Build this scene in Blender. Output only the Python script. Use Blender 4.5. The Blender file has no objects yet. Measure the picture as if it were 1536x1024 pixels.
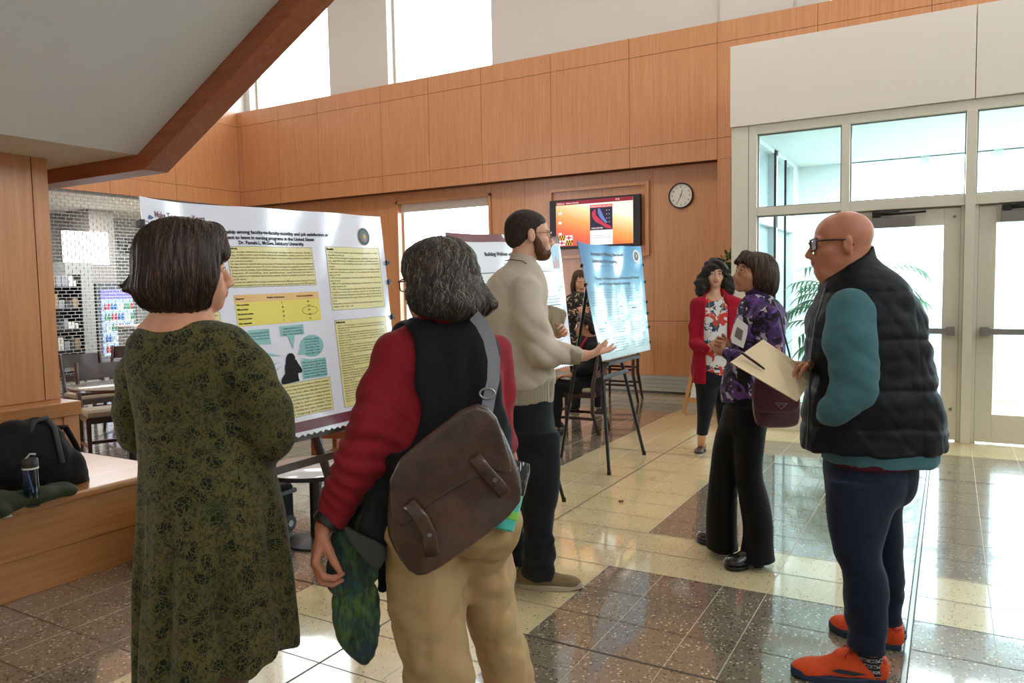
import bpy, math, random
import numpy as np
from mathutils import Vector, Matrix
random.seed(7); rng = np.random.RandomState(7)
C = bpy.context.scene.collection
f4 = np.float32
def V3(*a): return np.array(a, dtype=float)
def nrm(v): v = np.array(v, float); return v / np.linalg.norm(v)
# ------------------------------------------------------------------ camera numbers (fitted to the floor grid)
FOC, PITCH, ROLL, YAW, EYE = 1142.53, .0706418, -.0187406, .5228015, 1.5
def _cam():
    cp, sp = math.cos(PITCH), math.sin(PITCH)
    fw = V3(0, cp, -sp); rt = V3(1, 0, 0); up = np.cross(rt, fw)
    c, s = math.cos(ROLL), math.sin(ROLL)
    r2, u2 = c*rt + s*up, -s*rt + c*up
    M = np.array([[math.cos(YAW), -math.sin(YAW), 0], [math.sin(YAW), math.cos(YAW), 0], [0, 0, 1.]])
    return M @ r2, M @ u2, M @ fw
CR, CU, CF = _cam()
Rh = nrm([CR[0], CR[1], 0]); Fh = nrm([CF[0], CF[1], 0]); Zu = V3(0, 0, 1)
O3 = V3(0, 0, EYE)
def ray(x, y): return (x-768)/FOC*CR - (y-512)/FOC*CU + CF
def at(x, y, D): return O3 + ray(x, y)*D
def onx(x, y, X): d = ray(x, y); return O3 + d*X/d[0]
def ony(x, y, Y): d = ray(x, y); return O3 + d*Y/d[1]
def onz(x, y, Z): d = ray(x, y); return O3 + d*(Z-EYE)/d[2]
# ------------------------------------------------------------------ materials
def lin(c):
    if isinstance(c, str): c = [int(c[i:i+2], 16) for i in (0, 2, 4)]
    r = []
    for v in c:
        v /= 255.; r.append(v/12.92 if v <= .04045 else ((v+.055)/1.055)**2.4)
    return (*r, 1)
class N:
    def __init__(s, name):
        s.m = bpy.data.materials.new(name); s.m.use_nodes = True; s.t = s.m.node_tree
        s.b = s.t.nodes['Principled BSDF']; s._o = None
    def n(s, typ, **k):
        x = s.t.nodes.new(typ)
        for a, v in k.items():
            if a in x.inputs: s.inp(x.inputs[a], v)
            elif hasattr(x, a): setattr(x, a, v)
            else: raise KeyError(typ + ' ' + a)
        return x
    def inp(s, sock, v):
        if isinstance(v, bpy.types.NodeSocket): s.t.links.new(v, sock)
        else: sock.default_value = v
    def co(s, scale=(1, 1, 1), rot=(0, 0, 0), loc=(0, 0, 0)):
        tc = s.t.nodes.new('ShaderNodeTexCoord'); mp = s.t.nodes.new('ShaderNodeMapping')
        s.t.links.new(tc.outputs['Object'], mp.inputs[0])
        mp.inputs['Scale'].default_value = scale; mp.inputs['Rotation'].default_value = rot; mp.inputs['Location'].default_value = loc
        return mp.outputs[0]
    def ramp(s, fac, stops, interp='LINEAR'):
        r = s.t.nodes.new('ShaderNodeValToRGB'); s.t.links.new(fac, r.inputs[0]); cr = r.color_ramp; cr.interpolation = interp
        while len(cr.elements) < len(stops): cr.elements.new(.5)
        for e, (p, c) in zip(cr.elements, stops):
            e.position = p; e.color = lin(c) if not isinstance(c, float) else (c, c, c, 1)
        return r.outputs[0]
    def noise(s, co, scale, detail=3, rough=.5, dist=0):
        x = s.n('ShaderNodeTexNoise'); s.t.links.new(co, x.inputs['Vector'])
        x.inputs['Scale'].default_value = scale; x.inputs['Detail'].default_value = detail; x.inputs['Roughness'].default_value = rough; x.inputs['Distortion'].default_value = dist
        return x.outputs[0]
    def vor(s, co, scale, feat='F1', out=0, rnd=1):
        x = s.n('ShaderNodeTexVoronoi'); x.feature = feat; s.t.links.new(co, x.inputs['Vector']); x.inputs['Scale'].default_value = scale
        if 'Randomness' in x.inputs: x.inputs['Randomness'].default_value = rnd
        return x.outputs[out]
    def math(s, op, a, b=0.):
        x = s.t.nodes.new('ShaderNodeMath'); x.operation = op; s.inp(x.inputs[0], a); s.inp(x.inputs[1], b); return x.outputs[0]
    def mix(s, fac, a, b, mode='MIX'):
        x = s.t.nodes.new('ShaderNodeMix'); x.data_type = 'RGBA'; x.blend_type = mode
        s.inp(x.inputs[0], fac)
        for i, v in ((6, a), (7, b)):
            s.inp(x.inputs[i], v if isinstance(v, bpy.types.NodeSocket) else lin(v))
        return x.outputs[2]
    def bump(s, h, st=.3, dist=.01):
        x = s.t.nodes.new('ShaderNodeBump'); s.t.links.new(h, x.inputs['Height']); x.inputs['Strength'].default_value = st; x.inputs['Distance'].default_value = dist
        s.t.links.new(x.outputs[0], s.b.inputs['Normal'])
    def set(s, **k):
        for a, v in k.items():
            a = a.replace('_', ' ')
            if a == 'Base Color' and not isinstance(v, bpy.types.NodeSocket): v = lin(v)
            s.inp(s.b.inputs[a], v)
        return s
def plain(name, col, rough=.6, metal=0, spec=.5, coat=0, sheen=0, bump=None, var=.0, vscale=8):
    m = N(name); m.set(Roughness=rough, Metallic=metal); m.b.inputs['Specular IOR Level'].default_value = spec
    if coat: m.b.inputs['Coat Weight'].default_value = coat; m.b.inputs['Coat Roughness'].default_value = .1
    if sheen: m.b.inputs['Sheen Weight'].default_value = sheen; m.b.inputs['Sheen Roughness'].default_value = .5
    co = m.co()
    if var:
        c = np.array(lin(col)[:3]); a = c*(1-var); b = np.minimum(c*(1+var), 1)
        r = m.t.nodes.new('ShaderNodeValToRGB'); m.t.links.new(m.noise(co, vscale, 4), r.inputs[0])
        r.color_ramp.elements[0].position = .3; r.color_ramp.elements[1].position = .7
        r.color_ramp.elements[0].color = (*a, 1); r.color_ramp.elements[1].color = (*b, 1)
        m.set(Base_Color=r.outputs[0])
    else: m.set(Base_Color=col)
    if bump: m.bump(m.noise(co, bump[0], 4), bump[1], bump[2] if len(bump) > 2 else .01)
    return m.m
def wood(name, light, dark, scale=1., rough=.32, coat=.35, axis='z', base=None):
    m = N(name)
    st = {'z': (14, 14, .55), 'x': (.55, 14, 14), 'y': (14, .55, 14)}[axis]
    co = m.co(tuple(v*scale for v in st))
    g = m.noise(co, 3.2, 6, .62, .25)
    fine = m.noise(m.co(tuple(v*scale*7 for v in st)), 4, 3, .6)
    big = m.noise(m.co((.8, .8, .5)), 1.1, 2)
    col = m.ramp(g, [(.28, dark), (.75, light)])
    col = m.mix(m.math('MULTIPLY', fine, .35), col, dark, 'MULTIPLY')
    col = m.mix(m.math('MULTIPLY', big, .22), col, dark)
    m.set(Base_Color=col, Roughness=rough); m.b.inputs['Coat Weight'].default_value = coat; m.b.inputs['Coat Roughness'].default_value = .18
    m.bump(fine, .06, .002)
    return m.m
def emis(name, col, st):
    m = N(name); m.set(Base_Color=(0, 0, 0)); m.b.inputs['Emission Color'].default_value = lin(col); m.b.inputs['Emission Strength'].default_value = st; m.b.inputs['Roughness'].default_value = .4
    return m.m
def glass_thin(name, tint=(235, 250, 250), refl=.08):
    m = bpy.data.materials.new(name); m.use_nodes = True; t = m.node_tree; t.nodes.clear()
    o = t.nodes.new('ShaderNodeOutputMaterial'); mx = t.nodes.new('ShaderNodeMixShader'); tr = t.nodes.new('ShaderNodeBsdfTransparent'); gl = t.nodes.new('ShaderNodeBsdfGlossy')
    lw = t.nodes.new('ShaderNodeLayerWeight'); lw.inputs[0].default_value = .5
    pw = t.nodes.new('ShaderNodeMath'); pw.operation = 'POWER'; t.links.new(lw.outputs['Facing'], pw.inputs[0]); pw.inputs[1].default_value = 4
    fr = t.nodes.new('ShaderNodeMath'); fr.operation = 'MULTIPLY_ADD'; t.links.new(pw.outputs[0], fr.inputs[0]); fr.inputs[1].default_value = .9; fr.inputs[2].default_value = refl/2
    tr.inputs[0].default_value = lin(tint); gl.inputs['Roughness'].default_value = .02
    t.links.new(fr.outputs[0], mx.inputs[0]); t.links.new(tr.outputs[0], mx.inputs[1]); t.links.new(gl.outputs[0], mx.inputs[2]); t.links.new(mx.outputs[0], o.inputs[0])
    return m
# ------------------------------------------------------------------ objects
def tag(o, label=None, cat=None, group=None, kind=None):
    if label: o['label'] = label
    if cat: o['category'] = cat
    if group: o['group'] = group
    if kind: o['kind'] = kind
    return o
def thing(name, label, cat, loc=(0, 0, 0), group=None):
    o = bpy.data.objects.new(name, None); C.objects.link(o); o.location = loc; o.empty_display_size = .1
    return tag(o, label, cat, group)
def wloc(o):
    v = Vector((0, 0, 0))
    while o is not None: v = v + o.location; o = o.parent
    return v
def link(name, me, mats, parent=None, origin=None, smooth=False):
    """mesh data is in world coordinates; shifted so that the object's origin is the root's"""
    o = bpy.data.objects.new(name, me); C.objects.link(o)
    if not isinstance(mats, (list, tuple)): mats = [mats]
    for m in mats: me.materials.append(m)
    if parent is not None:
        L = wloc(parent); me.transform(Matrix.Translation(-L)); o.parent = parent
    elif origin is not None:
        me.transform(Matrix.Translation(-Vector(origin))); o.location = origin
    if smooth: me.shade_smooth()
    return o
class MB:
    def __init__(s): s.v = []; s.f = []; s.mi = []; s.cur = 0
    def mat(s, i): s.cur = i; return s
    def add(s, vs, fs):
        n = len(s.v); s.v += [tuple(map(float, v)) for v in vs]
        for f in fs: s.f.append([n+i for i in f]); s.mi.append(s.cur)
        return s
    def box(s, lo, hi):
        (a, b, c), (d, e, f) = lo, hi
        return s.add([(a,b,c),(d,b,c),(d,e,c),(a,e,c),(a,b,f),(d,b,f),(d,e,f),(a,e,f)], [(3,2,1,0),(4,5,6,7),(0,1,5,4),(1,2,6,5),(2,3,7,6),(3,0,4,7)])
    def obox(s, c, ax, h):
        c = np.array(c, float); ax = [np.array(a, float) for a in ax]; vs = []
        for z in (-1, 1):
            for x, y in ((-1,-1),(1,-1),(1,1),(-1,1)): vs.append(c+ax[0]*x*h[0]+ax[1]*y*h[1]+ax[2]*z*h[2])
        return s.add(vs, [(3,2,1,0),(4,5,6,7),(0,1,5,4),(1,2,6,5),(2,3,7,6),(3,0,4,7)])
    def bar(s, a, b, w, t, up=(0, 0, 1), w2=None, t2=None):
        a = np.array(a, float); b = np.array(b, float); d = nrm(b-a); u = np.array(up, float)
        if abs(d @ u) > .98: u = V3(1, 0, 0)
        x = nrm(np.cross(d, u)); y = np.cross(x, d); w2 = w2 or w; t2 = t2 or t
        vs = [p+x*sx*ww/2+y*sy*tt/2 for p, ww, tt in ((a, w, t), (b, w2, t2)) for sx, sy in ((-1,-1),(1,-1),(1,1),(-1,1))]
        return s.add(vs, [(3,2,1,0),(4,5,6,7),(0,1,5,4),(1,2,6,5),(2,3,7,6),(3,0,4,7)])
    def tube(s, pts, r, n=10, cap=True, closed=False, flat=None):
        pts = [np.array(p, float) for p in pts]; m = len(pts)
        rs = r if isinstance(r, (list, tuple)) else [r]*m
        rings = []; ref = None
        for i, p in enumerate(pts):
            if closed: d = pts[(i+1) % m]-pts[i-1]
            else: d = pts[min(i+1, m-1)]-pts[max(i-1, 0)]
            d = nrm(d)
            if ref is None:
                ref = V3(0, 0, 1) if abs(d[2]) < .9 else V3(1, 0, 0)
                if flat is not None: ref = np.array(flat[0], float)
            x = np.cross(d, ref)
            if np.linalg.norm(x) < 1e-6: x = np.cross(d, V3(.3, .9, .2))
            x = nrm(x); y = np.cross(x, d); ref = y
            q = flat[1] if flat is not None else 1
            rings.append([p+rs[i]*(math.cos(2*math.pi*k/n)*x+q*math.sin(2*math.pi*k/n)*y) for k in range(n)])
        vs = [v for R in rings for v in R]; fs = []
        for i in range(m if closed else m-1):
            j = (i+1) % m
            for k in range(n): fs.append((i*n+k, i*n+(k+1) % n, j*n+(k+1) % n, j*n+k))
        if cap and not closed: fs.append(tuple(range(n))[::-1]); fs.append(tuple((m-1)*n+k for k in range(n)))
        return s.add(vs, fs)
    def lathe(s, c, prof, n=32, ax=None):
        c = np.array(c, float); ax = ax or (V3(1,0,0), V3(0,1,0), V3(0,0,1)); vs = []; fs = []
        for r, z in prof:
            for k in range(n):
                a = 2*math.pi*k/n; vs.append(c+ax[0]*r*math.cos(a)+ax[1]*r*math.sin(a)+ax[2]*z)
        m = len(prof)
        for i in range(m-1):
            for k in range(n): fs.append((i*n+k, i*n+(k+1) % n, (i+1)*n+(k+1) % n, (i+1)*n+k))
        fs.append(tuple(range(n))[::-1]); fs.append(tuple((m-1)*n+k for k in range(n)))
        return s.add(vs, fs)
    def prism(s, poly, off):
        n = len(poly); off = np.array(off, float); vs = [np.array(p, float) for p in poly]; vs += [p+off for p in vs]
        return s.add(vs, [tuple(range(n))[::-1], tuple(range(n, 2*n))]+[(i, (i+1) % n, n+(i+1) % n, n+i) for i in range(n)])
    def quad(s, a, b, c, d): return s.add([a, b, c, d], [(0, 1, 2, 3)])
    def grid(s, P, th=None):
        """P: (nu,nv,3) array of points; th: thickness vector or scalar along normals"""
        nu, nv, _ = P.shape; vs = list(P.reshape(-1, 3)); fs = [(i*nv+j, (i+1)*nv+j, (i+1)*nv+j+1, i*nv+j+1) for i in range(nu-1) for j in range(nv-1)]
        if th is not None:
            du = np.gradient(P, axis=0); dv = np.gradient(P, axis=1); nn = np.cross(du, dv); nn /= np.linalg.norm(nn, axis=2, keepdims=True)+1e-12
            Q = P-nn*th; n0 = nu*nv; vs += list(Q.reshape(-1, 3)); fs += [tuple(n0+i for i in f[::-1]) for f in fs]
            e = [i*nv for i in range(nu)]+[(nu-1)*nv+j for j in range(1, nv)]+[i*nv+nv-1 for i in range(nu-2, -1, -1)]+[j for j in range(nv-2, 0, -1)]
            for i in range(len(e)):
                a, b = e[i], e[(i+1) % len(e)]; fs.append((b, a, n0+a, n0+b))
        return s.add(vs, fs)
    def build(s, name, mats, parent=None, origin=None, smooth=False, bevel=0, sub=0, kind=None, label=None, seg=2):
        me = bpy.data.meshes.new(name); me.from_pydata(s.v, [], s.f); me.update()
        o = link(name, me, mats, parent, origin)
        if any(s.mi): me.polygons.foreach_set('material_index', s.mi)
        if smooth: me.shade_smooth()
        if smooth == 'auto': me.shade_smooth(); me.set_sharp_from_angle(angle=math.radians(40))
        if bevel:
            b = o.modifiers.new('bevel', 'BEVEL'); b.width = bevel; b.segments = seg; b.limit_method = 'ANGLE'; b.angle_limit = math.radians(35)
        if sub:
            b = o.modifiers.new('sub', 'SUBSURF'); b.levels = sub; b.render_levels = sub
        if kind: o['kind'] = kind
        if label: o['label'] = label
        return o
def copy_tree(o, parent=None):
    c = o.copy(); C.objects.link(c); c.parent = parent
    for ch in [x for x in bpy.data.objects if x.parent == o]: copy_tree(ch, c)
    return c
# ------------------------------------------------------------------ implicit surfaces, for bodies and cloth
def pchip(keys, n=12):
    """dense monotone-ish smooth resampling of keys [(t, a, b, ...)]"""
    K = np.array(sorted(keys, key=lambda k: k[0]), float); t = K[:, 0]; Y = K[:, 1:]
    if len(t) < 3: return K
    m = np.zeros_like(Y); d = (Y[1:]-Y[:-1])/(t[1:]-t[:-1])[:, None]
    m[0] = d[0]; m[-1] = d[-1]
    for i in range(1, len(t)-1):
        s = np.sign(d[i-1]) == np.sign(d[i]); m[i] = np.where(s, 2*d[i-1]*d[i]/(d[i-1]+d[i]+1e-12*np.where(d[i-1]+d[i] == 0, 1, np.sign(d[i-1]+d[i]))), 0)
    out = []
    for i in range(len(t)-1):
        h = t[i+1]-t[i]
        for u in np.linspace(0, 1, n, endpoint=(i == len(t)-2)):
            out.append(np.concatenate([[t[i]+u*h], (2*u**3-3*u**2+1)*Y[i]+(u**3-2*u**2+u)*h*m[i]+(-2*u**3+3*u**2)*Y[i+1]+(u**3-u**2)*h*m[i+1]]))
    return np.array(out)
class Field:
    """a union of soft primitives; cell = grid step in metres"""
    def __init__(s): s.p = []; s.dis = []
    def _a(s, fn, lo, hi, k, op='u'): s.p.append((fn, np.array(lo, float), np.array(hi, float), k, op)); return s
    def ell(s, c, r, ax=None, k=.02, op='u'):
        c = np.array(c, float); r = np.array(r, float) if np.ndim(r) else np.array([r]*3, float)
        A = np.eye(3) if ax is None else np.array(ax, float); e = np.sqrt(((A.T*r)**2).sum(1))
        A32 = A.astype(f4)
        def fn(P):
            q = (P-c.astype(f4)) @ A32.T/r.astype(f4); k0 = np.sqrt((q*q).sum(1))+1e-6; k1 = np.sqrt(((q/r.astype(f4))**2).sum(1))+1e-6
            return k0*(k0-1)/k1
        return s._a(fn, c-e, c+e, k, op)
    def cone(s, a, b, ra, rb, k=.02, sq=None, op='u'):
        """round cone; sq = (direction, factor) squashes the section"""
        a = np.array(a, float); b = np.array(b, float); R = max(ra, rb)*(max(1, sq[1]) if sq else 1)
        ab = (b-a).astype(f4); L2 = float(ab @ ab)+1e-9
        def fn(P):
            v = P-a.astype(f4); t = np.clip(v @ ab/L2, 0, 1); v = v-t[:, None]*ab
            if sq: n = nrm(sq[0]).astype(f4); v = v+n*((v @ n)*(1/sq[1]-1))[:, None]
            d = np.sqrt((v*v).sum(1))-(ra+(rb-ra)*t)
            return d*(min(1, sq[1]) if sq else 1)
        return s._a(fn, np.minimum(a, b)-R, np.maximum(a, b)+R, k, op)
    def chain(s, pts, k=.02, sq=None):
        """pts: list of (x,y,z,r)"""
        for p, q in zip(pts[:-1], pts[1:]): s.cone(p[:3], q[:3], p[3], q[3], k, sq)
        return s
    def loft(s, rings, k=.02, n=2., ax=None, rnd=.0, cut=None, op='u'):
        """rings: (z, cx, cy, rx, ry): stack of ovals whose axes are ax[0], ax[1] (horizontal)"""
        ax = ax or (Rh, Fh); K = pchip(rings).astype(f4); X = np.array(ax[0][:2], f4); Y = np.array(ax[1][:2], f4)
        z0, z1 = K[0, 0], K[-1, 0]; R = max(K[:, 3].max(), K[:, 4].max())
        def fn(P):
            z = P[:, 2]; zz = np.clip(z, z0, z1); cx = np.interp(zz, K[:, 0], K[:, 1]).astype(f4); cy = np.interp(zz, K[:, 0], K[:, 2]).astype(f4)
            rx = np.interp(zz, K[:, 0], K[:, 3]).astype(f4); ry = np.interp(zz, K[:, 0], K[:, 4]).astype(f4)
            dx = P[:, 0]-cx; dy = P[:, 1]-cy; u = dx*X[0]+dy*X[1]; v = dx*Y[0]+dy*Y[1]
            if n == 2: k0 = np.sqrt((u/rx)**2+(v/ry)**2)+1e-6; k1 = np.sqrt((u/rx**2)**2+(v/ry**2)**2)+1e-5; d = k0*(k0-1)/k1
            else: k0 = (np.abs(u/rx)**n+np.abs(v/ry)**n)**(1/n); d = (k0-1)*np.minimum(rx, ry)
            dz = np.maximum(z-z1, z0-z)
            if rnd: return np.where((d > -rnd) & (dz > -rnd), np.sqrt(np.maximum(d+rnd, 0)**2+np.maximum(dz+rnd, 0)**2)-rnd, np.maximum(d, dz))
            return np.maximum(d, dz)
        lo = [K[:, 1].min()-R, K[:, 2].min()-R, z0]; hi = [K[:, 1].max()+R, K[:, 2].max()+R, z1]
        return s._a(fn, lo, hi, k, op)
    def plane(s, c, n, k=.006):
        """cut away everything on the side n points to"""
        c = np.array(c, float); n = nrm(n).astype(f4)
        def fn(P): return (P-c.astype(f4)) @ n
        return s._a(fn, [-99]*3, [99]*3, k, 'i')
    def rows(s, rows, k=.02, n=2., rnd=.0, grow=0., op='u'):
        """rows: (py, pxl, pxr, D, half_depth): ovals measured across the sight line at distance D"""
        R = []
        for y, a, b, D, hd in rows:
            c = at((a+b)/2, y, D); R.append((c[2], c[0], c[1], (b-a)/2*D/FOC+grow, hd+grow))
        return s.loft(R, k, n, None, rnd, op=op)
    def wrinkle(s, amp, freq, seed=0, mask=None, direc=None, stretch=.25):
        """soft folds: a few warped sine sheets; direc = axis the folds run along"""
        r = np.random.RandomState(seed); W = []
        for i in range(5):
            d = r.randn(3)
            if direc is not None: q = nrm(direc); d = d-q*(d @ q)*(1-stretch)
            d = nrm(d)*freq*r.uniform(.6, 1.5); W.append((d.astype(f4), r.uniform(0, 6.28), r.randn(3).astype(f4)*freq*.5, r.uniform(0, 6.28)))
        def fn(P):
            o = np.zeros(len(P), f4)
            for d, p, w, q in W: o += 2*np.abs(np.sin(.5*(P @ d+p+1.5*np.sin(P @ w+q))))-1.25
            o *= amp/2.2
            return o*mask(P) if mask else o
        s.dis.append(fn); return s
    def disp(s, fn): s.dis.append(fn); return s
    def ev(s, P):
        d = np.full(len(P), 1., f4)
        for fn, lo, hi, k, op in s.p:
            if op == 'u':
                pad = k+.05; m = ((P > lo-pad) & (P < hi+pad)).all(1)
                if not m.any(): continue
                b = fn(P[m]); a = d[m]
                if k > 0: h = np.maximum(k-np.abs(a-b), 0)/k; d[m] = np.minimum(a, b)-h*h*k*.25
                else: d[m] = np.minimum(a, b)
            else:
                if op == 's': pad = k+.03; m = ((P > lo-pad) & (P < hi+pad)).all(1); b = -fn(P[m]) if m.any() else None
                else: m = slice(None); b = fn(P)
                if b is None: continue
                a = d[m]; h = np.maximum(k-np.abs(a-b), 0)/max(k, 1e-6); d[m] = np.maximum(a, b)+h*h*k*.25
        m = np.abs(d) < .05
        if s.dis and m.any():
            q = P[m]
            for fn in s.dis: d[m] -= fn(q)
        return d
    def bounds(s):
        L = np.min([p[1]-p[3] for p in s.p if p[4] == 'u'], 0); H = np.max([p[2]+p[3] for p in s.p if p[4] == 'u'], 0)
        return L-.02, H+.02
    def mesh(s, cell=.006):
        L, H = s.bounds(); B = 4; n = np.ceil((H-L)/(cell*B)).astype(int)+1
        g = [L[i]+cell*B*(np.arange(n[i])+.5)-cell*.5 for i in range(3)]
        G = np.stack(np.meshgrid(*g, indexing='ij'), -1).reshape(-1, 3).astype(f4)
        dc = np.concatenate([s.ev(G[i:i+400000]) for i in range(0, len(G), 400000)]).reshape(n)
        act = np.abs(dc) < cell*B*2.0+.01
        V = np.repeat(np.repeat(np.repeat(np.where(dc < 0, f4(-1), f4(1)), B, 0), B, 1), B, 2)
        idx = np.argwhere(act); off = np.stack(np.meshgrid(*[np.arange(B)]*3, indexing='ij'), -1).reshape(-1, 3)
        for i in range(0, len(idx), 6000):
            I = (idx[i:i+6000, None, :]*B+off[None]).reshape(-1, 3); P = (L+I*cell).astype(f4); V[I[:, 0], I[:, 1], I[:, 2]] = s.ev(P)
        return snets(V, L, cell)
    def build(s, name, mats, parent, cell=.006, paint=None, smooth=2, thick=None):
        vs, fs = s.mesh(cell)
        if smooth: vs = relax(vs, fs, smooth)
        me = bpy.data.meshes.new(name); me.vertices.add(len(vs)); me.vertices.foreach_set('co', vs.astype(f4).ravel())
        me.loops.add(len(fs)*4); me.loops.foreach_set('vertex_index', fs.astype(np.int32).ravel())
        me.polygons.add(len(fs)); me.polygons.foreach_set('loop_start', np.arange(len(fs), dtype=np.int32)*4)
        if paint:
            mi = np.zeros(len(fs), np.int32); pc = vs[fs].mean(1)
            for i, fn in paint: mi[fn(pc)] = i
            me.update(calc_edges=True); me.polygons.foreach_set('material_index', mi)
        me.update(calc_edges=True); me.validate()
        return link(name, me, mats, parent, smooth=True)
def relax(vs, fs, it):
    n = len(vs); a = np.concatenate([fs[:, 0], fs[:, 1], fs[:, 2], fs[:, 3]]); b = np.concatenate([fs[:, 1], fs[:, 2], fs[:, 3], fs[:, 0]])
    cnt = np.bincount(a, minlength=n)+np.bincount(b, minlength=n)
    for _ in range(it):
        acc = np.stack([np.bincount(a, vs[b, i], n)+np.bincount(b, vs[a, i], n) for i in range(3)], 1)/cnt[:, None]
        vs = vs*.45+acc*.55
        if _ % 2 == 1: pass
    return vs
def snets(V, L, h):
    S = V < 0; nx, ny, nz = V.shape; cor = [(i, j, k) for i in (0, 1) for j in (0, 1) for k in (0, 1)]
    sl = lambda A, c: A[c[0]:nx-1+c[0], c[1]:ny-1+c[1], c[2]:nz-1+c[2]]
    cnt = np.zeros((nx-1, ny-1, nz-1), np.uint8)
    for c in cor: cnt += sl(S, c)
    ids = np.argwhere((cnt > 0) & (cnt < 8)); idx = np.full((nx-1, ny-1, nz-1), -1, np.int32); idx[ids[:, 0], ids[:, 1], ids[:, 2]] = np.arange(len(ids))
    acc = np.zeros((len(ids), 3)); num = np.zeros(len(ids))
    for a in range(8):
        for ax in range(3):
            ca = cor[a]
            if ca[ax]: continue
            cb = list(ca); cb[ax] = 1
            va = V[ids[:, 0]+ca[0], ids[:, 1]+ca[1], ids[:, 2]+ca[2]]; vb = V[ids[:, 0]+cb[0], ids[:, 1]+cb[1], ids[:, 2]+cb[2]]
            m = (va < 0) != (vb < 0); t = va[m]/(va[m]-vb[m]); p = np.tile(np.array(ca, float), (m.sum(), 1)); p[:, ax] += t
            acc[m] += p; num[m] += 1
    vs = L+(ids+acc/num[:, None])*h; F = []
    for ax in range(3):
        u, v = [(1, 2), (2, 0), (0, 1)][ax]
        a = S; sa = [slice(None)]*3; sb = [slice(None)]*3; sa[ax] = slice(0, -1); sb[ax] = slice(1, None)
        E = S[tuple(sa)] != S[tuple(sb)]; e = np.argwhere(E); e = e[(e[:, u] > 0) & (e[:, v] > 0) & (e[:, u] < V.shape[u]-1) & (e[:, v] < V.shape[v]-1)]
        inside = S[e[:, 0], e[:, 1], e[:, 2]]
        q = []
        for du, dv in ((1, 1), (0, 1), (0, 0), (1, 0)):
            c = e.copy(); c[:, u] -= du; c[:, v] -= dv; q.append(idx[c[:, 0], c[:, 1], c[:, 2]])
        q = np.stack(q, 1); q[~inside] = q[~inside][:, ::-1]; F.append(q)
    F = np.concatenate(F); F = F[(F >= 0).all(1)]
    return vs, F
# ------------------------------------------------------------------ people
class Head:
    """frame of a head: c between the ears at eye level, F where it faces, U up"""
    def __init__(s, c, F, tilt=0., lean=0., s_=1.):
        F = nrm(F); F = nrm([F[0], F[1], 0]); R = np.cross(F, Zu)
        U = Zu*math.cos(tilt)-F*math.sin(tilt); F = F*math.cos(tilt)+Zu*math.sin(tilt)   # tilt>0 looks up
        U2 = U*math.cos(lean)+R*math.sin(lean); R = R*math.cos(lean)-U*math.sin(lean)
        s.c = np.array(c, float); s.F, s.U, s.R, s.s = F, nrm(U2), nrm(R), s_; s.A = np.array([s.R, s.F, s.U])
    def w(s, x, y, z): return s.c+s.s*(x*s.R+y*s.F+z*s.U)
    def l(s, P): return (np.asarray(P)-s.c) @ s.A.T/s.s
def add_head(S, h, neck, jaw=1., nose=1., rneck=.054, fat=1., ear=True, chin=1.):
    q = h.s; E = lambda x, y, z, r, k=.02, op='u': S.ell(h.w(x, y, z), np.array(r)*q, h.A, k, op)
    E(0, -.020, .030, (.077*fat, .100, .086)); E(0, .033, .028, (.066*fat, .054, .062))
    E(0, .036, -.035, (.060*fat, .055, .066)); E(0, .026, -.076, (.050*jaw, .056, .038)); E(0, .073, -.100*chin, (.024*jaw, .021, .019))
    for x in (-1, 1):
        E(x*.040, .057, -.032, (.024, .027, .022)); E(x*.030, .083, .017, (.024, .011, .008), .012)
        E(x*.033, .100, -.001, (.0165, .015, .011), .012, 's')
        E(x*.032, .0785, -.003, (.0165, .0145, .0135), .004)
        E(x*.0125*nose, .104, -.046, (.0088, .0105, .0085), .008)
        if ear:
            E(x*.079*fat, -.010, -.010, (.0075, .0185, .031), .006); E(x*.087*fat, -.004, -.008, (.005, .0095, .018), .004, 's')
    S.cone(h.w(0, .086, .010), h.w(0, .113*(.6+.4*nose), -.038), .0085*q, .0105*q, .012); E(0, .112*(.6+.4*nose), -.042, (.0105, .0115, .0095), .008)
    E(0, .074, -.066, (.036, .026, .026)); E(0, .0985, -.0655, (.021, .0085, .0052), .005); E(0, .0965, -.0755, (.019, .0088, .0062), .005)
    S.cone(h.w(0, -.022, -.055), neck, rneck*q, rneck*1.08, .035)
    return S
def face_paint(h, lips=1, brows=2):
    def L(P):
        q = h.l(P); return (np.abs(q[:, 0]) < .021) & (q[:, 1] > .088) & (np.abs(q[:, 2]+.070) < .0095-.16*np.abs(q[:, 0])-.0) 
    def B(P):
        q = h.l(P); x = np.abs(q[:, 0]); return (x > .011) & (x < .047) & (q[:, 1] > .05) & (np.abs(q[:, 2]-.0205-.08*(x-.02)+3.5*np.maximum(x-.033, 0)**1.5) < .0036)
    return [(lips, L), (brows, B)]
def eyes(h, parent, mats):
    for x in (-1, 1):
        m = MB(); c = h.w(x*.032, .0805, -.003); ax = (h.R, h.U, h.F); q = h.s
        prof = [(math.sin(a)*.0128*q, math.cos(a)*.0128*q) for a in np.linspace(math.pi*.55, .001, 10)]
        m.lathe(c, prof, 16, ax); m.mat(1); m.lathe(c, [(.0058*q, .0117*q), (.0052*q, .0124*q), (.0005, .0130*q)], 14, ax)
        m.build('eye', mats, parent, smooth=True)
        m = MB()
        P = []
        for a in np.linspace(-1.15, 1.15, 9):
            P.append(h.w(x*.032+.0142*math.sin(a), .0805+.0140*math.cos(a)*.92, -.003+.0055*math.cos(a*1.1)))
        m.tube(P, .0011*q, 6); m.build('eyelash', mats[2], parent, smooth=True)
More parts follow.
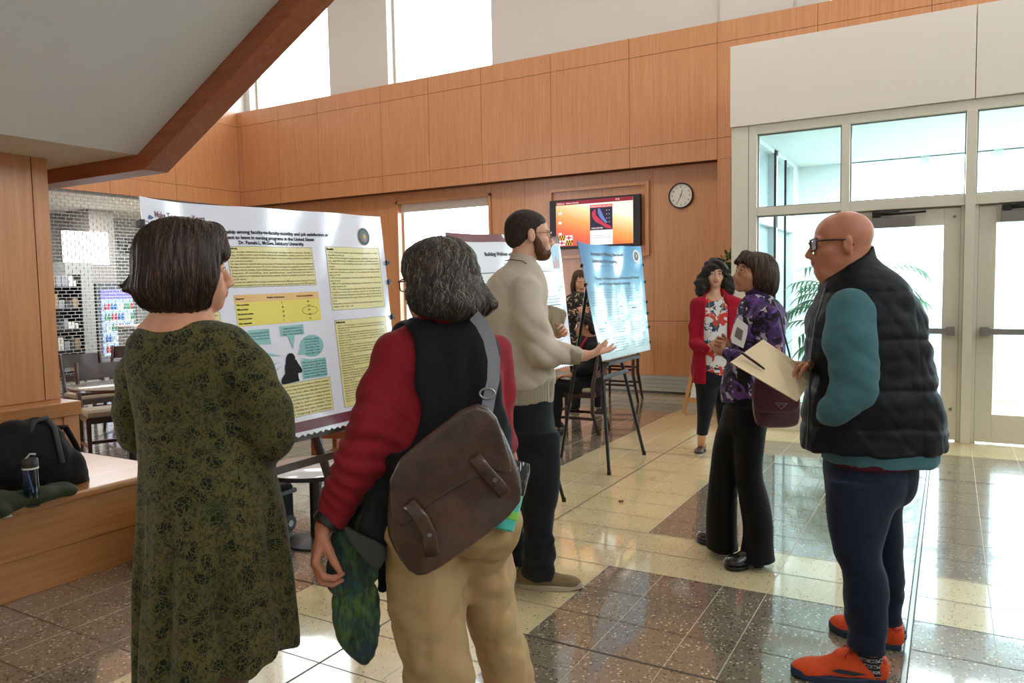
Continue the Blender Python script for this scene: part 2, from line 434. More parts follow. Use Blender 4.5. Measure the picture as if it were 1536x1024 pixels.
def glasses(h, parent, mat, lens, w=.048, hh=.034, y=.106, z=-.004, r=.0016, side=.08, drop=0):
    q = h.s; m = MB(); gl = MB()
    for x in (-1, 1):
        P = []
        for a in np.linspace(0, 2*math.pi, 25)[:-1]:
            ca, sa = math.cos(a), math.sin(a); f = lambda t: math.copysign(abs(t)**.55, t)
            P.append(h.w(x*.034+w/2*f(ca), y-.012*abs(x*.034+w/2*f(ca))/.06, z+hh/2*f(sa)))
        m.tube(P, r*q, 6, closed=True); gl.add(P, [tuple(range(len(P)))])
        m.tube([h.w(x*(.034+w/2), y-.010, z+hh*.3), h.w(x*(side-.004), y-.03, z+hh*.3), h.w(x*side, .03, z+hh*.28), h.w(x*side, -.008, z+hh*.2), h.w(x*side*.97, -.03, z-.012)], r*1.1*q, 6)
    m.tube([h.w(-.011, y, z+.004), h.w(0, y+.004, z+.008), h.w(.011, y, z+.004)], r*q, 6)
    g = m.build('glasses', mat, parent, smooth=True); gl.build('lens', lens, g)
    return g
def add_hand(S, W, d, n, tside, curl=(.35, .45, .3), spread=.06, s=1., thumb=(.5, .35), fk=.0035, fingers=None, k0=.012):
    """W wrist, d towards the fingers, n out of the palm, tside = unit vector towards the thumb"""
    d = nrm(d); n = nrm(np.array(n)-d*(np.array(n) @ d)); t = nrm(np.cross(d, n)); t = t if t @ np.array(tside) > 0 else -t
    W = np.array(W, float); tips = []
    for i, (o, L, fl) in enumerate(((.029, .082, (.040, .025, .021)), (.0095, .086, (.045, .029, .022)), (-.010, .083, (.041, .027, .021)), (-.029, .076, (.033, .021, .019)))):
        K = W+s*(d*L+t*o); S.cone(W+s*(d*.012+t*o*.62), K, .0125*s, .0108*s, k0, (n, .95))
        c = curl if fingers is None else fingers[i]; a = 0; p = K; sp = spread*(o/.01)*.35; dd = nrm(d+t*sp)
        rad = [.0095, .0086, .0078, .0066]
        if i == 3: rad = [x*.88 for x in rad]
        for j in range(3):
            a += c[j]; v = dd*math.cos(a)+n*math.sin(a); qn = p+v*fl[j]*s
            S.cone(p, qn, rad[j]*s, rad[j+1]*s, fk); p = qn
        tips.append(p)
    S.cone(W+s*(d*.02+t*.016), W+s*(d*.055-t*.004), .017*s, .016*s, .012, (n, .8))
    a, b = thumb; p = W+s*(d*.022+t*.022); v = nrm(d*math.cos(a)+t*math.sin(a)+n*b); q = p+v*.040*s; S.cone(p, q, .0145*s, .0112*s, .010)
    v2 = nrm(v+d*.35+n*b*.4); q2 = q+v2*.030*s; S.cone(q, q2, .0108*s, .0095*s, .005); v3 = nrm(v2+d*.15+n*b*.4-t*.1); S.cone(q2, q2+v3*.023*s, .0098*s, .0072*s, .004)
    return tips
def hair_disp(h, amp=.0035, f=70, f2=30, wave=0.):
    """combed strands: ridges that run down from the crown"""
    def fn(P):
        q = h.l(P); a = np.arctan2(q[:, 0], q[:, 1]+.02); z = q[:, 2]; a = a+wave*np.sin(z*42+3*a)
        return amp*(.55*np.sin(a*f2+2*np.sin(z*18+a*3))+.45*np.sin(a*f+3*np.sin(z*25+a*5))).astype(f4)
    return fn

def strands(S, h, mats, parent, n=900, steps=15, step=.013, width=.0024, zmin=-.11, flow=None, jit=.12, lift=.0015, tip=.004, part=0., seed=1, name='hair_strands', yclip=None, wav=0., zt=.06, segs=None):
    """flat locks that run over the surface of the hair volume S from the crown down"""
    r = np.random.RandomState(seed); u = r.randn(n, 3); u[:, 2] = np.abs(u[:, 2])*1.2-.25; u /= np.linalg.norm(u, axis=1)[:, None]
    q = u*np.array([.10, .12, .12])+np.array([0, -.02, .03]); P = (h.c+h.s*(q @ h.A)).astype(f4); ph = r.uniform(0, 6.28, n); sd = r.randn(n, 3)*jit
    def grad(P):
        e = .004; g = np.stack([S.ev(P+np.array([e if i == j else 0 for j in range(3)], f4))-S.ev(P-np.array([e if i == j else 0 for j in range(3)], f4)) for i in range(3)], 1)
        return g/(np.linalg.norm(g, axis=1)[:, None]+1e-9)
    def proj(P, off):
        for _ in range(3): P = P-grad(P)*(S.ev(P)-off)[:, None]
        return P.astype(f4)
    P = proj(P, lift); T = [P]; G = [grad(P)]; alive = np.ones(n, bool); A = [alive.copy()]
    for k in range(steps):
        g = G[-1]; ql = h.l(P); d = np.zeros((n, 3)); d[:, 2] = -1; sgn = np.where(ql[:, 0] > part, 1, -1)
        top = np.clip((ql[:, 2]-.02)/.08, 0, 1); d[:, 0] = sgn*top*.9; d[:, 1] = top*(-.35+.0*ql[:, 1])
        if flow is not None: d = flow(ql, d)
        d = d+sd; d[:, 0] += wav*np.sin(ql[:, 2]*60+ph); d[:, 1] += wav*np.cos(ql[:, 2]*60+ph); d = d @ h.A; d = d-g*(d*g).sum(1)[:, None]; d /= np.linalg.norm(d, axis=1)[:, None]+1e-9
        P = (P+d*step*h.s).astype(f4); P = proj(P, lift+tip*max(0, k-steps*.55)/steps*r.uniform(0, 2, n)); alive = alive & (h.l(P)[:, 2] > zmin+.006*r.randn(n)); T.append(P); G.append(grad(P)); A.append(alive.copy())
    T = np.array(T); G = np.array(G); A = np.array(A); fx = h.l(T[0]); ok0 = ~((fx[:, 1] > .062) & (fx[:, 2] < zt)); B = [MB() for _ in mats]; mi = r.randint(0, len(mats), n); m = MB()
    for i in range(n):
        L = int(A[:, i].sum())
        if L < 4 or not ok0[i]: continue
        if segs: L = min(L, segs)
        p = T[:L, i]; g = G[:L, i]; t = np.gradient(p, axis=0); s = np.cross(t, g); s /= np.linalg.norm(s, axis=1)[:, None]+1e-9
        w = width*h.s*(np.sin(np.linspace(.35, math.pi*.97, L)))[:, None]; vs = np.stack([p-s*w-g*w*.4, p+g*w*.25, p+s*w-g*w*.4], 1).reshape(-1, 3); m.mat(int(mi[i]))
        fs = []
        for k in range(L-1): a_ = 3*k; fs += [(a_, a_+1, a_+4, a_+3), (a_+1, a_+2, a_+5, a_+4)]
        m.add(vs, fs)
    return m.build(name, mats, parent, smooth=True)
def chaikin(poly, it=2):
    P = np.array(poly, float)
    for _ in range(it): Q = np.roll(P, -1, 0); P = np.stack([P*.75+Q*.25, P*.25+Q*.75], 1).reshape(-1, P.shape[1])
    return P
# ------------------------------------------------------------------ materials of the scene
M = {}
M['wood'] = wood('cherry_veneer', 'dca476', 'c5885a', 1, .32, .35)
M['wood_h'] = wood('cherry_veneer_horizontal', 'cf945c', 'b1743f', 1, .28, .5, 'y')
M['wood_stair'] = wood('cherry_stringer', 'b4693c', '8c4828', 1, .34, .3, 'x')
M['groove'] = plain('panel_groove', '5a2f18', .8)
M['white'] = plain('painted_white', 'd8d2ca', .7, bump=(60, .03))
M['cream'] = plain('cream_panel', 'ddd6cc', .55)
M['frame'] = plain('door_frame_paint', 'd3cfbf', .45)
M['soffit'] = plain('soffit_paint', 'd2d2d0', .85, bump=(45, .05), var=.02, vscale=3)
M['ceil'] = plain('ceiling_paint', 'e4e0d8', .9)
def terrazzo(name, base, chips, scale, rough, amount=.5):
    m = N(name); co = m.co()
    cell = m.vor(co, scale, 'F1', 1); d = m.vor(co, scale, 'F1', 0)
    sep = m.t.nodes.new('ShaderNodeSeparateColor'); m.t.links.new(cell, sep.inputs[0])
    chip = m.ramp(sep.outputs[0], chips, 'CONSTANT')
    msk = m.math('MULTIPLY', m.math('LESS_THAN', d, .36), m.math('LESS_THAN', sep.outputs[1], amount))
    big = m.noise(co, 1.3, 3); b = m.ramp(big, [(.35, base[0]), (.7, base[1])])
    col = m.mix(msk, b, chip); m.set(Base_Color=col, Roughness=rough); m.b.inputs['Specular IOR Level'].default_value = .5
    m.b.inputs['Coat Weight'].default_value = 1; m.b.inputs['Coat Roughness'].default_value = .06; m.b.inputs['Coat IOR'].default_value = 1.75
    return m.m
M['tile_tan'] = terrazzo('cream_terrazzo', ('e0d2a8', 'd8c898'), [(0, 'c6b084'), (.4, 'ece2c2'), (.8, '8a744c'), (.93, '5c4a34')], 90, .22, .35)
M['tile_dark'] = terrazzo('brown_terrazzo', ('7d7365', '8a7f6c'), [(0, '453e36'), (.3, 'b3a587'), (.5, '615849'), (.7, 'ddd3b8'), (.86, '98805c')], 70, .2, .8)
M['grout_w'] = plain('pale_grout', 'bdb5a2', .5)
M['grout_d'] = plain('dark_grout', '4a4338', .6)
M['brass'] = plain('joint_metal', '8f8c84', .3, 1)
M['glass'] = glass_thin('door_glass', (244, 252, 253))
M['clear'] = glass_thin('clear_glass', (250, 252, 252))
M['black'] = plain('black_plastic', '121212', .4)
M['dark_metal'] = plain('dark_easel_metal', '1c1d1e', .35, .3)
M['alu'] = plain('aluminium', '9b9b98', .35, .9)
M['steel'] = plain('brushed_steel', 'b0aeaa', .3, 1)
M['grey_metal'] = plain('closer_metal', '8b8886', .4, .8)
M['dkwood'] = wood('dark_mahogany', '4a241a', '2c140f', 2, .3, .4)
M['pine'] = wood('light_pine', 'd6a263', 'bd8442', 2, .45, .1)
M['seat'] = plain('beige_vinyl', 'a79a80', .5)
M['skin'] = plain('skin_fair', 'c99072', .5, spec=.35, var=.07, vscale=25)
M['skin_red'] = plain('skin_ruddy', 'bd7d60', .45, spec=.4, var=.09, vscale=22)
M['skin_lt'] = plain('skin_light', 'd6a488', .5, spec=.35, var=.05, vscale=25)
M['skin_tan'] = plain('skin_tan', 'b98264', .5, spec=.35, var=.07, vscale=25)
for k in ('skin', 'skin_red', 'skin_lt', 'skin_tan'):
    b = M[k].node_tree.nodes['Principled BSDF']; b.inputs['Subsurface Weight'].default_value = .12; b.inputs['Subsurface Radius'].default_value = (.02, .008, .004); b.inputs['Subsurface Scale'].default_value = .5
M['lip'] = plain('lips', 'a85c52', .4); M['brow'] = plain('eyebrow_hair', '3d2a20', .8)
M['eye_w'] = plain('eye_white', 'dcd8d2', .2); M['iris'] = plain('iris', '2b2018', .15)
EYE_M = [M['eye_w'], M['iris'], M['brow']]
def hairm(name, a, b, rough=.5, spec=.25, sc=1):
    m = N(name); co = m.co((150*sc, 150*sc, 9)); g = m.noise(co, 1, 4, .6, .4)
    m.set(Base_Color=m.ramp(g, [(.3, a), (.72, b)]), Roughness=rough); m.b.inputs['Specular IOR Level'].default_value = spec; m.bump(g, .5, .004); return m.m
M['hair_dk'] = hairm('dark_brown_hair', '140d0a', '3b2a20')
M['hair_lt'] = hairm('pale_grey_hair', '8f8a82', 'c0bbb2', .45)
M['hair_md'] = hairm('mid_grey_hair', '5e574d', '958c80', .45)
M['hair_dg'] = hairm('dark_grey_hair', '231f1b', '4c453d', .45)
M['hair_db'] = hairm('deep_brown_hair', '0e0907', '2a1c15', .35)
M['hair_hb'] = hairm('warm_brown_hair', '3a281d', '6a4c38', .35)
M['hair_gr'] = hairm('salt_and_pepper_hair', '2c2722', '5e564c', .5)
M['hair_br'] = hairm('brown_hair', '24160f', '5b4030')
M['hair_bk'] = hairm('black_curly_hair', '120f0e', '3c3330', .4)
M['hair_sh'] = hairm('short_dark_hair', '1d1612', '3f3128', .7)
M['beard'] = hairm('brown_beard', '3a2418', '7a5034', .8)
def fabric(name, a, b=None, rough=.85, ws=400, bs=.25, sheen=.2, var=6):
    m = N(name); co = m.co(); b = b or a
    c = m.mix(m.math('MULTIPLY', m.noise(co, var, 3), .6), a, b)
    m.set(Base_Color=c, Roughness=rough); m.b.inputs['Sheen Weight'].default_value = sheen*.35; m.b.inputs['Sheen Roughness'].default_value = .4; m.b.inputs['Specular IOR Level'].default_value = .25
    m.bump(m.noise(co, ws, 2), bs, .002); return m.m
M['red_shirt'] = fabric('crimson_jersey', '8e1e28', '7a141e')
M['pink_shirt'] = M['red_shirt']
M['vest_bk'] = fabric('black_fleece', '16171a', '101114', .8, sheen=.15)
M['khaki'] = fabric('khaki_twill', 'b79a70', 'a98b60', .8, 500, .2)
M['knit'] = fabric('oatmeal_knit', 'c6b8a6', 'ab9d8b', .95, 260, .6)
def ribm(name, a, b, sc):
    m = N(name); co = m.co(); w = m.n('ShaderNodeTexWave'); m.t.links.new(m.co((1, 1, .02)), w.inputs['Vector']); w.inputs['Scale'].default_value = sc
    m.set(Base_Color=m.ramp(w.outputs[0], [(.2, a), (.8, b)]), Roughness=.95); m.bump(w.outputs[0], .5, .003); return m.m
M['rib'] = ribm('knit_rib', '8d806c', 'b0a38e', 60)
M['jean'] = fabric('black_denim', '1b1e24', '14161b', .8, 600, .3)
M['navy'] = fabric('navy_chino', '1c2438', '141b2c', .8, 600, .25)
M['puffer'] = fabric('black_quilted_nylon', '10131a', '0b0d12', .6, 120, .12, .0)
M['teal'] = fabric('heather_teal_jersey', '49727a', '3a6069', .9, 300, .3, .3, 30)
M['maroon'] = fabric('maroon_cotton', '4a1420')
M['slacks'] = fabric('black_slacks', '0f1013', '0b0c0e', .8, 500, .15, .1)
M['legging'] = fabric('black_legging', '12161f', '0e1118', .7)
M['red_card'] = fabric('red_cardigan', 'a01228', '8a0d20', .9, 250, .4)
M['dk_coat'] = fabric('charcoal_coat', '202827', '161d1c', .8, 120, .3)
M['fleece'] = fabric('grey_fleece', '4b4d4e', '404243', .95, 200, .6)
M['purple'] = fabric('purple_turtleneck', '3d2e5c', '33264e', .9)
M['stocking'] = fabric('tan_stocking', '6b5142', '5d4638', .6)
M['orange'] = fabric('orange_knit_upper', 'e0562a', 'c8411c', .7, 500, .4)
M['orange_dk'] = plain('red_orange_overlay', 'b02a1c', .5)
M['sole'] = plain('dark_rubber_sole', '23262b', .6)
M['navy_rub'] = plain('navy_foam_midsole', '20304a', .6)
M['tan_sh'] = fabric('taupe_suede', '877556', '7a6849', .9, 300, .3)
M['white_sole'] = plain('off_white_foam', 'b7ad99', .6)
M['clog'] = plain('black_leather', '17171a', .25, coat=.5)
M['loafer'] = plain('brown_leather', '4b2f2a', .3, coat=.4)
def leatherm(name, a, b, rough=.35):
    m = N(name); co = m.co(); m.set(Base_Color=m.ramp(m.noise(co, 9, 4, .6), [(.35, b), (.7, a)]), Roughness=rough); m.b.inputs['Coat Weight'].default_value = .25; m.b.inputs['Coat Roughness'].default_value = .25
    m.bump(m.noise(co, 120, 4), .25, .003); return m.m
M['bag'] = leatherm('brown_leather_bag', '5a3c2b', '33221a', .26)
M['burgundy'] = leatherm('burgundy_leather', '4a1526', '3a0f1e', .3)
# floral dress: olive ground, dark blossoms of petals
def dressm():
    m = N('olive_floral_jersey'); co = m.co()
    ws = m.t.nodes.new('ShaderNodeVectorMath'); ws.operation = 'ADD'; nv = m.n('ShaderNodeTexNoise'); m.t.links.new(co, nv.inputs['Vector']); nv.inputs['Scale'].default_value = 14
    sc = m.t.nodes.new('ShaderNodeVectorMath'); sc.operation = 'SCALE'; m.t.links.new(nv.outputs['Color'], sc.inputs[0]); sc.inputs['Scale'].default_value = .05
    m.t.links.new(co, ws.inputs[0]); m.t.links.new(sc.outputs[0], ws.inputs[1]); w = ws.outputs[0]
    d = m.vor(w, 24); petals = m.vor(w, 95, 'DISTANCE_TO_EDGE')
    fl = m.math('MULTIPLY', m.math('LESS_THAN', d, .40), m.math('GREATER_THAN', petals, .07))
    vine = m.noise(w, 75, 4, .65, 1.4); vl = m.math('GREATER_THAN', vine, .525)
    ring = m.math('MULTIPLY', m.math('GREATER_THAN', d, .43), vl)
    grd = m.ramp(m.noise(co, 6, 3), [(.35, '4c4a29'), (.6, '5a522e'), (.75, '3e472b')])
    c = m.mix(fl, grd, '1a2219'); c = m.mix(m.math('MULTIPLY', ring, .8), c, '242c1e')
    m.set(Base_Color=c, Roughness=.9); m.b.inputs['Sheen Weight'].default_value = .08; m.b.inputs['Specular IOR Level'].default_value = .15
    m.bump(m.noise(co, 350, 2), .2, .002); return m.m
M['dress'] = dressm()
def blobs(name, ground, cols, scale, thr=.5, rough=.8, dist=.8):
    m = N(name); co = m.co(); c = None; base = ground; off = 0
    for i, (col, sc, t) in enumerate(cols):
        n = m.noise(m.co(loc=(3.7*i, 1.3*i, 2.1*i)), scale*sc, 3, .6, dist); base = m.mix(m.math('GREATER_THAN', n, t), base, col)
    m.set(Base_Color=base, Roughness=rough); m.bump(m.noise(co, 300, 2), .2, .002); return m.m
M['purple_fl'] = blobs('purple_black_floral', '1b1622', [('4a2f66', 1, .47), ('6d4a8e', 1.2, .54), ('0f0c14', 1.8, .57), ('b9b2c4', 1.4, .61), ('d8d4de', 2.0, .66)], 9)
M['white_fl'] = blobs('white_floral', 'dfe1e0', [('2c4f66', 1, .57), ('20304f', 1.5, .63), ('d03a30', .9, .58), ('4f9a8a', 1.8, .68)], 11)
M['black_fl'] = blobs('black_floral', '15140f', [('b5a184', 1, .60), ('6b7a3c', 1.4, .66), ('d9d0be', 1.8, .70)], 22)
def scarfm():
    m = N('green_striped_scarf'); f = m.noise(m.co((34, 34, 7), (0, .75, .5)), 1.6, 5, .65, .5); g2 = m.noise(m.co((3, 3, 3)), 3, 2)
    a = m.ramp(f, [(.30, '0b1210'), (.40, '124034'), (.47, '0f1a20'), (.54, '152f4a'), (.60, '185546'), (.68, '10221c')]); b = m.ramp(f, [(.34, '0b1210'), (.46, '20421c'), (.54, '4f6a22'), (.62, '16483a'), (.7, '0f1c18')])
    m.set(Base_Color=m.mix(m.ramp(g2, [(.42, 0.), (.58, 1.)]), a, b), Roughness=.6); m.b.inputs['Sheen Weight'].default_value = .2; m.bump(f, .4, .004); return m.m
M['scarf'] = scarfm()
M['scarf'].node_tree.nodes['Principled BSDF'].inputs['Roughness'].default_value = .6
def sockm():
    m = N('patterned_sock'); a = m.vor(m.co((60, 60, 90)), 1, 'F1', 0, 0.2); b = m.n('ShaderNodeTexWave'); b.bands_direction = 'Z'; m.t.links.new(m.co(), b.inputs['Vector']); b.inputs['Scale'].default_value = 14
    f = m.math('ADD', m.math('MULTIPLY', a, .6), m.math('MULTIPLY', b.outputs[0], .5)); m.set(Base_Color=m.ramp(f, [(0, '1c1f24'), (.5, '31353c'), (.6, 'a9a9aa'), (.72, '23262b'), (.85, 'b8b6b2')], 'CONSTANT'), Roughness=.9); return m.m
M['sock'] = sockm()
M['manila'] = plain('manila_card', 'f2dab0', .6)
M['paper'] = plain('white_paper', 'dcd8d0', .6)
M['poster'] = plain('glossy_poster_paper', 'd9d8e2', .16, coat=.8)
M['poster_w'] = plain('glossy_white_paper', 'dfe0e8', .2, coat=.6)
M['mar'] = plain('maroon_print', '640c22', .3, coat=.3)
M['ybox'] = plain('pale_yellow_print', 'd8cb8c', .3, coat=.5)
M['ytab'] = plain('yellow_table_print', 'dccb52', .3, coat=.5)
M['otab'] = plain('peach_table_print', 'dcae6c', .3, coat=.5)
M['tealp'] = plain('teal_print', '7fb5b2', .3, coat=.5)
M['ink'] = plain('black_print', '0c0c10', .6, spec=.2)
M['ink_g'] = plain('grey_print', '6a6a74', .5)
M['cyan'] = None
# ------------------------------------------------------------------ the hall
YF, YR = 9.9, 10.1          # face of the wood band; recessed wall under it
ZB, ZT = 3.085, 4.80
XL = -11.47
# floor: one mesh, terrazzo fields and joint strips
m = MB()
def fq(x0, x1, y0, y1, z=0): m.quad((x0, y0, z), (x1, y0, z), (x1, y1, z), (x0, y1, z))
xb = [-20, -2.80, -1.566, 6]; yb = [-5, 3.715, 4.33, 7.44, 9.3, 13]
for i in range(3):
    for j in range(5):
        ym = (yb[j]+yb[j+1])/2
        dark = (ym < 9.3) if i == 0 else (False if i == 1 else (ym < 3.715 or 4.33 < ym < 7.44))
        m.mat(1 if dark else 0); fq(xb[i], xb[i+1], yb[j], yb[j+1])
gx = [-2.80, -2.495, -1.875, -1.566, -1.262, -.954, -.745, -.439, .186, .503, .81, 1.12, 1.43, 1.74]+[-2.80-.3045*k for k in range(1, 30)]
m.mat(2)
for x in gx: fq(x-.002, x+.002, -5, 13, .0006)
m.mat(3)
y = 2.1853-.3045*20
while y < 13:
    fq(-20, 6, y-.002, y+.002, .0009); y += .3045
fq(-20, 6, 2.786, 2.796, .0012); fq(-20, 6, 6.49, 6.50, .0012); fq(-2.190, -2.182, -5, 13, .0012)
fq(-.140, -.134, -5, 8, .0012); fq(-.118, -.112, -5, 8, .0012); m.mat(4); fq(-.134, -.118, -5, 8, .0013)
m.build('floor', [M['tile_tan'], M['tile_dark'], M['grout_w'], M['grout_d'], M['brass']], kind='structure')
# wood band: backing plus veneer panels with open seams
def panels(name, xs, zs, plane, axis, mats, flip=1, gap=.006, th=.02, back=.2, kind='structure'):
    """panels in the grid xs x zs on a plane; axis 'y' = faces -y, axis 'x' = faces +x"""
    m = MB()
    for i in range(len(xs)-1):
        for j in range(len(zs)-1):
            a, b, c, d = xs[i]+gap/2, xs[i+1]-gap/2, zs[j]+gap/2, zs[j+1]-gap/2
            if axis == 'y': m.box((a, plane, c), (b, plane+th, d))
            else: m.box((plane-th, a, c), (plane, b, d))
    m.mat(1)
    if axis == 'y': m.box((xs[0], plane+th*.6, zs[0]+.001), (xs[-1], plane+back, zs[-1]-.001))
    else: m.box((plane-back, xs[0], zs[0]+.001), (plane-th*.6, xs[-1], zs[-1]-.001))
    return m.build(name, mats, kind=kind)
WM = [M['wood'], M['groove']]
sx = [-11.47, -11.37, -10.43, -9.48, -8.09, -7.14, -6.165, -4.996, -3.808, -2.622, -1.43, -.24, .95, 2.14, 3.33, 4.5, 6]
panels('wall_back', sx, [ZB, 3.354, 4.54, ZT], YF, 'y', WM)
panels('wall_left', [-2.0, 2.0, 3.6, 5.0, 6.17, 7.36, 8.55, YF], [ZB, 3.36, 4.54, ZT], XL, 'x', WM)
# recessed wall with its two windows
W1, W2 = (-7.98, -6.14, .6, 2.95), (-11.22, -9.43, .85, 2.84)
m = MB(); T = .18
def rw(x0, x1, z0, z1): m.box((x0+.002, YR, z0), (x1-.002, YR+T, z1))
rw(XL, W2[0], .25, ZB+.02); rw(W2[0], W2[1], .25, W2[2]); rw(W2[0], W2[1], W2[3], ZB+.02); rw(W2[1], -8.7, .25, ZB+.02); rw(-8.7, W1[0], .25, ZB+.02)
rw(W1[0], W1[1], .25, W1[2]); rw(W1[0], W1[1], W1[3], ZB+.02); rw(W1[1], -5.55, .25, ZB+.02)
for z0, z1 in ((.25, 1.0), (1.006, ZB+.02)):
    rw(-5.55, -4.3, z0, z1); rw(-4.3, -3.55, z0, z1); rw(-3.55, -2.62, z0, z1)
m.mat(1).box((-5.55, YR+.02, .26), (-2.62, YR+T, ZB+.01))
m.build('wall_recess', WM, kind='structure')
m = MB(); m.box((-2.62, YF, 0), (-2.45, YR+T, ZB)); m.box((-2.444, YF, 0), (-1.99, YR+T, ZB)); m.mat(1).box((-2.6, YF+.01, 0), (-2.0, YR, ZB-.002))
m.build('trim_1', WM, kind='structure')
for i, w in enumerate((W1, W2)):
    m = MB(); a, b, c, d = w; t = .045
    for q in ((a, a+t, c, d), (b-t, b, c, d), (a, b, d-t, d), (a, b, c, c+t)): m.box((q[0], YR-.03, q[2]), (q[1], YR+T, q[3]))
    m.build('trim_%d' % (i+2), M['wood'], kind='structure', bevel=.004)
    m = MB(); f = .03
    for q in ((a+t, a+t+f, c+t, d-t), (b-t-f, b-t, c+t, d-t), (a+t, b-t, d-t-f, d-t), (a+t, b-t, c+t, c+t+f)): m.box((q[0], YR+.10, q[2]), (q[1], YR+.15, q[3]))
    o = m.build('window_%d' % (i+1), M['frame'], kind='structure')
    g = MB(); g.box((a+t, YR+.12, c+t), (b-t, YR+.126, d-t)); g.build('pane', M['clear'], o)
    s = MB(); s.box((a+t, YR+.06, d-t-.12), (b-t, YR+.075, d-t)); s.tube([(a+t, YR+.068, d-t-.125), (b-t, YR+.068, d-t-.125)], .012, 8)
    tag(s.build('roller_blind', M['white'], origin=(a, YR+.06, d-.2)), 'rolled-up pale blind at the head of the '+('wide window behind the bespectacled presenter' if i == 0 else 'window above the large tilted poster'), 'blind')
# heater grille along the foot of the recessed wall
m = MB()
for k in range(4): m.box((XL, YR-.035, .035+k*.054), (-2.62, YR+.1, .085+k*.054))
m.mat(1).box((XL, YR-.02, 0), (-2.62, YR+.1, .04))
m.build('baseboard_back', [plain('baseboard_heater_grey', 'a7aaa6', .5), M['dkwood']], kind='structure')
# clerestory
CW = [(-11.36, -9.37), (-8.09, -6.09), (-1.32, .7), (2.0, 4.0)]
m = MB(); z0, z1 = ZT-.02, 7.2; x = -11.9
for a, b in CW:
    m.box((x, 10.12, z0), (a, 10.4, z1)); m.box((a, 10.12, 6.9), (b, 10.4, z1)); x = b
m.box((x, 10.12, z0), (6, 10.4, z1)); m.box((-2.63, 10.06, z0), (-1.74, 10.13, z1))
m.build('wall_clerestory', M['white'], kind='structure')
for i, (a, b) in enumerate(CW):
    m = MB(); f = .04
    for q in ((a, a+f, z0, 6.9), (b-f, b, z0, 6.9), (a, b, 6.86, 6.9)): m.box((q[0], 10.28, q[2]), (q[1], 10.33, q[3]))
    o = m.build('window_%d' % (i+3), M['frame'], kind='structure'); g = MB(); g.box((a, 10.30, z0), (b, 10.306, 6.9)); g.build('pane', M['clear'], o)
m = MB(); m.box((XL-.3, -5, ZT-.02), (XL-.02, 10.2, 7.2)); m.build('wall_upper', M['white'], kind='structure')
m = MB(); m.box((-12, -5.3, 7.2), (6.2, 10.5, 7.4)); m.build('ceiling', M['ceil'], kind='structure')
m = MB(); m.box((-12, -5.2, 0), (6, -5, 7.2)); m.build('wall_rear', M['white'], kind='structure')
# the wall to the right of the camera with tall windows (outside the picture)
m = MB(); RW = [(-3.5, -2.4), (-.6, .5), (2.3, 3.4), (5.2, 6.3)]
yy = -5
for a, b in RW: m.box((5.2, yy, 0), (5.5, a, 7.2)); m.box((5.2, a, 0), (5.5, b, 3.4)); m.box((5.2, a, 6.6), (5.5, b, 7.2)); yy = b
m.box((5.2, yy, 0), (5.5, 8, 7.2))
m.box((5.2, 8, 0), (5.5, 10.2, 7.2))
m.build('wall_right', M['white'], kind='structure')
# ------------------------------------------------------------------ entrance: door wall in front of a glazed lobby
YD = 8.04; fr = M['frame']
m = MB()
def fb(x0, x1, z0, z1, d0=0, d1=.12): m.box((x0, YD+d0, z0), (x1, YD+d1, z1))
fb(-1.985, -1.815, 0, 3.09, 0, .2); fb(-1.81, -1.73, 0, 3.09, .0, .13)
fb(-.937, -.862, 0, 3.0); fb(.098, .178, 0, 3.0, -.02); fb(1.14, 1.215, 0, 3.0); fb(1.215, 5.2, 0, .27)
fb(-1.73, -.937, 0, .27); fb(-1.73, -.937, 2.18, 2.262)
fb(-.862, .098, 2.165, 2.262); fb(.178, 1.14, 2.165, 2.262); fb(-1.73, 5.2, 3.0, 3.09); fb(1.215, 5.2, 2.18, 2.262)
for x in (2.2, 3.2, 4.2): fb(x, x+.075, .27, 3.0)
fb(-.862, -.83, 0, 2.165, .03); fb(.07, .098, 0, 2.165, .03); fb(.178, .206, 0, 2.165, .03); fb(1.11, 1.14, 0, 2.165, .03)
for x in (-.85, .055, .19, 1.095): fb(x, x+.03, 0, 2.165, .098, .12)
fb(-.862, 1.14, 2.13, 2.17, .098, .12)
m.build('wall_entrance', fr, kind='structure', bevel=.004)
m = MB(); m.box((-1.99, YD-.03, 3.092), (.153, YD+.2, 3.90)); m.box((.159, YD-.03, 3.092), (2.3, YD+.2, 3.90)); m.box((2.306, YD-.03, 3.092), (5.2, YD+.2, 3.90))
m.build('wall_header', M['cream'], kind='structure', bevel=.003)
m = MB(); m.box((-1.99, YD+.2, 3.095), (-1.9, YF, 3.9)); m.box((-1.985, YD+.2, 0), (-1.93, YF, 3.1)); m.box((-1.9, YD+.2, 3.7), (5.2, 12.5, 3.9)); m.build('wall_lobby_side', M['cream'], kind='structure')
panes = [(-1.73, -.937, .27, 2.18), (-1.73, -.937, 2.262, 3.0), (-.862, .098, 2.262, 3.0), (.178, 1.14, 2.262, 3.0), (1.215, 2.2, .27, 3.0), (2.275, 3.2, .27, 3.0), (3.275, 4.2, .27, 3.0), (4.275, 5.2, .27, 3.0)]
for i, (a, b, c, d) in enumerate(panes):
    m = MB(); s = .012; e = .002
    for q in ((a+e, a+s, c+e, d-e), (b-s, b-e, c+e, d-e), (a+s, b-s, d-s, d-e), (a+s, b-s, c+e, c+s)): m.box((q[0], YD+.045, q[2]), (q[1], YD+.075, q[3]))
    o = m.build('window_%d' % (i+7), M['grey_metal'], kind='structure'); g = MB(); g.box((a+s, YD+.057, c+s), (b-s, YD+.063, d-s)); g.build('pane', M['glass'], o)
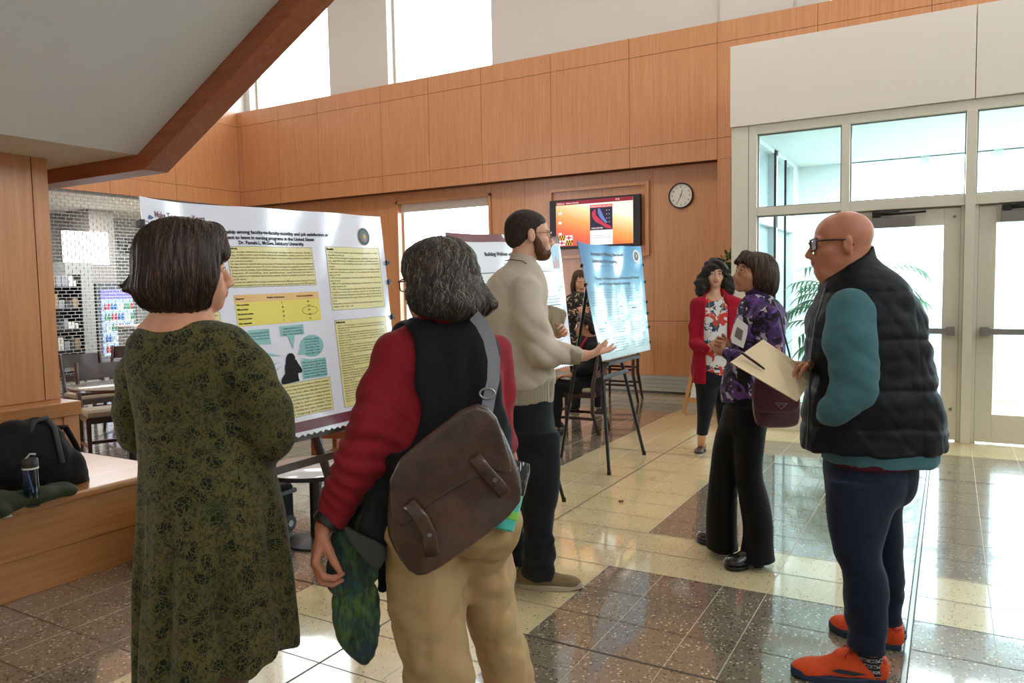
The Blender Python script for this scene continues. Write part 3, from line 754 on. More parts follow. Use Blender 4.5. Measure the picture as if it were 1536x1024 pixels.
def door(n, x0, x1, hinge, label):
    o = thing('door_%d' % n, label, 'door', ((x0+x1)/2, YD+.07, 0)); o['kind'] = 'structure'
    del o['category']; del o['label']
    m = MB(); st = .135
    for q in ((x0, x0+st, .012, 2.15), (x1-st, x1, .012, 2.15), (x0+st, x1-st, .012, .27), (x0+st, x1-st, 2.0, 2.15)): m.box((q[0], YD+.05, q[2]), (q[1], YD+.095, q[3]))
    m.build('door_frame', fr, o, bevel=.002)
    g = MB(); g.box((x0+st, YD+.069, .27), (x1-st, YD+.075, 2.0)); g.build('pane', M['glass'], o)
    b = MB(); b.box((x0+.04, YD-.03, 1.0), (x1-.04, YD-.005, 1.055)); b.mat(1)
    for xx in (x0+.03, x1-.10): b.box((xx, YD-.04, .99), (xx+.07, YD+.05, 1.065))
    b.build('panic_bar', [M['alu'], M['grey_metal']], o, bevel=.004)
    c = MB(); c.box((x0+.17, YD-.03, 1.995), (x0+.53, YD+.05, 2.095)); c.mat(1)
    c.bar((x0+.20, YD-.02, 2.115), (x0+.62, YD-.03, 2.125), .02, .02); c.bar((x0+.20, YD-.02, 2.135), (x0+.40, YD-.08, 2.14), .03, .02); c.box((x0+.17, YD-.04, 2.095), (x0+.24, YD+.01, 2.15))
    c.build('door_closer', [M['grey_metal'], M['dark_metal']], o, bevel=.004)
    k = MB()
    for z in (2.07, .30):
        k.tube([(x1-.05, YD+.035, z), (x1-.05, YD+.05, z)], .013, 12)
    k.build('bolt_cap', M['grey_metal'], o)
door(1, -.828, .068, 1, 'x'); door(2, .208, 1.108, 1, 'x')
# lobby beyond: outer glazing, ceiling, side wall with a window
lw = plain('lobby_paint', 'e2ecf0', .7); m = MB()
m.box((-2.0, 11.0, 0), (-1.27, 11.2, 3.6)); m.box((-2.0, 11.0, 3.05), (5.2, 11.2, 3.6)); m.box((-1.27, 11.0, 0), (5.2, 11.2, .1))
for x in (-.36, .42, 1.5, 2.6, 3.7, 4.8): m.box((x, 11.0, .1), (x+.10, 11.15, 3.05))
m.box((-1.27, 11.02, 2.18), (5.2, 11.14, 2.25)); m.box((-1.27, 11.02, .95), (5.2, 11.14, 1.0))
m.build('wall_lobby', lw, kind='structure', bevel=.004)
m = MB(); m.box((-1.9, YD+.2, 3.05), (5.2, 11.1, 3.08)); m.build('ceiling_lobby', lw, kind='structure')
m = MB(); x = -1.93
for (y0, y1, z0, z1) in ((8.24, 8.35, 0, 3.2), (9.35, 9.55, 0, 3.2), (10.6, 11.0, 0, 3.2), (8.35, 10.6, 3.0, 3.2), (8.35, 10.6, 2.15, 2.35), (8.35, 10.6, 0, .3)): m.box((x, y0, z0), (x+.12, y1, z1))
m.build('wall_lobby_left', lw, kind='structure')
m = MB(); m.box((-1.27, 11.06, .1), (5.2, 11.066, 3.05)); tag(m.build('window_20', M['glass']), kind='structure')
m = MB(); m.box((x+.05, 8.35, .3), (x+.055, 10.6, 3.0)); tag(m.build('window_21', plain('side_pane_grey', 'a9bcc0', .15)), kind='structure')
m = MB()
for y in (9.30, 9.93): m.box((x+.125, y, .3), (x+.15, y+.025, 3.0))
tag(m.build('trim_5', M['dark_metal']), kind='structure')
# ground outdoors
m = MB(); m.box((-40, 11.2, -.06), (60, 80, -.02)); tag(m.build('ground_outside', plain('pale_paving', 'c2c8ce', .9)), kind='structure')
m = MB(); m.box((5.6, -30, -.06), (40, 11.1, -.02)); tag(m.build('ground_side', M['white']), kind='structure')
# ------------------------------------------------------------------ stair overhead
sl = .537; z_l = 2.19; xk = -3.89; xe = 1.8
def zs(x, off=0): return z_l+off+max(0, (x-xk))*sl
poly = [(-5.3, z_l), (xk, z_l), (xe, zs(xe)), (xe, zs(xe)+.55), (xk-.25, z_l+.42), (-5.3, z_l+.42)]
m = MB(); m.prism([(x, 2.70, z) for x, z in poly], (0, .15, 0))
m.build('trim_stringer', M['wood_stair'], kind='structure', bevel=.003)
m = MB(); P = [(-7, z_l+.085), (xk-.05, z_l+.085), (xe, zs(xe)+.10), (xe, zs(xe)+.35), (xk-.3, z_l+.38), (-7, z_l+.38)]
m.prism([(x, -.3, z) for x, z in P], (0, 2.998, 0)); m.build('ceiling_stair', M['soffit'], kind='structure')
# ------------------------------------------------------------------ left: grille, what stands behind it
yz0, yz1 = 5.9, 9.78
m = MB()
z = .02; r = 0
while z < ZB:
    m.box((XL+.02, yz0, z-.004), (XL+.028, yz1, z+.004))
    y = yz0+(.06 if r % 2 else 0)
    while y < yz1: m.box((XL+.018, y-.0035, z), (XL+.030, y+.0035, min(z+.052, ZB))); y += .12
    z += .052; r += 1
tag(m.build('security_grille', M['steel'], origin=(XL+.02, yz0, 0)), 'closed metal roll-down grille of brick-like links across the shop front', 'grille')
m = MB(); m.box((XL-.1, 9.78, 0), (XL+.06, YF+.1, ZB)); m.box((XL-.1, yz0-.1, 0), (XL+.06, yz0, ZB)); m.box((XL-.1, -2, 0), (XL, yz0-.1, ZB)); tag(m.build('trim_6', M['wood']), kind='structure')
sh = plain('shop_wall_grey', '8d8f8c', .8); m = MB(); m.box((-17.2, 2, 0), (-17, 14, 3.6)); m.box((-17, 13.8, 0), (XL, 14, 3.6)); m.box((-17, 2, 0), (XL, 2.2, 3.6)); m.box((XL-.12, 2, 3.05), (XL-.02, 14, 4.8)); m.build('wall_shop', sh, kind='structure')
m = MB(); m.box((-17.2, 2, 3.3), (XL-.1, 14, 3.4)); m.build('ceiling_shop', M['white'], kind='structure')
m = MB(); m.box((-16.4, 9.5, 0), (-15.6, 10.05, 3.3)); m.build('wall_shop_pillar', plain('shop_pillar_taupe', '8c8680', .8), kind='structure')
# ------------------------------------------------------------------ writing and print on curved sheets
_dg = None
def text_mesh(s, size=1., align='LEFT', bold=0., space=1.):
    cu = bpy.data.curves.new('t', 'FONT'); cu.body = s; cu.size = size; cu.align_x = align; cu.offset = bold; cu.space_line = space; cu.resolution_u = 2; cu.fill_mode = 'FRONT'
    o = bpy.data.objects.new('t', cu); C.objects.link(o); bpy.context.view_layer.update()
    me = bpy.data.meshes.new_from_object(o.evaluated_get(bpy.context.evaluated_depsgraph_get()))
    V = [tuple(v.co) for v in me.vertices]; F = [tuple(p.vertices) for p in me.polygons]
    bpy.data.objects.remove(o); bpy.data.curves.remove(cu); bpy.data.meshes.remove(me); return V, F
class Sheet:
    """bilinear patch tl,tr,br,bl (+bend along its normal); u to the right, v down, in metres of paper"""
    def __init__(s, tl, tr, br, bl, w, h, bend=0., curl=0.):
        s.c = [np.array(p, float) for p in (tl, tr, br, bl)]; s.w, s.h = w, h; s.n = nrm(np.cross(s.c[1]-s.c[0], s.c[3]-s.c[0]))*-1; s.bend = bend; s.curl = curl
        if s.n @ (O3-s.c[0]) < 0: s.n = -s.n
    def p(s, u, v, off=0.):
        a, b = u/s.w, v/s.h; tl, tr, br, bl = s.c
        q = (tl*(1-a)+tr*a)*(1-b)+(bl*(1-a)+br*a)*b
        d = s.bend*math.sin(math.pi*a)*(1-b*.5)+s.curl*max(0, 1-a*6)**2*max(0, 1-b*1.5)+.004*math.sin(a*19+b*5)*(1-b)
        return q+s.n*(d+off)
    def sheet(s, m, scallop=True, nu=96, nv=14, th=.005):
        P = np.array([[s.p(s.w*i/(nu-1), (s.h+(.006*math.sin(i*math.pi*.75) if scallop else 0))*j/(nv-1)) for j in range(nv)] for i in range(nu)])
        a = MB(); a.grid(P); nv_ = len(a.v); Q = P-s.n*th; e = [i*nv for i in range(nu)]+[(nu-1)*nv+j for j in range(1, nv)]+[i*nv+nv-1 for i in range(nu-2, -1, -1)]+[j for j in range(nv-2, 0, -1)]
        fs = a.f+[[nv_+i for i in f[::-1]] for f in a.f]+[(e[(i+1) % len(e)], e[i], nv_+e[i], nv_+e[(i+1) % len(e)]) for i in range(len(e))]
        m.add(a.v+list(Q.reshape(-1, 3)), fs); return m
    def rect(s, m, u0, v0, u1, v1, off=.0012, n=10):
        P = np.array([[s.p(u0+(u1-u0)*i/n, v0+(v1-v0)*j/4, off) for j in range(5)] for i in range(n+1)]); m.grid(P); return m
    def poly(s, m, pts, off=.0015):
        c = np.mean(pts, 0); vs = [s.p(c[0], c[1], off)]+[s.p(a, b, off) for a, b in pts]; k = len(pts)
        m.add(vs, [(0, 1+i, 1+(i+1) % k) for i in range(k)]); return m
    def text(s, m, txt, u, v, size, align='LEFT', bold=0., wid=None, off=.002):
        V, F = text_mesh(txt, size, align, bold)
        k = 1.
        if wid and V: k = wid/max(1e-6, max(x for x, y, z in V)-min(0, min(x for x, y, z in V)))
        if V: m.add([s.p(u+x*k, v-y, off) for x, y, z in V], F)
        return m
    def para(s, m, lines, u, v, wid, size, lead=1.25, off=.002):
        for i, t in enumerate(lines):
            full = len(t) > 40
            s.text(m, t, u, v+i*size*lead, size, wid=wid if full else None, off=off)
        return m
    def frame(s, m, u0, v0, u1, v1, t=.0015, off=.0016):
        for q in ((u0, v0, u1, v0+t), (u0, v1-t, u1, v1), (u0, v0, u0+t, v1), (u1-t, v0, u1, v1)): s.rect(m, *q, off=off)
        return m
def seal(s, m, u, v, r, mats=(0, 1, 2, 3)):
    for k, (rr, mi, o) in enumerate(((r, mats[0], .0020), (r*.93, mats[1], .0026), (r*.72, mats[2], .0032))):
        m.mat(mi); s.poly(m, [(u+rr*math.cos(a), v+rr*math.sin(a)) for a in np.linspace(0, 2*math.pi, 33)[:-1]], o)
    m.mat(mats[3]); s.poly(m, [(u-r*.5, v+r*.3), (u-r*.1, v-r*.5), (u+r*.2, v+r*.1), (u+r*.5, v-r*.2), (u+r*.45, v+r*.45), (u, v+r*.6)], .0038)
    m.mat(mats[0]); s.poly(m, [(u-r*.2, v+r*.1), (u+r*.1, v-r*.35), (u+r*.3, v), (u+r*.1, v+r*.35)], .0044)
    m.mat(mats[4] if len(mats) > 4 else mats[1]); 
    for a in np.linspace(0, 2*math.pi, 25)[:-1]: s.poly(m, [(u+r*(.82+.06*math.cos(t))*math.cos(a)+.0*t, v+r*(.82+.06*math.sin(t))*math.sin(a)) for t in (0, 2.1, 4.2)], .0036)
SEAL = [M['mar'], plain('seal_gold', 'c8a048', .4), plain('seal_green', '35664f', .4), plain('seal_navy', '1b2a4a', .4)]
# ---------------- the large poster by the woman in the green dress
tl, tr = onx(196, 300, -2.50), onx(570, 325, -2.52); br = onx(601, 618, -2.29); blx = onx(428, 655, -2.29)
bl = np.array([-2.29, tl[1]-.02, (br[2]+blx[2])/2-.005])
PL = Sheet(tl, tr, br, bl, 1.32, .95, .012, .05)
root = thing('research_poster', 'large white research poster with yellow text boxes and a maroon foot band, nearest the camera', 'poster', (-2.3, 2.2, bl[2]))
PL.sheet(MB()).build('sheet', M['poster'], root)
m = MB(); PL.rect(m, .0, .893, 1.32, .934); m.build('foot_band', M['mar'], root)
m = MB(); PL.text(m, 'Make Tomorrow Yours', .060, .068, .032, bold=.0008, wid=.225); m.mat(0); PL.text(m, '\u2022 \u2022 \u2022 \u2022 \u2022 \u2022 \u2022 \u2022 \u2022', .062, .084, .012, wid=.16); m.build('heading', M['mar'], root)
m = MB(); PL.poly(m, [(.025, .075), (.035, .062), (.045, .066), (.055, .070), (.045, .077), (.032, .080)]); m.build('bird_mark', plain('blue_print', '27407e', .4), root)
m = MB()
for t, u0, u1, v in (('The relationship among faculty-to-faculty-incivility and job satisfaction or', .265, .926, .113), ('intent to leave in nursing programs in the United States', .352, .835, .136), ('Dr. Pamela L. McGee, Salisbury University', .419, .771, .157)): PL.text(m, t, u0, v, .0205, bold=.0006, wid=u1-u0)
m.build('title', M['ink'], root)
m = MB(); seal(PL, m, 1.178, .105, .044, (1, 3, 2, 0)); m.build('university_seal', SEAL, root)
BOX = ((.03, .17, .285, .40), (.03, .42, .285, .865), (.36, .165, .815, .332), (.898, .160, 1.278, .449), (.906, .493, 1.275, .875), (.36, .733, .832, .872))
TB = []
for q in BOX:
    m = MB(); PL.rect(m, *q); m.mat(1); PL.frame(m, *q); TB.append(m.build('text_box', [M['ybox'], M['ink_g']], root))
m = MB(); PL.rect(m, .36, .392, .82, .486); m.mat(1); PL.rect(m, .36, .361, .82, .392); TAB = m.build('results_table', [M['ytab'], M['otab']], root)
m = MB(); PL.text(m, 'Methods', .366, .178, .012, bold=.0004)
PL.para(m, ['This study utilized a cross-sectional comparative survey design.', 'Using a stratified random cluster sampling method was used based on nursing programs in the north', 'and south established, but due to low initial response rate the sampling method was changed to', 'use a convenience sample.', 'The data collection methods used a survey using the Workplace Incivility Scale and the Job Satisfaction', 'Bowling Green State University. The survey included participant demographics and questions of', 'faculty-to-faculty incivility. Open-ended questions were asked about incivility experiences and the', 'impact of incivility, job satisfaction, and intent to leave.', 'Data analysis was completed using descriptive statistics, Pearson correlation and linear regression', 'and SD reports.', 'Consent was implied if the participant completed the survey. IRB approval was obtained from the', 'university to maintain the strict data security and response rate (return target n=38, 30%) was met.'], .366, .192, .443, .0104, 1.18)
m.build('body_text', M['ink'], TB[2]); m = MB(); PL.text(m, 'Results', .904, .176, .015, bold=.0005)
PL.para(m, ['\u2022 52% of the participants reported being somewhat or very', 'dissatisfied with their job.', '\u2022 35% of the participants report faculty incivility moderately', 'or significantly influenced job satisfaction.', '\u2022 There is a relationship between years and their', 'intention.', '\u2022 26% of respondents reported exposure to incivility in the', 'past two months, monthly or the emotional exhaustion', 'with a p < 0.001.', '\u2022 67% of the participants identify incivility is faculty with the', 'years of tenure.', '\u2022 48% of the participants experience it frequently or intended', 'to leave being their job.', '\u2022 82% of the participants responded that they reported the', 'incident very few times and it is rarely seen.', '\u2022 43% of the participants responded they by the faculty', '(50%) Relationships through ability not likely to have been', 'known.', 'There was a moderate positive correlation between the two', 'variables, r (144) = .38, p < .001.'], .906, .190, .358, .0110, 1.18)
m.build('body_text', M['ink'], TB[3]); m = MB(); PL.text(m, 'References', .912, .508, .014, bold=.0005)
refs = ['Clark, C. M. & Springer, P. J. Incivility in nursing education and a', 'descriptive study of faculty and student perceptions. Journal of Nursing', 'Education, 46(1), 7-14.', 'Peters, A. B. Faculty to faculty incivility: Experiences of novice nurse', 'faculty in academia. Journal of Professional Nursing, 30(3), 213-227.']*7
PL.para(m, refs[:31], .92, .522, .335, .0092, 1.2)
m.build('body_text', M['ink'], TB[4]); m = MB()
PL.para(m, ['Results show that faculty was considered a moderate to severe impact in half the workplace', 'and nearly half reported an intention that faculty incivility intent is mostly.', 'exists. Incivility frequently comes from other faculty members.', 'Many if there was a reflecting factors attributed incivility impacts on a faculty satisfaction', 'and they mean. No significant moderate, positive and negative on relation to intent.', 'however, more than it includes incivility is, years of working in nurse', 'the least, satisfied. Retained faculty can explore activities. They', 'Strategies to reduce faculty to faculty incivility are a time a faculty incivility.', 'attributes should be an ongoing and continue.'], .37, .750, .452, .0112, 1.28)
m.build('body_text', M['ink'], TB[5]); m = MB()
rowsT = (('Response', 'Number of participants', 'Percent of participants'), ('Not a problem', '9', '6.3'), ('Mild problem', '45', '31.7'), ('Moderate problem', '58', '47.1'), ('Serious problem', '22', '14.6'), ('Not responded', '1', '1.4'))
for k, (u0, u1) in enumerate(((.366, .366), (.525, .60), (.69, .745))):
    m = MB()
    for j, rw_ in enumerate(rowsT): PL.text(m, rw_[k], u1 if j else u0, .380 if j == 0 else .386+j*.0185, .0102, bold=.0003)
    m.build('table_text', M['ink'], TAB)
m = MB(); m.tube([PL.p(.757+.045*math.cos(a), .441+.018*math.sin(a), .002) for a in np.linspace(0, 2*math.pi, 25)[:-1]], .0006, 4, closed=True); m.build('emphasis_ring', M['ink'], TAB); m = MB()
for i in range(30):
    v = .19+i*.0225
    if .39 < v < .43: continue
    PL.text(m, 'Incivility is defined as rude or disruptive behaviour', .04, v, .012, wid=.235)
m.build('body_text', M['ink'], TB[1])
CO = (((.573, .498, .706, .540), [(.612, .54), (.65, .54), (.632, .600)], ['I observed behaviour in', 'meetings to us, especially', 'the new hires all'], .585, .513, .11),
      ((.40, .503, .515, .565), [(.50, .56), (.512, .565), (.592, .604)], ['I feel that people should', 'to come in ways with me', 'and to avoid all group'], .408, .520, .10),
      ((.742, .592, .072, .046, 0), [(.672, .598), (.70, .625), (.650, .622)], ['However calling', 'out of incivility is', 'not of senior of', 'with those of the', 'meetings in class', "they don't see"], .70, .566, .085),
      ((.666, .648, .818, .727), [(.69, .648), (.72, .648), (.655, .636)], ['This may discourage and hurts', 'upon who play until', 'manipulative words are heard', 'around - nobody denies', 'always want more stressed', 'study a possible to see'], .672, .662, .14),
      ((.43, .605, .055, .030, 0), [(.47, .595), (.475, .612), (.566, .618)], ['around, Student', 'to negate in'], .395, .604, .075),
      ((.36, .648, .445, .672), [(.44, .655), (.445, .668), (.560, .640)], [], 0, 0, 0), ((.36, .694, .44, .722), [(.43, .70), (.44, .715), (.565, .655)], [], 0, 0, 0))
for q, tail, ls, u, v, w in CO:
    m = MB(); PL.poly(m, tail, .0022)
    if len(q) == 4: PL.rect(m, *q, off=.002, n=4)
    else: PL.poly(m, [(q[0]+q[2]*math.cos(t), q[1]+q[3]*math.sin(t)) for t in np.linspace(0, 2*math.pi, 29)[:-1]], .002)
    o = m.build('speech_callout', M['tealp'], root)
    if ls:
        m = MB()
        for i, t in enumerate(ls): PL.text(m, t, u, v+i*.0118, .0098, wid=w, off=.003)
        m.build('callout_text', M['ink'], o)
sil = [(.606, .612), (.622, .613), (.632, .622), (.636, .634), (.634, .643), (.640, .640), (.643, .648), (.650, .660), (.662, .678), (.667, .690), (.660, .697), (.648, .698), (.642, .696), (.640, .705), (.640, .716), (.643, .730), (.575, .733), (.548, .733), (.541, .725), (.545, .712), (.558, .700), (.570, .690), (.570, .676), (.574, .660), (.580, .650), (.584, .632), (.593, .618)]
m = MB(); PL.poly(m, sil, .0025); m.build('silhouette_print', M['ink'], root)
def clips(S, spots, ax, label, group):
    for u, v in spots:
        c = S.p(u+(.008 if u > .6 else -.010), v); m = MB(); m.obox(c, (S.n, nrm(S.c[1]-S.c[0]), Zu), (.011, .010, .012)); sd = 1 if u > .6 else -1; d = nrm(S.c[1]-S.c[0])*sd
        m.tube([c+S.n*.010+Zu*.006, c+S.n*.012-d*.022+Zu*.005, c+S.n*.012-d*.022-Zu*.005, c+S.n*.010-Zu*.006], .0012, 6)
        tag(m.build('binder_clip', M['black'], origin=tuple(c)), label, 'clip', group)
clips(PL, ((1.322, .235), (1.322, .33), (1.322, .50), (1.322, .70), (-.002, .10), (-.002, .5)), 0, 'small black binder clip gripping the side edge of the big yellow-boxed poster', 'clips on the big poster')
def easel(yc, label, mat, spread=.43, x0=-2.33, zt=1.75, back=-2.95, wide=.030, tray=.89, yb=None):
    """tripod easel that faces +x: two front legs, a rear leg, a tray and a cross bar"""
    r = thing('display_easel', label, 'easel', (x0-.25, yc, 0)); xt = x0-.24-.07; yb = yc if yb is None else yb
    for s in (-1, 1):
        m = MB(); m.tube([(x0, yc+s*spread, .005), (x0-.11, yc+s*(spread-.16), .72), (xt+.0, yc+s*.05, zt)], wide*.42, 10); m.tube([(x0+.001, yc+s*spread, 0), (x0, yc+s*spread, .03)], wide*.52, 10); m.build('leg', mat, r, smooth='auto')
    m = MB(); m.tube([(back, yb, .0), (xt, yc, zt)], wide*.42, 10); m.build('leg', mat, r, smooth='auto')
    m = MB(); m.bar((x0-.10, yc-spread+.12, .76), (x0-.10, yc+spread-.12, .76), .012, .035); m.build('cross_bar', mat, r, bevel=.003)
    m = MB(); m.bar((x0-.04, yc-.36, tray), (x0-.04, yc+.36, tray), .06, .012); m.bar((x0-.02, yc-.36, tray-.01), (x0-.02, yc+.36, tray-.01), .01, .03); m.build('tray', mat, r, bevel=.003)
    m = MB(); m.obox((xt, yc, zt), (V3(1, 0, 0), V3(0, 1, 0), Zu), (.02, .07, .03)); m.build('top_bracket', mat, r, bevel=.004)
    return r
easel(2.26, 'dark easel that carries the large yellow-boxed poster', M['dkwood'], .40, -2.31, 1.70, -3.3, .05, .905, yb=2.6)
# ---------------- the white poster behind the bespectacled presenter
q = [onx(664, 350, -2.55), onx(838, 355, -2.55), onx(860, 547, -2.29)]; q.append(np.array([-2.29, q[0][1]-.04, q[2][2]]))
PM = Sheet(*q, 1.36, .93, .01, .02)
root = thing('research_poster', 'white research poster with a maroon top band, half hidden behind the bespectacled presenter', 'poster', (-2.3, 4.1, q[2][2]))
PM.sheet(MB()).build('sheet', M['poster_w'], root)
m = MB(); PM.rect(m, 0, .0, 1.36, .052); m.build('head_band', M['mar'], root); m = MB(); PM.rect(m, 0, .86, 1.36, .905); m.build('foot_band', M['mar'], root)
m = MB(); PM.text(m, 'Building Wellness with Routine Education', .36, .145, .036, bold=.0008); PM.text(m, 'Salisbury University School of Nursing', .55, .205, .018)
PM.rect(m, 0, .255, 1.36, .259, .002); PM.rect(m, .0, .325, 1.0, .328, .002); PM.frame(m, 1.12, .62, 1.18, .71, .003, .002); PM.rect(m, 1.18, .66, 1.30, .662, .002); PM.rect(m, 1.10, .58, 1.32, .5815, .002); PM.rect(m, 1.05, .50, 1.30, .503, .002)
PM.text(m, 'Learning Objectives', .70, .31, .018)
for i in range(24):
    for u, w in ((.05, .35), (.50, .35), (.95, .36)):
        if (i*7+int(u*20)) % 5: PM.text(m, 'wellness education and routine practice outcomes in nursing', u, .36+i*.0205, .0115, wid=w*(.7+.3*((i*3) % 4)/3))
m.build('body_text', M['ink'], root)
m = MB(); PM.rect(m, 1.22, .07, 1.33, .245, .002); m.mat(1)
for u, h in ((1.235, .05), (1.26, .08), (1.29, .06)): PM.rect(m, u, .235-h, u+.016, .235, .003)
m.build('chart_print', [plain('pale_blue_print', '9cc4dc', .4), plain('coral_print', 'd77a6c', .4)], root); m = MB(); PM.rect(m, .52, .33, .57, .39, .002); m.build('green_note', plain('pale_green_print', 'a7cf9c', .4), root)
easel(4.26, 'black tripod easel under the white poster with the maroon top band', M['dark_metal'], .45, -2.32, 1.72, -3.0, .03)
# ---------------- the blue poster
q = [onx(861, 363, -2.60), onx(961, 369, -2.55), onx(975.5, 524, -2.29), onx(904, 541, -2.29)]
PB = Sheet(*q, 1.28, .93, -.03, .03)
def bluem():
    m = N('sky_blue_print'); g = m.n('ShaderNodeTexCoord'); s = m.t.nodes.new('ShaderNodeSeparateXYZ'); m.t.links.new(g.outputs['Object'], s.inputs[0])
    z = m.math('MULTIPLY', s.outputs[2], 1.08); m.set(Base_Color=m.ramp(z, [(0, 'cfe2e8'), (.4, '93c6de'), (.72, '6fb6e0'), (1, '3f9fdc')]), Roughness=.18); m.b.inputs['Coat Weight'].default_value = .6; m.b.inputs['Coat Roughness'].default_value = .04; return m.m
root = thing('research_poster', 'sky-blue research poster with a round crest, tilted on a black tripod easel', 'poster', (-2.3, 6.0, q[3][2]))
PB.sheet(MB()).build('sheet', bluem(), root)
m = MB(); PB.text(m, 'Strategies in Nursing Education', .28, .095, .046, bold=.001, wid=.62); PB.text(m, 'Enhances Adult Learning', .28, .155, .044, bold=.001, wid=.50); PB.text(m, 'Salisbury University School of Nursing, 2019', .30, .19, .018, wid=.42)
PB.text(m, 'Flipping Teaching Strategies to Students and Problem', .26, .30, .032, bold=.0006, wid=.92); PB.text(m, 'and Problem-Based Learning', .32, .345, .032, bold=.0006, wid=.66)
for i in range(25):
    v = .39+i*.0205
    for u, w in ((.06, .24), (.36, .38), (.84, .34)):
        if (i+int(u*10)) % 7: PB.text(m, 'active learning and teaching strategies support student engagement', u, v, .0135, wid=w*(.78+.22*((i*5) % 3)/2))
PB.text(m, 'References', .95, .56, .022, bold=.0006); m.build('body_text', plain('navy_print', '20304a', .4), root)
m = MB(); m.mat(2); seal(PB, m, 1.17, .095, .062, (1, 0, 2, 3)); m.build('university_seal', [plain('white_print', 'e8e8e8', .3)]+SEAL[1:], root)
clips(PB, ((1.282, .18), (1.282, .34), (1.282, .52), (1.282, .62), (1.282, .74), (1.282, .87), (-.002, .2), (-.002, .35)), 0, 'small black binder clip on the side edge of the sky-blue poster', 'clips on the blue poster')
easel(5.95, 'black tripod easel under the sky-blue poster', M['dark_metal'], .40, -2.33, 1.72, -2.95, .034)
# ---------------- screen and clock on the recessed wall
m = MB(); a, b, c, d = -5.14, -3.60, 1.90, 2.925; t = .055
for q in ((a, a+t, c, d), (b-t, b, c, d), (a+t, b-t, d-t, d), (a+t, b-t, c, c+t)): m.box((q[0], YR-.045, q[2]), (q[1], YR+.01, q[3]))
m.build('trim_7', M['wood'], kind='structure', bevel=.003)
tv = thing('wall_screen', 'black-framed flat screen on the wood wall showing an orange slide', 'television', (-4.40, YR-.10, 2.05))
x0, x1, z0, z1 = -5.09, -3.70, 2.045, 2.745; yt = 10.0
m = MB(); m.box((x0, yt, z0), (x1, yt+.06, z1)); m.build('bezel', M['black'], tv, bevel=.004)
m = MB(); m.box((x0+.4, yt+.06, z0+.2), (x1-.4, YR, z1-.2)); m.build('wall_mount', M['dark_metal'], tv)
s0, s1, t0, t1 = x0+.105, x1-.105, z0+.035, z1-.025
def scr():
    m = N('screen_slide'); tc = m.n('ShaderNodeTexCoord'); s = m.t.nodes.new('ShaderNodeSeparateXYZ'); m.t.links.new(tc.outputs['Generated'], s.inputs[0])
    f = m.math('ADD', s.outputs[2], m.math('MULTIPLY', m.math('SUBTRACT', s.outputs[0], .2), .55)); c = m.ramp(f, [(.0, 'c83a2a'), (.3, 'e4612c'), (.6, 'f6a24e'), (.9, 'fce0a8'), (1, 'fff4dc')])
    m.set(Base_Color=(0, 0, 0)); m.inp(m.b.inputs['Emission Color'], c); m.b.inputs['Emission Strength'].default_value = 1.25; m.b.inputs['Roughness'].default_value = .3; return m.m
m = MB(); m.box((s0, yt-.003, t0), (s1, yt, t1)); m.build('display', scr(), tv)
def er(m, u0, v0, u1, v1, k=1):
    W_, H_ = s1-s0, t1-t0; m.box((s0+u0*W_, yt-.003-.0015*k, t1-v1*H_), (s0+u1*W_, yt-.003-.0015*k+.001, t1-v0*H_))
def et(m, s, u, v, size, wid=None, k=2):
    V, F = text_mesh(s, size, 'LEFT', .0004); W_, H_ = s1-s0, t1-t0; kk = (wid*W_/max(x for x, y, z in V)) if wid else 1
    m.add([(s0+u*W_+x*kk, yt-.003-.0018*k, t1-v*H_+y) for x, y, z in V], F)
m = MB(); er(m, 0, 0, 1, .085); m.mat(1); er(m, .455, .085+.09, .745, 1.0); m.mat(2); er(m, .455, .125, .745, .19, 2); m.mat(3); er(m, .455, .19, .745, .68, 2)
m.mat(4)
W_, H_ = s1-s0, t1-t0
blob = [(.50, .24), (.53, .22), (.53, .34), (.57, .42), (.62, .5), (.66, .55), (.72, .6), (.735, .66), (.66, .64), (.6, .56), (.53, .50), (.49, .40), (.48, .30)]
m.add([(s0+u*W_, yt-.009, t1-v*H_) for u, v in blob], [tuple(range(len(blob)))]); m.mat(5)
blob = [(.56, .20), (.59, .22), (.63, .38), (.68, .52), (.66, .54), (.60, .44), (.56, .32)]; m.add([(s0+u*W_, yt-.0095, t1-v*H_) for u, v in blob], [tuple(range(len(blob)))])
m.mat(1)
for i in range(4):
    for u in (.67, .70): er(m, u, .25+i*.085, u+.008, .262+i*.085, 4)
er(m, .62, .80, .73, .81, 2)
m.mat(6)
for v in (.80, .84): er(m, .465, v, .73, v+.012, 2)
m.mat(1)
for v in (.24, .45, .70): er(m, .035, v, .075, v+.05, 2)
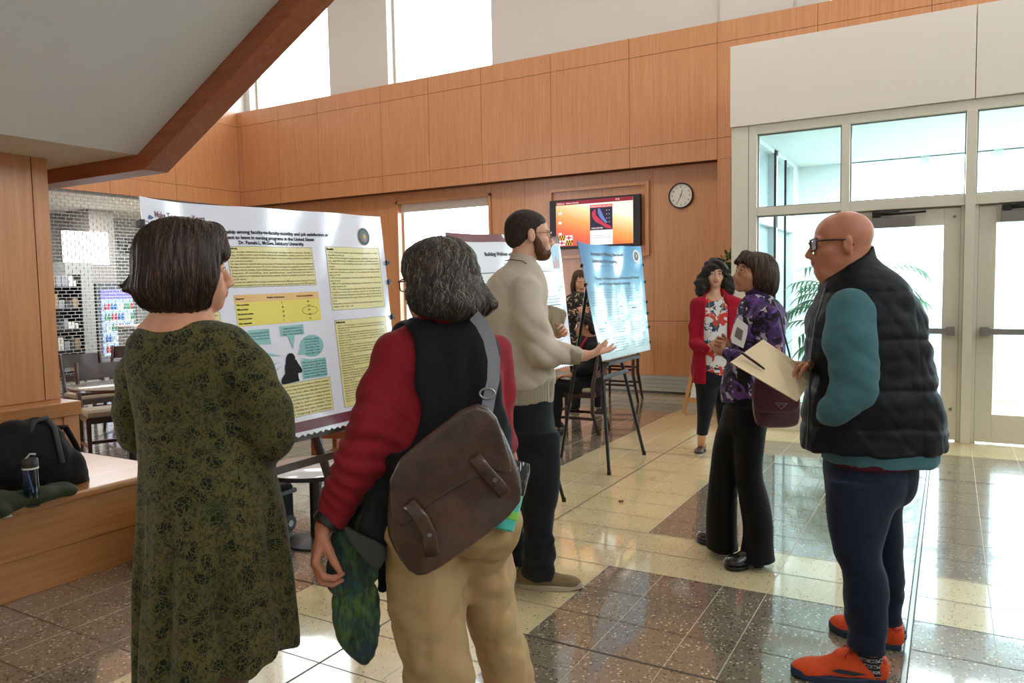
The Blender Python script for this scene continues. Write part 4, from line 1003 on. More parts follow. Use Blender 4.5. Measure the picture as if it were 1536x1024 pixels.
# state flag in the corner: quartered black-gold bars and red-white crosses
fu0, fv0, fw, fh = .03, .76, .19, .22
for (i, j) in ((0, 0), (1, 0), (0, 1), (1, 1)):
    u0, v0 = fu0+i*fw/2, fv0+j*fh/2
    if i == j:
        for k in range(6):
            m.mat(7 if k % 2 else 8); er(m, u0+k*fw/12, v0, u0+(k+1)*fw/12, v0+fh/4, 2); m.mat(8 if k % 2 else 7); er(m, u0+k*fw/12, v0+fh/4, u0+(k+1)*fw/12, v0+fh/2, 2)
    else:
        m.mat(1); er(m, u0, v0, u0+fw/2, v0+fh/2, 2); m.mat(9); er(m, u0+fw*.2, v0+.01, u0+fw*.3, v0+fh/2-.01, 3); er(m, u0+.01, v0+fh*.19, u0+fw/2-.01, v0+fh*.31, 3)
E_ = lambda n, c, s=1.2: emis(n, c, s)
m.build('slide_graphics', [E_('slide_maroon', '8c1428'), E_('slide_white', 'ffffff'), E_('slide_red', 'd8383c'), E_('slide_dark', '221a3c', .8), E_('slide_crimson', 'c8304c'), E_('slide_blue', '6a7cc0'), E_('slide_grey', 'b0b4bc'), E_('flag_black', '141414', .6), E_('flag_gold', 'f0b428'), E_('flag_red', 'd8283c')], tv)
SLT = E_('slide_letters', 'ffe8e8')
for q in (('Salisbury', .015, .065, .035), ('Salisbury University', .14, .06, .028, .17), ('12:35', .78, .05, .03), ('UNACCEPTED', .475, .655, .034, .15, 6), ('INTERNATIONAL EDUCATION', .465, .18, .034, .27, 4)): m = MB(); et(m, *q); m.build('slide_lettering', SLT, tv)
ck = thing('wall_clock', 'round white wall clock with a black rim beside the screen', 'clock', (-3.155, YR-.03, 2.69))
cc = V3(-3.155, YR, 2.685); R_ = .168; ax = (V3(1, 0, 0), Zu, V3(0, -1, 0))
m = MB(); m.lathe(cc, [(R_*.9, 0), (R_, .005), (R_*1.02, .03), (R_*.98, .045), (R_*.93, .045), (R_*.92, .025)], 48, ax); m.build('rim', M['black'], ck, smooth='auto')
m = MB(); m.lathe(cc, [(R_*.915, .02), (R_*.915, .026)], 48, ax); m.build('dial', plain('dial_white', 'e6e4dc', .4), ck)
m = MB()
for k in range(60):
    a = 2*math.pi*k/60; d = V3(math.sin(a), 0, math.cos(a)); L = .012 if k % 5 == 0 else .005; m.bar(cc+V3(0, -.0275, 0)+d*R_*.86, cc+V3(0, -.0275, 0)+d*(R_*.86-L), .0022, .001, up=(0, 1, 0))
for k in range(1, 13):
    a = 2*math.pi*k/12; V, F = text_mesh(str(k), .034, 'CENTER', .0004); m.add([(cc[0]+math.sin(a)*R_*.70+x, cc[1]-.0275, cc[2]+math.cos(a)*R_*.70-.012+y) for x, y, z in V], F)
m.build('numerals', M['ink'], ck)
def handm(a, L, w, nm, mt='black'):
    m = MB(); d = V3(math.sin(a), 0, math.cos(a)); m.bar(cc+V3(0, -.032, 0)-d*.02, cc+V3(0, -.032, 0)+d*L, w, .002, up=(0, 1, 0), w2=w*.5); m.build(nm, M[mt], ck)
handm(math.radians(17), .085, .008, 'hour_hand'); handm(math.radians(207), .115, .006, 'minute_hand'); handm(math.radians(118), .12, .002, 'second_hand', 'mar')
# ------------------------------------------------------------------ built-in bench at the left
def wbox(m, lo, hi): m.box(lo, hi)
bench = thing('built_in_bench', 'long honey-wood bench with a rounded nosing and a higher tier behind, at the left edge', 'bench', (-4.6, 1.2, 0))
m = MB(); m.box((-6.5, -2, .0), (-3.985, 2.86, .20)); m.build('plinth', M['wood_h'], bench, bevel=.003)
m = MB(); m.box((-6.5, -2, .203), (-3.975, 2.865, .43)); m.build('front_panel', M['wood_h'], bench, bevel=.003)
m = MB(); m.box((-6.5, -2, .43), (-3.945, 2.88, .475)); m.build('seat_board', M['wood_h'], bench, bevel=.016, seg=4)
m = MB(); m.box((-6.5, -2, .475), (-4.27, 2.47, .83)); m.build('upper_panel', M['wood'], bench, bevel=.002)
m = MB(); m.box((-4.275, 2.39, .476), (-4.262, 2.474, .829)); m.build('corner_strip', M['wood'], bench)
m = MB(); m.box((-6.5, -2, .83), (-4.25, 2.485, .91)); m.build('upper_board', M['wood_h'], bench, bevel=.006, seg=3)
m = MB(); m.box((-6.5, .4, .912), (-4.44, 2.39, z_l+.09)); m.box((-6.5, 2.396, .912), (-4.44, 2.48, z_l+.09)); m.mat(1).box((-6.4, .5, .912), (-4.45, 2.46, z_l+.08)); m.build('wall_stair_side', WM, kind='structure')
# tote bag and jacket on the bench
S = Field()
for (x, y, r) in ((-5, 690, .12), (25, 680, .12), (55, 675, .11), (80, 695, .095), (102, 708, .07), (48, 652, .06), (66, 645, .04), (22, 655, .07), (120, 722, .03), (70, 715, .08), (30, 712, .08)): S.ell(onx(x, y, -4.155), (r*.75, r*1.25, r), k=.08)
S.plane((0, 0, .479), (0, 0, -1)); S.plane((-4.262, 0, 0), (-1, 0, 0)); S.wrinkle(.012, 16, 3); S.wrinkle(.004, 45, 4)
tote = thing('tote_bag', 'slouched black fabric tote bag lying on the wooden bench', 'bag', (-4.1, 1.9, .478))
S.build('bag_body', M['vest_bk'], tote, .008)
m = MB(); m.tube([onx(40, 655, -4.08), onx(52, 632, -4.10), onx(70, 626, -4.10), onx(82, 642, -4.08), onx(88, 668, -4.06), onx(94, 694, -4.05)], .017, 10, flat=((0, 0, 1), .5)); m.build('handle', M['fleece'], tote, smooth=True)
m = MB(); m.tube([onx(84, 642, -4.17), onx(98, 640, -4.17), onx(112, 664, -4.16), onx(118, 676, -4.15), onx(108, 684, -4.15), onx(96, 682, -4.15)], .024, 10, flat=((0, 0, 1), .6)); m.build('handle', M['vest_bk'], tote, smooth=True)
S = Field()
for (x, y, r) in ((0, 762, .06), (20, 760, .055), (50, 752, .05), (75, 744, .045), (100, 738, .032), (-25, 775, .07), (85, 735, .04), (-5, 740, .06)):
    p = onz(x, y, .49); S.ell((p[0], p[1], .478+r*.6), (r*1.5, r*1.5, r*.75), k=.05)
S.plane((0, 0, .479), (0, 0, -1)); S.wrinkle(.010, 22, 6)
tag(S.build('folded_jacket', fabric('olive_cloth', '333a20', '262c18'), None, .007), 'olive green jacket folded under the black tote bag on the bench', 'jacket')
# water bottle
c = onz(49, 759, .476); bt = thing('water_bottle', 'clear blue water bottle with a flip straw lid on the bench', 'bottle', tuple(c)); hb = .245
m = MB(); m.lathe(c, [(.030, 0), (.034, .004), (.0345, .09), (.033, .15), (.034, hb*.76)], 28); m.build('bottle_body', glass_thin('blue_tritan', (150, 175, 215), .1), bt, smooth='auto')
m = MB(); m.lathe(c, [(.035, hb*.76), (.036, hb*.77), (.036, hb*.93), (.033, hb*.97)], 28); m.build('lid', plain('lid_dark', '2b2e30', .4), bt, smooth='auto')
m = MB(); m.lathe(c, [(.0362, hb*.76), (.0368, hb*.765), (.0368, hb*.79), (.0362, hb*.795)], 28); m.build('lid_ring', M['paper'], bt)
m = MB(); m.tube([c+V3(0, -.02, hb*.97), c+V3(.005, 0, hb*1.06), c+V3(.015, .022, hb*1.04)], .008, 8, flat=((0, 0, 1), .6)); m.build('spout', plain('spout_clear', 'b8bcc0', .2), bt, smooth=True)
m = MB(); m.tube([c+V3(.012, .012, .01), c+V3(-.006, -.012, hb*.75)], .0035, 8); m.build('straw', M['paper'], bt, smooth=True)
c = onz(4, 774, .476); m = MB(); m.obox(c+V3(-.03, -.06, .001), (nrm([.3, 1, 0]), nrm([-1, .3, 0]), Zu), (.10, .05, .001)); tag(m.build('paper_slip', M['paper'], origin=tuple(c)), 'corner of a white paper slip on the front edge of the bench', 'paper')
# ------------------------------------------------------------------ chairs, tables
def chair(name, label, cat, loc, rot, group=None, H=.88, sh=.45, w=.44, d=.43, slats=1, seatm=None, wm=None):
    """faces +x before turning"""
    r = thing(name, label, cat, (0, 0, 0), group); wm = wm or M['dkwood']
    for sy in (-1, 1):
        m = MB(); m.bar((d/2-.02, sy*(w/2-.02), sh-.03), (d/2-.01, sy*(w/2-.02), 0), .04, .04, (1, 0, 0), .028, .028); m.build('leg', wm, r, bevel=.003)
        m = MB(); m.tube([(-d/2-.05, sy*(w/2-.02), 0), (-d/2+.015, sy*(w/2-.02), sh*.5), (-d/2+.01, sy*(w/2-.02), sh+.05), (-d/2-.07, sy*(w/2-.02), H)], [.016, .021, .022, .016], 8); m.build('leg', wm, r, smooth=True)
    m = MB(); m.box((-d/2, -w/2+.01, sh-.075), (d/2, w/2-.01, sh-.02)); m.build('seat_frame', wm, r, bevel=.004)
    m = MB(); m.box((-d/2+.01, -w/2+.005, sh-.02), (d/2+.015, w/2-.005, sh+.028)); m.build('seat', seatm or M['seat'], r, bevel=.018, seg=4)
    m = MB(); P = np.array([[(-d/2-.055-.018*math.cos(math.pi*(t-.5))+dz*.0, (t-.5)*(w-.02), H-.15+dz) for dz in (0, .14)] for t in np.linspace(0, 1, 13)]); P[:, 1, 0] -= .02; m.grid(P, .018); m.build('back_rail', wm, r, smooth='auto')
    if slats:
        m = MB(); P = np.array([[(-d/2-.02-.014*math.cos(math.pi*(t-.5)), (t-.5)*(w-.03), sh+.13+dz) for dz in (0, .07)] for t in np.linspace(0, 1, 9)]); m.grid(P, .015); m.build('back_slat', wm, r, smooth='auto')
    for z in ((.16,) if H < 1 else (.22, .42)):
        m = MB()
        for sy in (-1, 1): m.bar((-d/2+.0, sy*(w/2-.02), z), (d/2-.015, sy*(w/2-.02), z+.01), .02, .028)
        m.bar((d/2-.02, -w/2+.02, z+.05), (d/2-.02, w/2-.02, z+.05), .02, .028); m.build('stretcher', wm, r, bevel=.002)
    r.location = loc; r.rotation_euler = (0, 0, rot); return r
def table(label, loc, R_, H, mt, group=None, base='disc'):
    r = thing('round_table', label, 'table', (0, 0, 0), group)
    m = MB(); m.lathe((0, 0, 0), [(R_-.012, H-.03), (R_, H-.026), (R_, H-.006), (R_-.008, H)], 56); m.build('table_top', mt, r, smooth='auto')
    m = MB(); m.lathe((0, 0, 0), [(R_+.001, H-.028), (R_+.004, H-.024), (R_+.004, H-.008), (R_+.001, H-.004)], 56); m.build('edge_band', M['dkwood'] if H > .6 else M['black'], r)
    m = MB(); m.lathe((0, 0, 0), [(.04, .03), (.035, H-.05), (.12, H-.032)], 20); m.build('column', M['black'], r, smooth='auto')
    m = MB(); m.lathe((0, 0, 0), [(R_*.62, 0), (R_*.62, .012), (.05, .035)], 40); m.build('base', M['black'], r, smooth='auto')
    r.location = loc; return r
T_ = plain('laminate_grey_green', '8c9084', .2, coat=.5)
table('round grey cafe table seen beyond the bench, before the grille', (-6.05, 3.95, 0), .44, .75, T_)
chair('dining_chair', 'dark wooden chair pushed in at the far side of the grey cafe table', 'chair', (-6.62, 4.12, 0), math.radians(-22))
chair('dining_chair', 'dark wooden chair on the far left side of the round cafe table', 'chair', (-7.9, 4.75, 0), math.radians(-10))
chair('dining_chair', 'dark wooden chair further back toward the grille, only its top rail showing', 'chair', (-8.6, 5.5, 0), math.radians(-60))
table('low round white side table with a black rim beneath the large poster', (-3.28, 3.30, 0), .30, .46, plain('white_laminate', 'dfe3ea', .15, coat=.6))
chair('dining_chair', 'brown wooden chair behind the dark easel of the large poster', 'chair', (-4.1, 4.5, 0), math.radians(200), wm=M['wood_stair'], seatm=M['seat'])
chair('dining_chair', 'dark wooden chair under the seated person in black', 'chair', (-3.33, 7.15, 0), math.radians(188), slats=1)
chair('bar_stool', 'tall dark wooden bar stool against the wall right of the blue poster', 'stool', (-3.72, 9.3, 0), math.radians(192), H=1.12, sh=.72, w=.42, d=.40)
# black wheeled case behind the green dress
cs = thing('rolling_case', 'black wheeled case on the floor beside the green dress', 'case', (-3.62, 3.1, 0))
m = MB(); m.box((-3.95, 2.62, .05), (-3.58, 3.42, .30)); m.build('case_body', M['vest_bk'], cs, bevel=.03, seg=4)
m = MB(); m.box((-3.95, 2.63, .235), (-3.57, 3.43, .262)); m.build('zip_band', M['black'], cs, bevel=.004)
for y in (3.36, 2.68):
    m = MB(); m.tube([(-3.60, y, .05), (-3.565, y, .05)], .05, 20); m.mat(1); m.tube([(-3.567, y, .05), (-3.560, y, .05)], .02, 16); m.build('wheel', [M['black'], M['grey_metal']], cs, smooth='auto')
m = MB(); m.tube([(-3.60, 2.9, .30), (-3.60, 2.92, .335), (-3.60, 3.13, .335), (-3.60, 3.15, .30)], .011, 8); m.build('handle', M['black'], cs, smooth=True)
# ------------------------------------------------------------------ white board on a pale wooden easel, shrub behind
r = thing('display_easel', 'pale wooden easel holding a blank white board behind the red cardigan', 'easel', (-2.5, 8.7, 0))
A_, B_ = V3(-2.687, 8.648, 0), V3(-2.02, 8.62, 0); tp = V3(-2.36, 8.9, 1.55)
def L_(p, t): return p*(1-t)+tp*t
for p in (A_, B_):
    m = MB(); m.bar(p, p*(.12)+(tp+V3((p[0]-tp[0])*.12, 0, 0))*.88, .042, .025, (0, 1, 0)); m.build('leg', M['pine'], r, bevel=.003)
m = MB(); m.bar((-2.36, 9.15, 0), tp-V3(0, -.03, .05), .035, .025, (0, 1, 0)); m.build('leg', M['pine'], r, bevel=.003)
m = MB(); m.bar(L_(A_, .1)+V3(.0, -.02, 0), L_(B_, .1)+V3(0, -.02, 0), .03, .045, (0, 0, 1)); m.build('ledge', M['pine'], r, bevel=.003)
m = MB(); m.prism([L_(A_, .12)+V3(.04, -.035, 0), L_(B_, .12)+V3(-.04, -.035, 0), L_(B_, .85)+V3(-.02, -.03, 0), L_(A_, .85)+V3(.02, -.03, 0)], (0, .012, 0)); m.build('white_board', M['paper'], r)
def leaf(m, p, d, up, L, w, droop=.3, n=4):
    d = nrm(d); s = nrm(np.cross(d, up)); u = np.cross(s, d); vs = []; fs = []
    for i in range(n+1):
        t = i/n; c = p+d*L*t-Zu*droop*L*t*t; ww = w*math.sin(math.pi*min(1, .12+.88*t)**.8)*.5 if i < n else .0004
        vs += [c-s*ww+u*ww*.25, c+s*ww+u*ww*.25]
    for i in range(n): fs.append((2*i, 2*i+1, 2*i+3, 2*i+2))
    m.add(vs, fs)
def leafm(name, a, b):
    m = N(name); m.set(Base_Color=m.ramp(m.noise(m.co(), 30, 2), [(.3, a), (.7, b)]), Roughness=.45)
    m.b.inputs['Transmission Weight'].default_value = 0
    t = m.t; tr = t.nodes.new('ShaderNodeBsdfTranslucent'); tr.inputs[0].default_value = lin(b); mx = t.nodes.new('ShaderNodeMixShader'); mx.inputs[0].default_value = .35
    o = t.nodes['Material Output']; t.links.new(m.b.outputs[0], mx.inputs[1]); t.links.new(tr.outputs[0], mx.inputs[2]); t.links.new(mx.outputs[0], o.inputs[0]); return m.m
LG = leafm('palm_green', '1d4a30', '3f7a50'); FG = leafm('ficus_green', '1f4a2a', '3f7a48')
def pot(m, c, r, h): m.lathe(c, [(r*.72, 0), (r, h), (r*1.04, h), (r*1.04, h-.03), (r*.92, h-.03)], 32)
# palm in the lobby
pc = V3(-.98, 9.38, 0); pr_ = thing('potted_palm', 'tall feathery green palm in the glazed lobby behind the purple jacket', 'plant', tuple(pc))
m = MB(); pot(m, pc, .2, .35); m.build('pot', plain('terracotta_pot', '8a5a44', .8), pr_, smooth='auto')
m = MB(); r_ = random.Random(5)
st = MB()
for k in range(60):
    a = r_.uniform(0, 2*math.pi); L = r_.uniform(.5, .80); h0 = r_.uniform(.65, 1.45); out = V3(math.cos(a), math.sin(a), 0); el = r_.uniform(.55, 1.25)
    P = []; p = pc+V3(math.cos(a)*.03, math.sin(a)*.03, h0); e = el
    for i in range(14): P.append(p.copy()); p = p+(out*math.cos(e)+Zu*math.sin(e))*L/13; e -= 1.7/13*(.6+.05*i)
    st.tube([pc+V3(0, 0, .3)]+P, [.012, .008]+[.005]*12+[.002], 5)
    for i in range(3, 14):
        d = nrm(P[i]-P[i-1]); s = nrm(np.cross(d, Zu))
        for sg in (-1, 1): leaf(m, P[i], d*.75+s*sg*.9+Zu*.1, Zu, .24*(1-.035*abs(i-7)), .028, .6)
m.build('fronds', LG, pr_); st.build('stems', plain('palm_stem', '6f8a4a', .6), pr_)
# leafy shrub at the wood pillar
pc = V3(-2.32, 9.45, 0); fr_ = thing('potted_ficus', 'dense leafy shrub beside the wood pillar behind the curly-haired woman', 'plant', tuple(pc))
m = MB(); pot(m, pc, .17, .33); m.build('pot', plain('dark_pot', '3c3a38', .7), fr_, smooth='auto')
m = MB(); m.tube([pc+V3(0, 0, .28), pc+V3(.02, .01, .8), pc+V3(-.01, 0, 1.3)], [.02, .016, .01], 8); m.build('trunk', M['wood_stair'], fr_, smooth=True)
m = MB()
for k in range(900):
    v = nrm(np.array([r_.gauss(0, 1), r_.gauss(0, 1), r_.gauss(0, 1)])); q = pc+V3(0, 0, 1.45)+v*V3(.22, .22, .46)*r_.uniform(.6, 1); leaf(m, q, v+Zu*.2+V3(r_.gauss(0, .5), r_.gauss(0, .5), r_.gauss(0, .5)), Zu+V3(.01, .02, 0), .075, .034, .3, 3)
m.build('foliage', FG, fr_)
# bit of dry leaf on the floor
c = onz(931, 753, .002); S = Field(); S.ell(c+V3(0, 0, .006), (.016, .010, .006), k=.004); S.ell(c+V3(.012, .006, .008), (.008, .006, .005), k=.004); S.wrinkle(.002, 300, 2)
tag(S.build('dry_leaf', plain('dry_leaf_brown', '5b4a3c', .9), None, .0015), 'small dry brown leaf crumb on the cream floor tiles', 'debris')
# ------------------------------------------------------------------ shop behind the grille
tag_ = tag
m = MB(); a = onx(95, 345, -15.5); b = onx(166, 397, -15.5); m.box((-15.58, a[1], b[2]), (-15.54, b[1], a[2])); tag(m.build('light_panel', emis('light_panel_white', 'f4f8fa', 3), origin=(-15.58, a[1], b[2])), 'bright white lit menu panel high on the shop wall behind the grille', 'sign')
m = MB(); a = onx(173, 352, -15.9); b = onx(207, 387, -15.9); m.box((-16.0, a[1], b[2]), (-15.95, b[1], a[2])); o = m.build('framed_picture', M['dkwood'], origin=(-16, a[1], b[2])); tag(o, 'dark framed picture on the shop wall behind the grille', 'picture')
m = MB(); e = .07; m.box((-15.95, a[1]+e, b[2]+e), (-15.94, b[1]-e, a[2]-e)); m.build('print', blobs('picture_print', '6a6862', [('2e2c2a', .4, .5), ('a9a49a', .6, .6)], 8), o)
vm = thing('drinks_cooler', 'lit drinks cooler full of coloured bottles behind the grille', 'cooler', (-15, 9.7, 0))
m = MB(); m.box((-15.58, 9.25, 0), (-15.1, 10.15, 1.75)); m.build('cabinet', M['black'], vm, bevel=.02)
m = MB(); m.box((-15.10, 9.35, .25), (-15.09, 10.05, 1.6)); m.build('lit_interior', emis('cooler_light', 'a8c4ee', 1.3), vm)
m = MB(); m.box((-15.09, 9.35, 1.42), (-15.06, 10.05, 1.62)); m.build('header', emis('cooler_header', '7a6fd0', 1.2), vm)
m = MB()
cols = [plain('bottle_red', 'c0392b', .3), plain('bottle_blue', '2d6fb8', .3), plain('bottle_clear', 'dfe8ea', .2), plain('bottle_green', '3f8f5a', .3)]
for j in range(5):
    m.mat(4); m.box((-15.085, 9.36, .30+j*.22), (-15.0, 10.04, .312+j*.22))
    for i in range(9): m.mat((i//2+j) % 4); m.lathe((-15.04, 9.41+i*.072, .312+j*.22), [(.025, 0), (.027, .09), (.012, .13), (.012, .15)], 8)
m.build('bottle_rows', cols+[M['alu']], vm)['kind'] = 'stuff'
sf = thing('shop_shelf', 'dark shop shelving with small packets, left behind the grille', 'shelf', (-14.5, 7.5, 0))
m = MB(); m.box((-14.8, 6.9, 0), (-14.7, 8.5, 1.9))
for z in (.05, .45, .85, 1.25, 1.65): m.box((-14.7, 6.9, z), (-14.3, 8.5, z+.03))
for y in (6.9, 7.7, 8.48): m.box((-14.75, y, 0), (-14.3, y+.02, 1.9))
m.build('rack', M['black'], sf)
m = MB()
for z in (.08, .48, .88, 1.28, 1.68):
    y = 6.95
    while y < 8.4: w = r_.uniform(.06, .14); m.mat(r_.randrange(4)); m.box((-14.62, y, z), (-14.35, y+w*.85, z+r_.uniform(.10, .26))); y += w
m.build('packets', [plain('packet_white', 'd8d6d0', .6), plain('packet_tan', '8f7a58', .6), plain('packet_dark', '3a3c40', .6), plain('packet_grey', '8a8f94', .6)], sf)['kind'] = 'stuff'
m = MB(); m.box((-15.5, 8.55, 0), (-14.9, 9.1, 2.15)); m.build('wall_shop_return', sh, kind='structure')
ct = thing('shop_counter', 'pale shop counter behind the lower part of the grille', 'counter', (-13.2, 8.6, 0))
m = MB(); m.box((-13.4, 8.6, 0), (-12.9, 10.0, .9)); m.build('counter_body', sh, ct); m = MB(); m.box((-13.45, 8.55, .9), (-12.85, 10.05, .94)); m.build('counter_top', M['white'], ct, bevel=.005)
# ------------------------------------------------------------------ people
def px(D): return D/FOC
def pt(x, y, D, r): p = at(x, y, D); return (*p, r)
def torso_mask(z0, z1):
    return lambda P: np.clip((P[:, 2]-z0)/.05, 0, 1)*np.clip((z1-P[:, 2])/.05, 0, 1)
def person(label, pos):
    return thing('person', label, 'person', tuple(pos))
def shoe(S, heel, toe, w=.045, h=.075, k=.02, low=.0):
    """heel, toe: ground points; upper of a shoe"""
    heel = np.array(heel, float); toe = np.array(toe, float); d = nrm(toe-heel); s = np.cross(Zu, d); L = np.linalg.norm(toe-heel); A = np.array([s, d, Zu])
    S.ell(heel+d*L*.16+Zu*(h*.55), (w*.82, L*.20, h*.72), A, k); S.ell(heel+d*L*.42+Zu*(h*.42), (w*.88, L*.30, h*.62), A, k); S.ell(heel+d*L*.74+Zu*(h*.28), (w*1.05, L*.27, h*.50), A, k)
    S.plane((0, 0, heel[2]+low), (0, 0, -1), .003); return S
def sole(heel, toe, w, th, mat, parent, name='sole', flare=1.06, z0=0., seg=28):
    heel = np.array(heel, float); toe = np.array(toe, float); d = nrm(toe-heel); s = np.cross(Zu, d); L = np.linalg.norm(toe-heel); m = MB(); top = []; bot = []
    for k in range(seg):
        a = 2*math.pi*k/seg; u = math.cos(a); v = math.sin(a); t = .5+.5*u; ww = w*(.78+.32*math.sin(min(1, max(0, t))*math.pi*.75)*.9)*flare*math.copysign(abs(v)**.75, v)
        p = heel+d*L*(t*1.03-.015)+s*ww; up = .35*th*max(0, t-.75)*4
        bot.append(p+Zu*(z0+up*.5)); top.append(p+Zu*(z0+th+up))
    n = seg; m.add(bot+top, [tuple(range(n))[::-1], tuple(range(n, 2*n))]+[(i, (i+1) % n, n+(i+1) % n, n+i) for i in range(n)])
    return m.build(name, mat, parent, smooth='auto', bevel=.004)
FINE = .0042
# ================= the woman in the green floral dress (back to us, looking right at the poster)
D = 2.10
F = nrm(Rh*math.cos(math.radians(31))+Fh*math.sin(math.radians(31)))
g = person('person with a dark brown bob in an olive floral knee-length dress, back to the camera', (*at(315, 900, D)[:2], 0))
h = Head(at(281, 401, D), F, -.03, 0, 1.0)
nb = at(268, 486, D-.0)
# dress
dr = Field()
dr.rows([(474, 238, 300, D, .055), (484, 222, 330, D, .07), (496, 205, 352, D, .092), (512, 196, 366, D, .108), (540, 196, 374, D, .122), (575, 200, 376, D, .128), (620, 208, 378, D, .128), (660, 214, 386, D, .132), (700, 216, 402, D, .142), (760, 217, 416, D, .155), (830, 217, 426, D, .165), (900, 217, 433, D, .172), (965, 217, 438, D, .176), (1100, 217, 440, D, .18)], k=.03, n=2.3)
Rr, Fr = D-.03, .0
dr.chain([pt(338, 522, D-.02, .062), pt(372, 560, D-.03, .060), pt(398, 615, D-.03, .059), pt(405, 654, D-.01, .056), pt(385, 668, D+.14, .050), pt(350, 664, D+.27, .043)], k=.045)
dr.chain([pt(228, 522, D+.04, .058), pt(207, 565, D+.05, .056), pt(203, 615, D+.06, .053), pt(207, 650, D+.08, .050), pt(240, 655, D+.2, .046), pt(280, 660, D+.30, .042)], k=.03)
hemL, hemR = at(217, 1014, D), at(438, 966, D)
hn = np.cross(hemR-hemL, Fh); hn = -hn if hn[2] > 0 else hn
dr.plane(hemL, hn, .006)
dr.wrinkle(.006, 9, 11, direc=Zu, stretch=.1, mask=lambda P: np.clip((1.15-P[:, 2])/.3, 0, 1)); dr.wrinkle(.003, 24, 12, mask=lambda P: np.clip((P[:, 2]-1.0)/.1, 0, 1)*.9)
def fold(P):   # long pleats of the skirt
    q = (P-at(300, 850, D)) @ np.stack([Rh, Fh], 1); a = np.arctan2(q[:, 1], q[:, 0]); w = np.clip((1.08-P[:, 2])/.35, 0, 1)
    return (.010*w*(np.sin(a*9+1.2*np.sin(P[:, 2]*3))+.5*np.sin(a*17+2))).astype(f4)
dr.disp(fold)
legs = Field()
for x in (258, 342): legs.chain([pt(x, 940, D, .058), pt(x, 1000, D, .050), (*(at(x, 1000, D)*V3(1, 1, 0)+V3(0, 0, .30)), .046), (*(at(x, 1000, D)*V3(1, 1, 0)+V3(0, 0, .08)), .032)], k=.02)
bd = Field(); add_head(bd, h, nb, rneck=.050)
bd.cone(nb, at(270, 520, D), .060, .085, .05); bd.ell(at(270, 500, D), (.12, .07, .05), np.array([Rh, Fh, Zu]), .05)
bd.rows([(500, 225, 330, D, .07), (540, 215, 355, D, .09), (700, 235, 375, D, .10), (860, 240, 400, D, .11), (930, 235, 390, D, .10)], k=.04)
for c in ([pt(338, 522, D-.02, .040), pt(405, 654, D-.01, .038), pt(350, 664, D+.27, .030)], [pt(228, 522, D+.04, .038), pt(207, 650, D+.08, .034), pt(280, 660, D+.30, .030)]): bd.chain(c, k=.03)
add_hand(bd, at(350, 664, D+.27), Fh*.3-Rh, -Zu, Fh, s=.9); add_hand(bd, at(280, 660, D+.30), Rh+Fh*.1, -Zu, Fh, s=.9)
bd.p += legs.p
bd.build('body', [M['skin'], M['lip'], M['brow']], g, FINE, face_paint(h)); eyes(h, g, EYE_M)
dr.build('dress', M['dress'], g, .006)
st = Field(); [st.p.append(p) for p in legs.p]; st2 = Field()
for x in (258, 342): st2.chain([pt(x, 935, D, .061), pt(x, 1000, D, .053), (*(at(x, 1000, D)*V3(1, 1, 0)+V3(0, 0, .30)), .049), (*(at(x, 1000, D)*V3(1, 1, 0)+V3(0, 0, .085)), .036)], k=.02)
st2.build('stockings', M['stocking'], g, .008)
for x in (258, 342):
    c = at(x, 1000, D)*V3(1, 1, 0); S = Field(); shoe(S, c-F*.09, c+F*.15, .043, .06, low=.012); S.build('shoe', M['clog'], g, .007); sole(c-F*.09, c+F*.15, .045, .012, M['black'], g)
hr = Field()
E = lambda x, y, z, r, k=.03: hr.ell(h.w(x, y, z), r, h.A, k)
E(0, -.022, .036, (.093, .116, .100)); E(0, -.055, -.03, (.092, .085, .085)); E(0, .035, .060, (.076, .066, .064)); E(-.055, -.02, -.035, (.038, .075, .075)); E(.058, -.012, -.035, (.036, .066, .080)); E(0, -.085, -.062, (.070, .048, .048))
E(.066, .030, -.012, (.024, .036, .060)); E(-.066, .030, -.012, (.024, .036, .060)); E(0, -.02, -.095, (.085, .09, .045), .02)
hr.cone(h.w(0, .07, .095), h.w(.045, .086, .040), .026, .016, .02); hr.cone(h.w(0, .07, .095), h.w(-.045, .086, .040), .026, .016, .02)
hr.cone(h.w(-.01, -.12, -.045), h.w(-.025, -.165, -.052), .018, .004, .02); hr.cone(h.w(.02, -.115, -.05), h.w(.0, -.158, -.064), .016, .004, .02)
hr.ell(h.w(0, .085, -.055), (.058, .075, .085), h.A, .012, 's'); hr.ell(h.w(0, .03, -.15), (.060, .075, .055), h.A, .012, 's'); hr.ell(h.w(0, -.02, -.175), (.070, .085, .055), h.A, .012, 's')
hr.disp(hair_disp(h, .0022, 41, 19))
strands(hr, h, [M['hair_dk'], M['hair_db'], M['hair_hb'], M['hair_db']], g, 2600, 20, .013, .0019, -.115, seed=3, jit=.10)
hr.build('hair', M['hair_dk'], g, .0036, smooth=1)
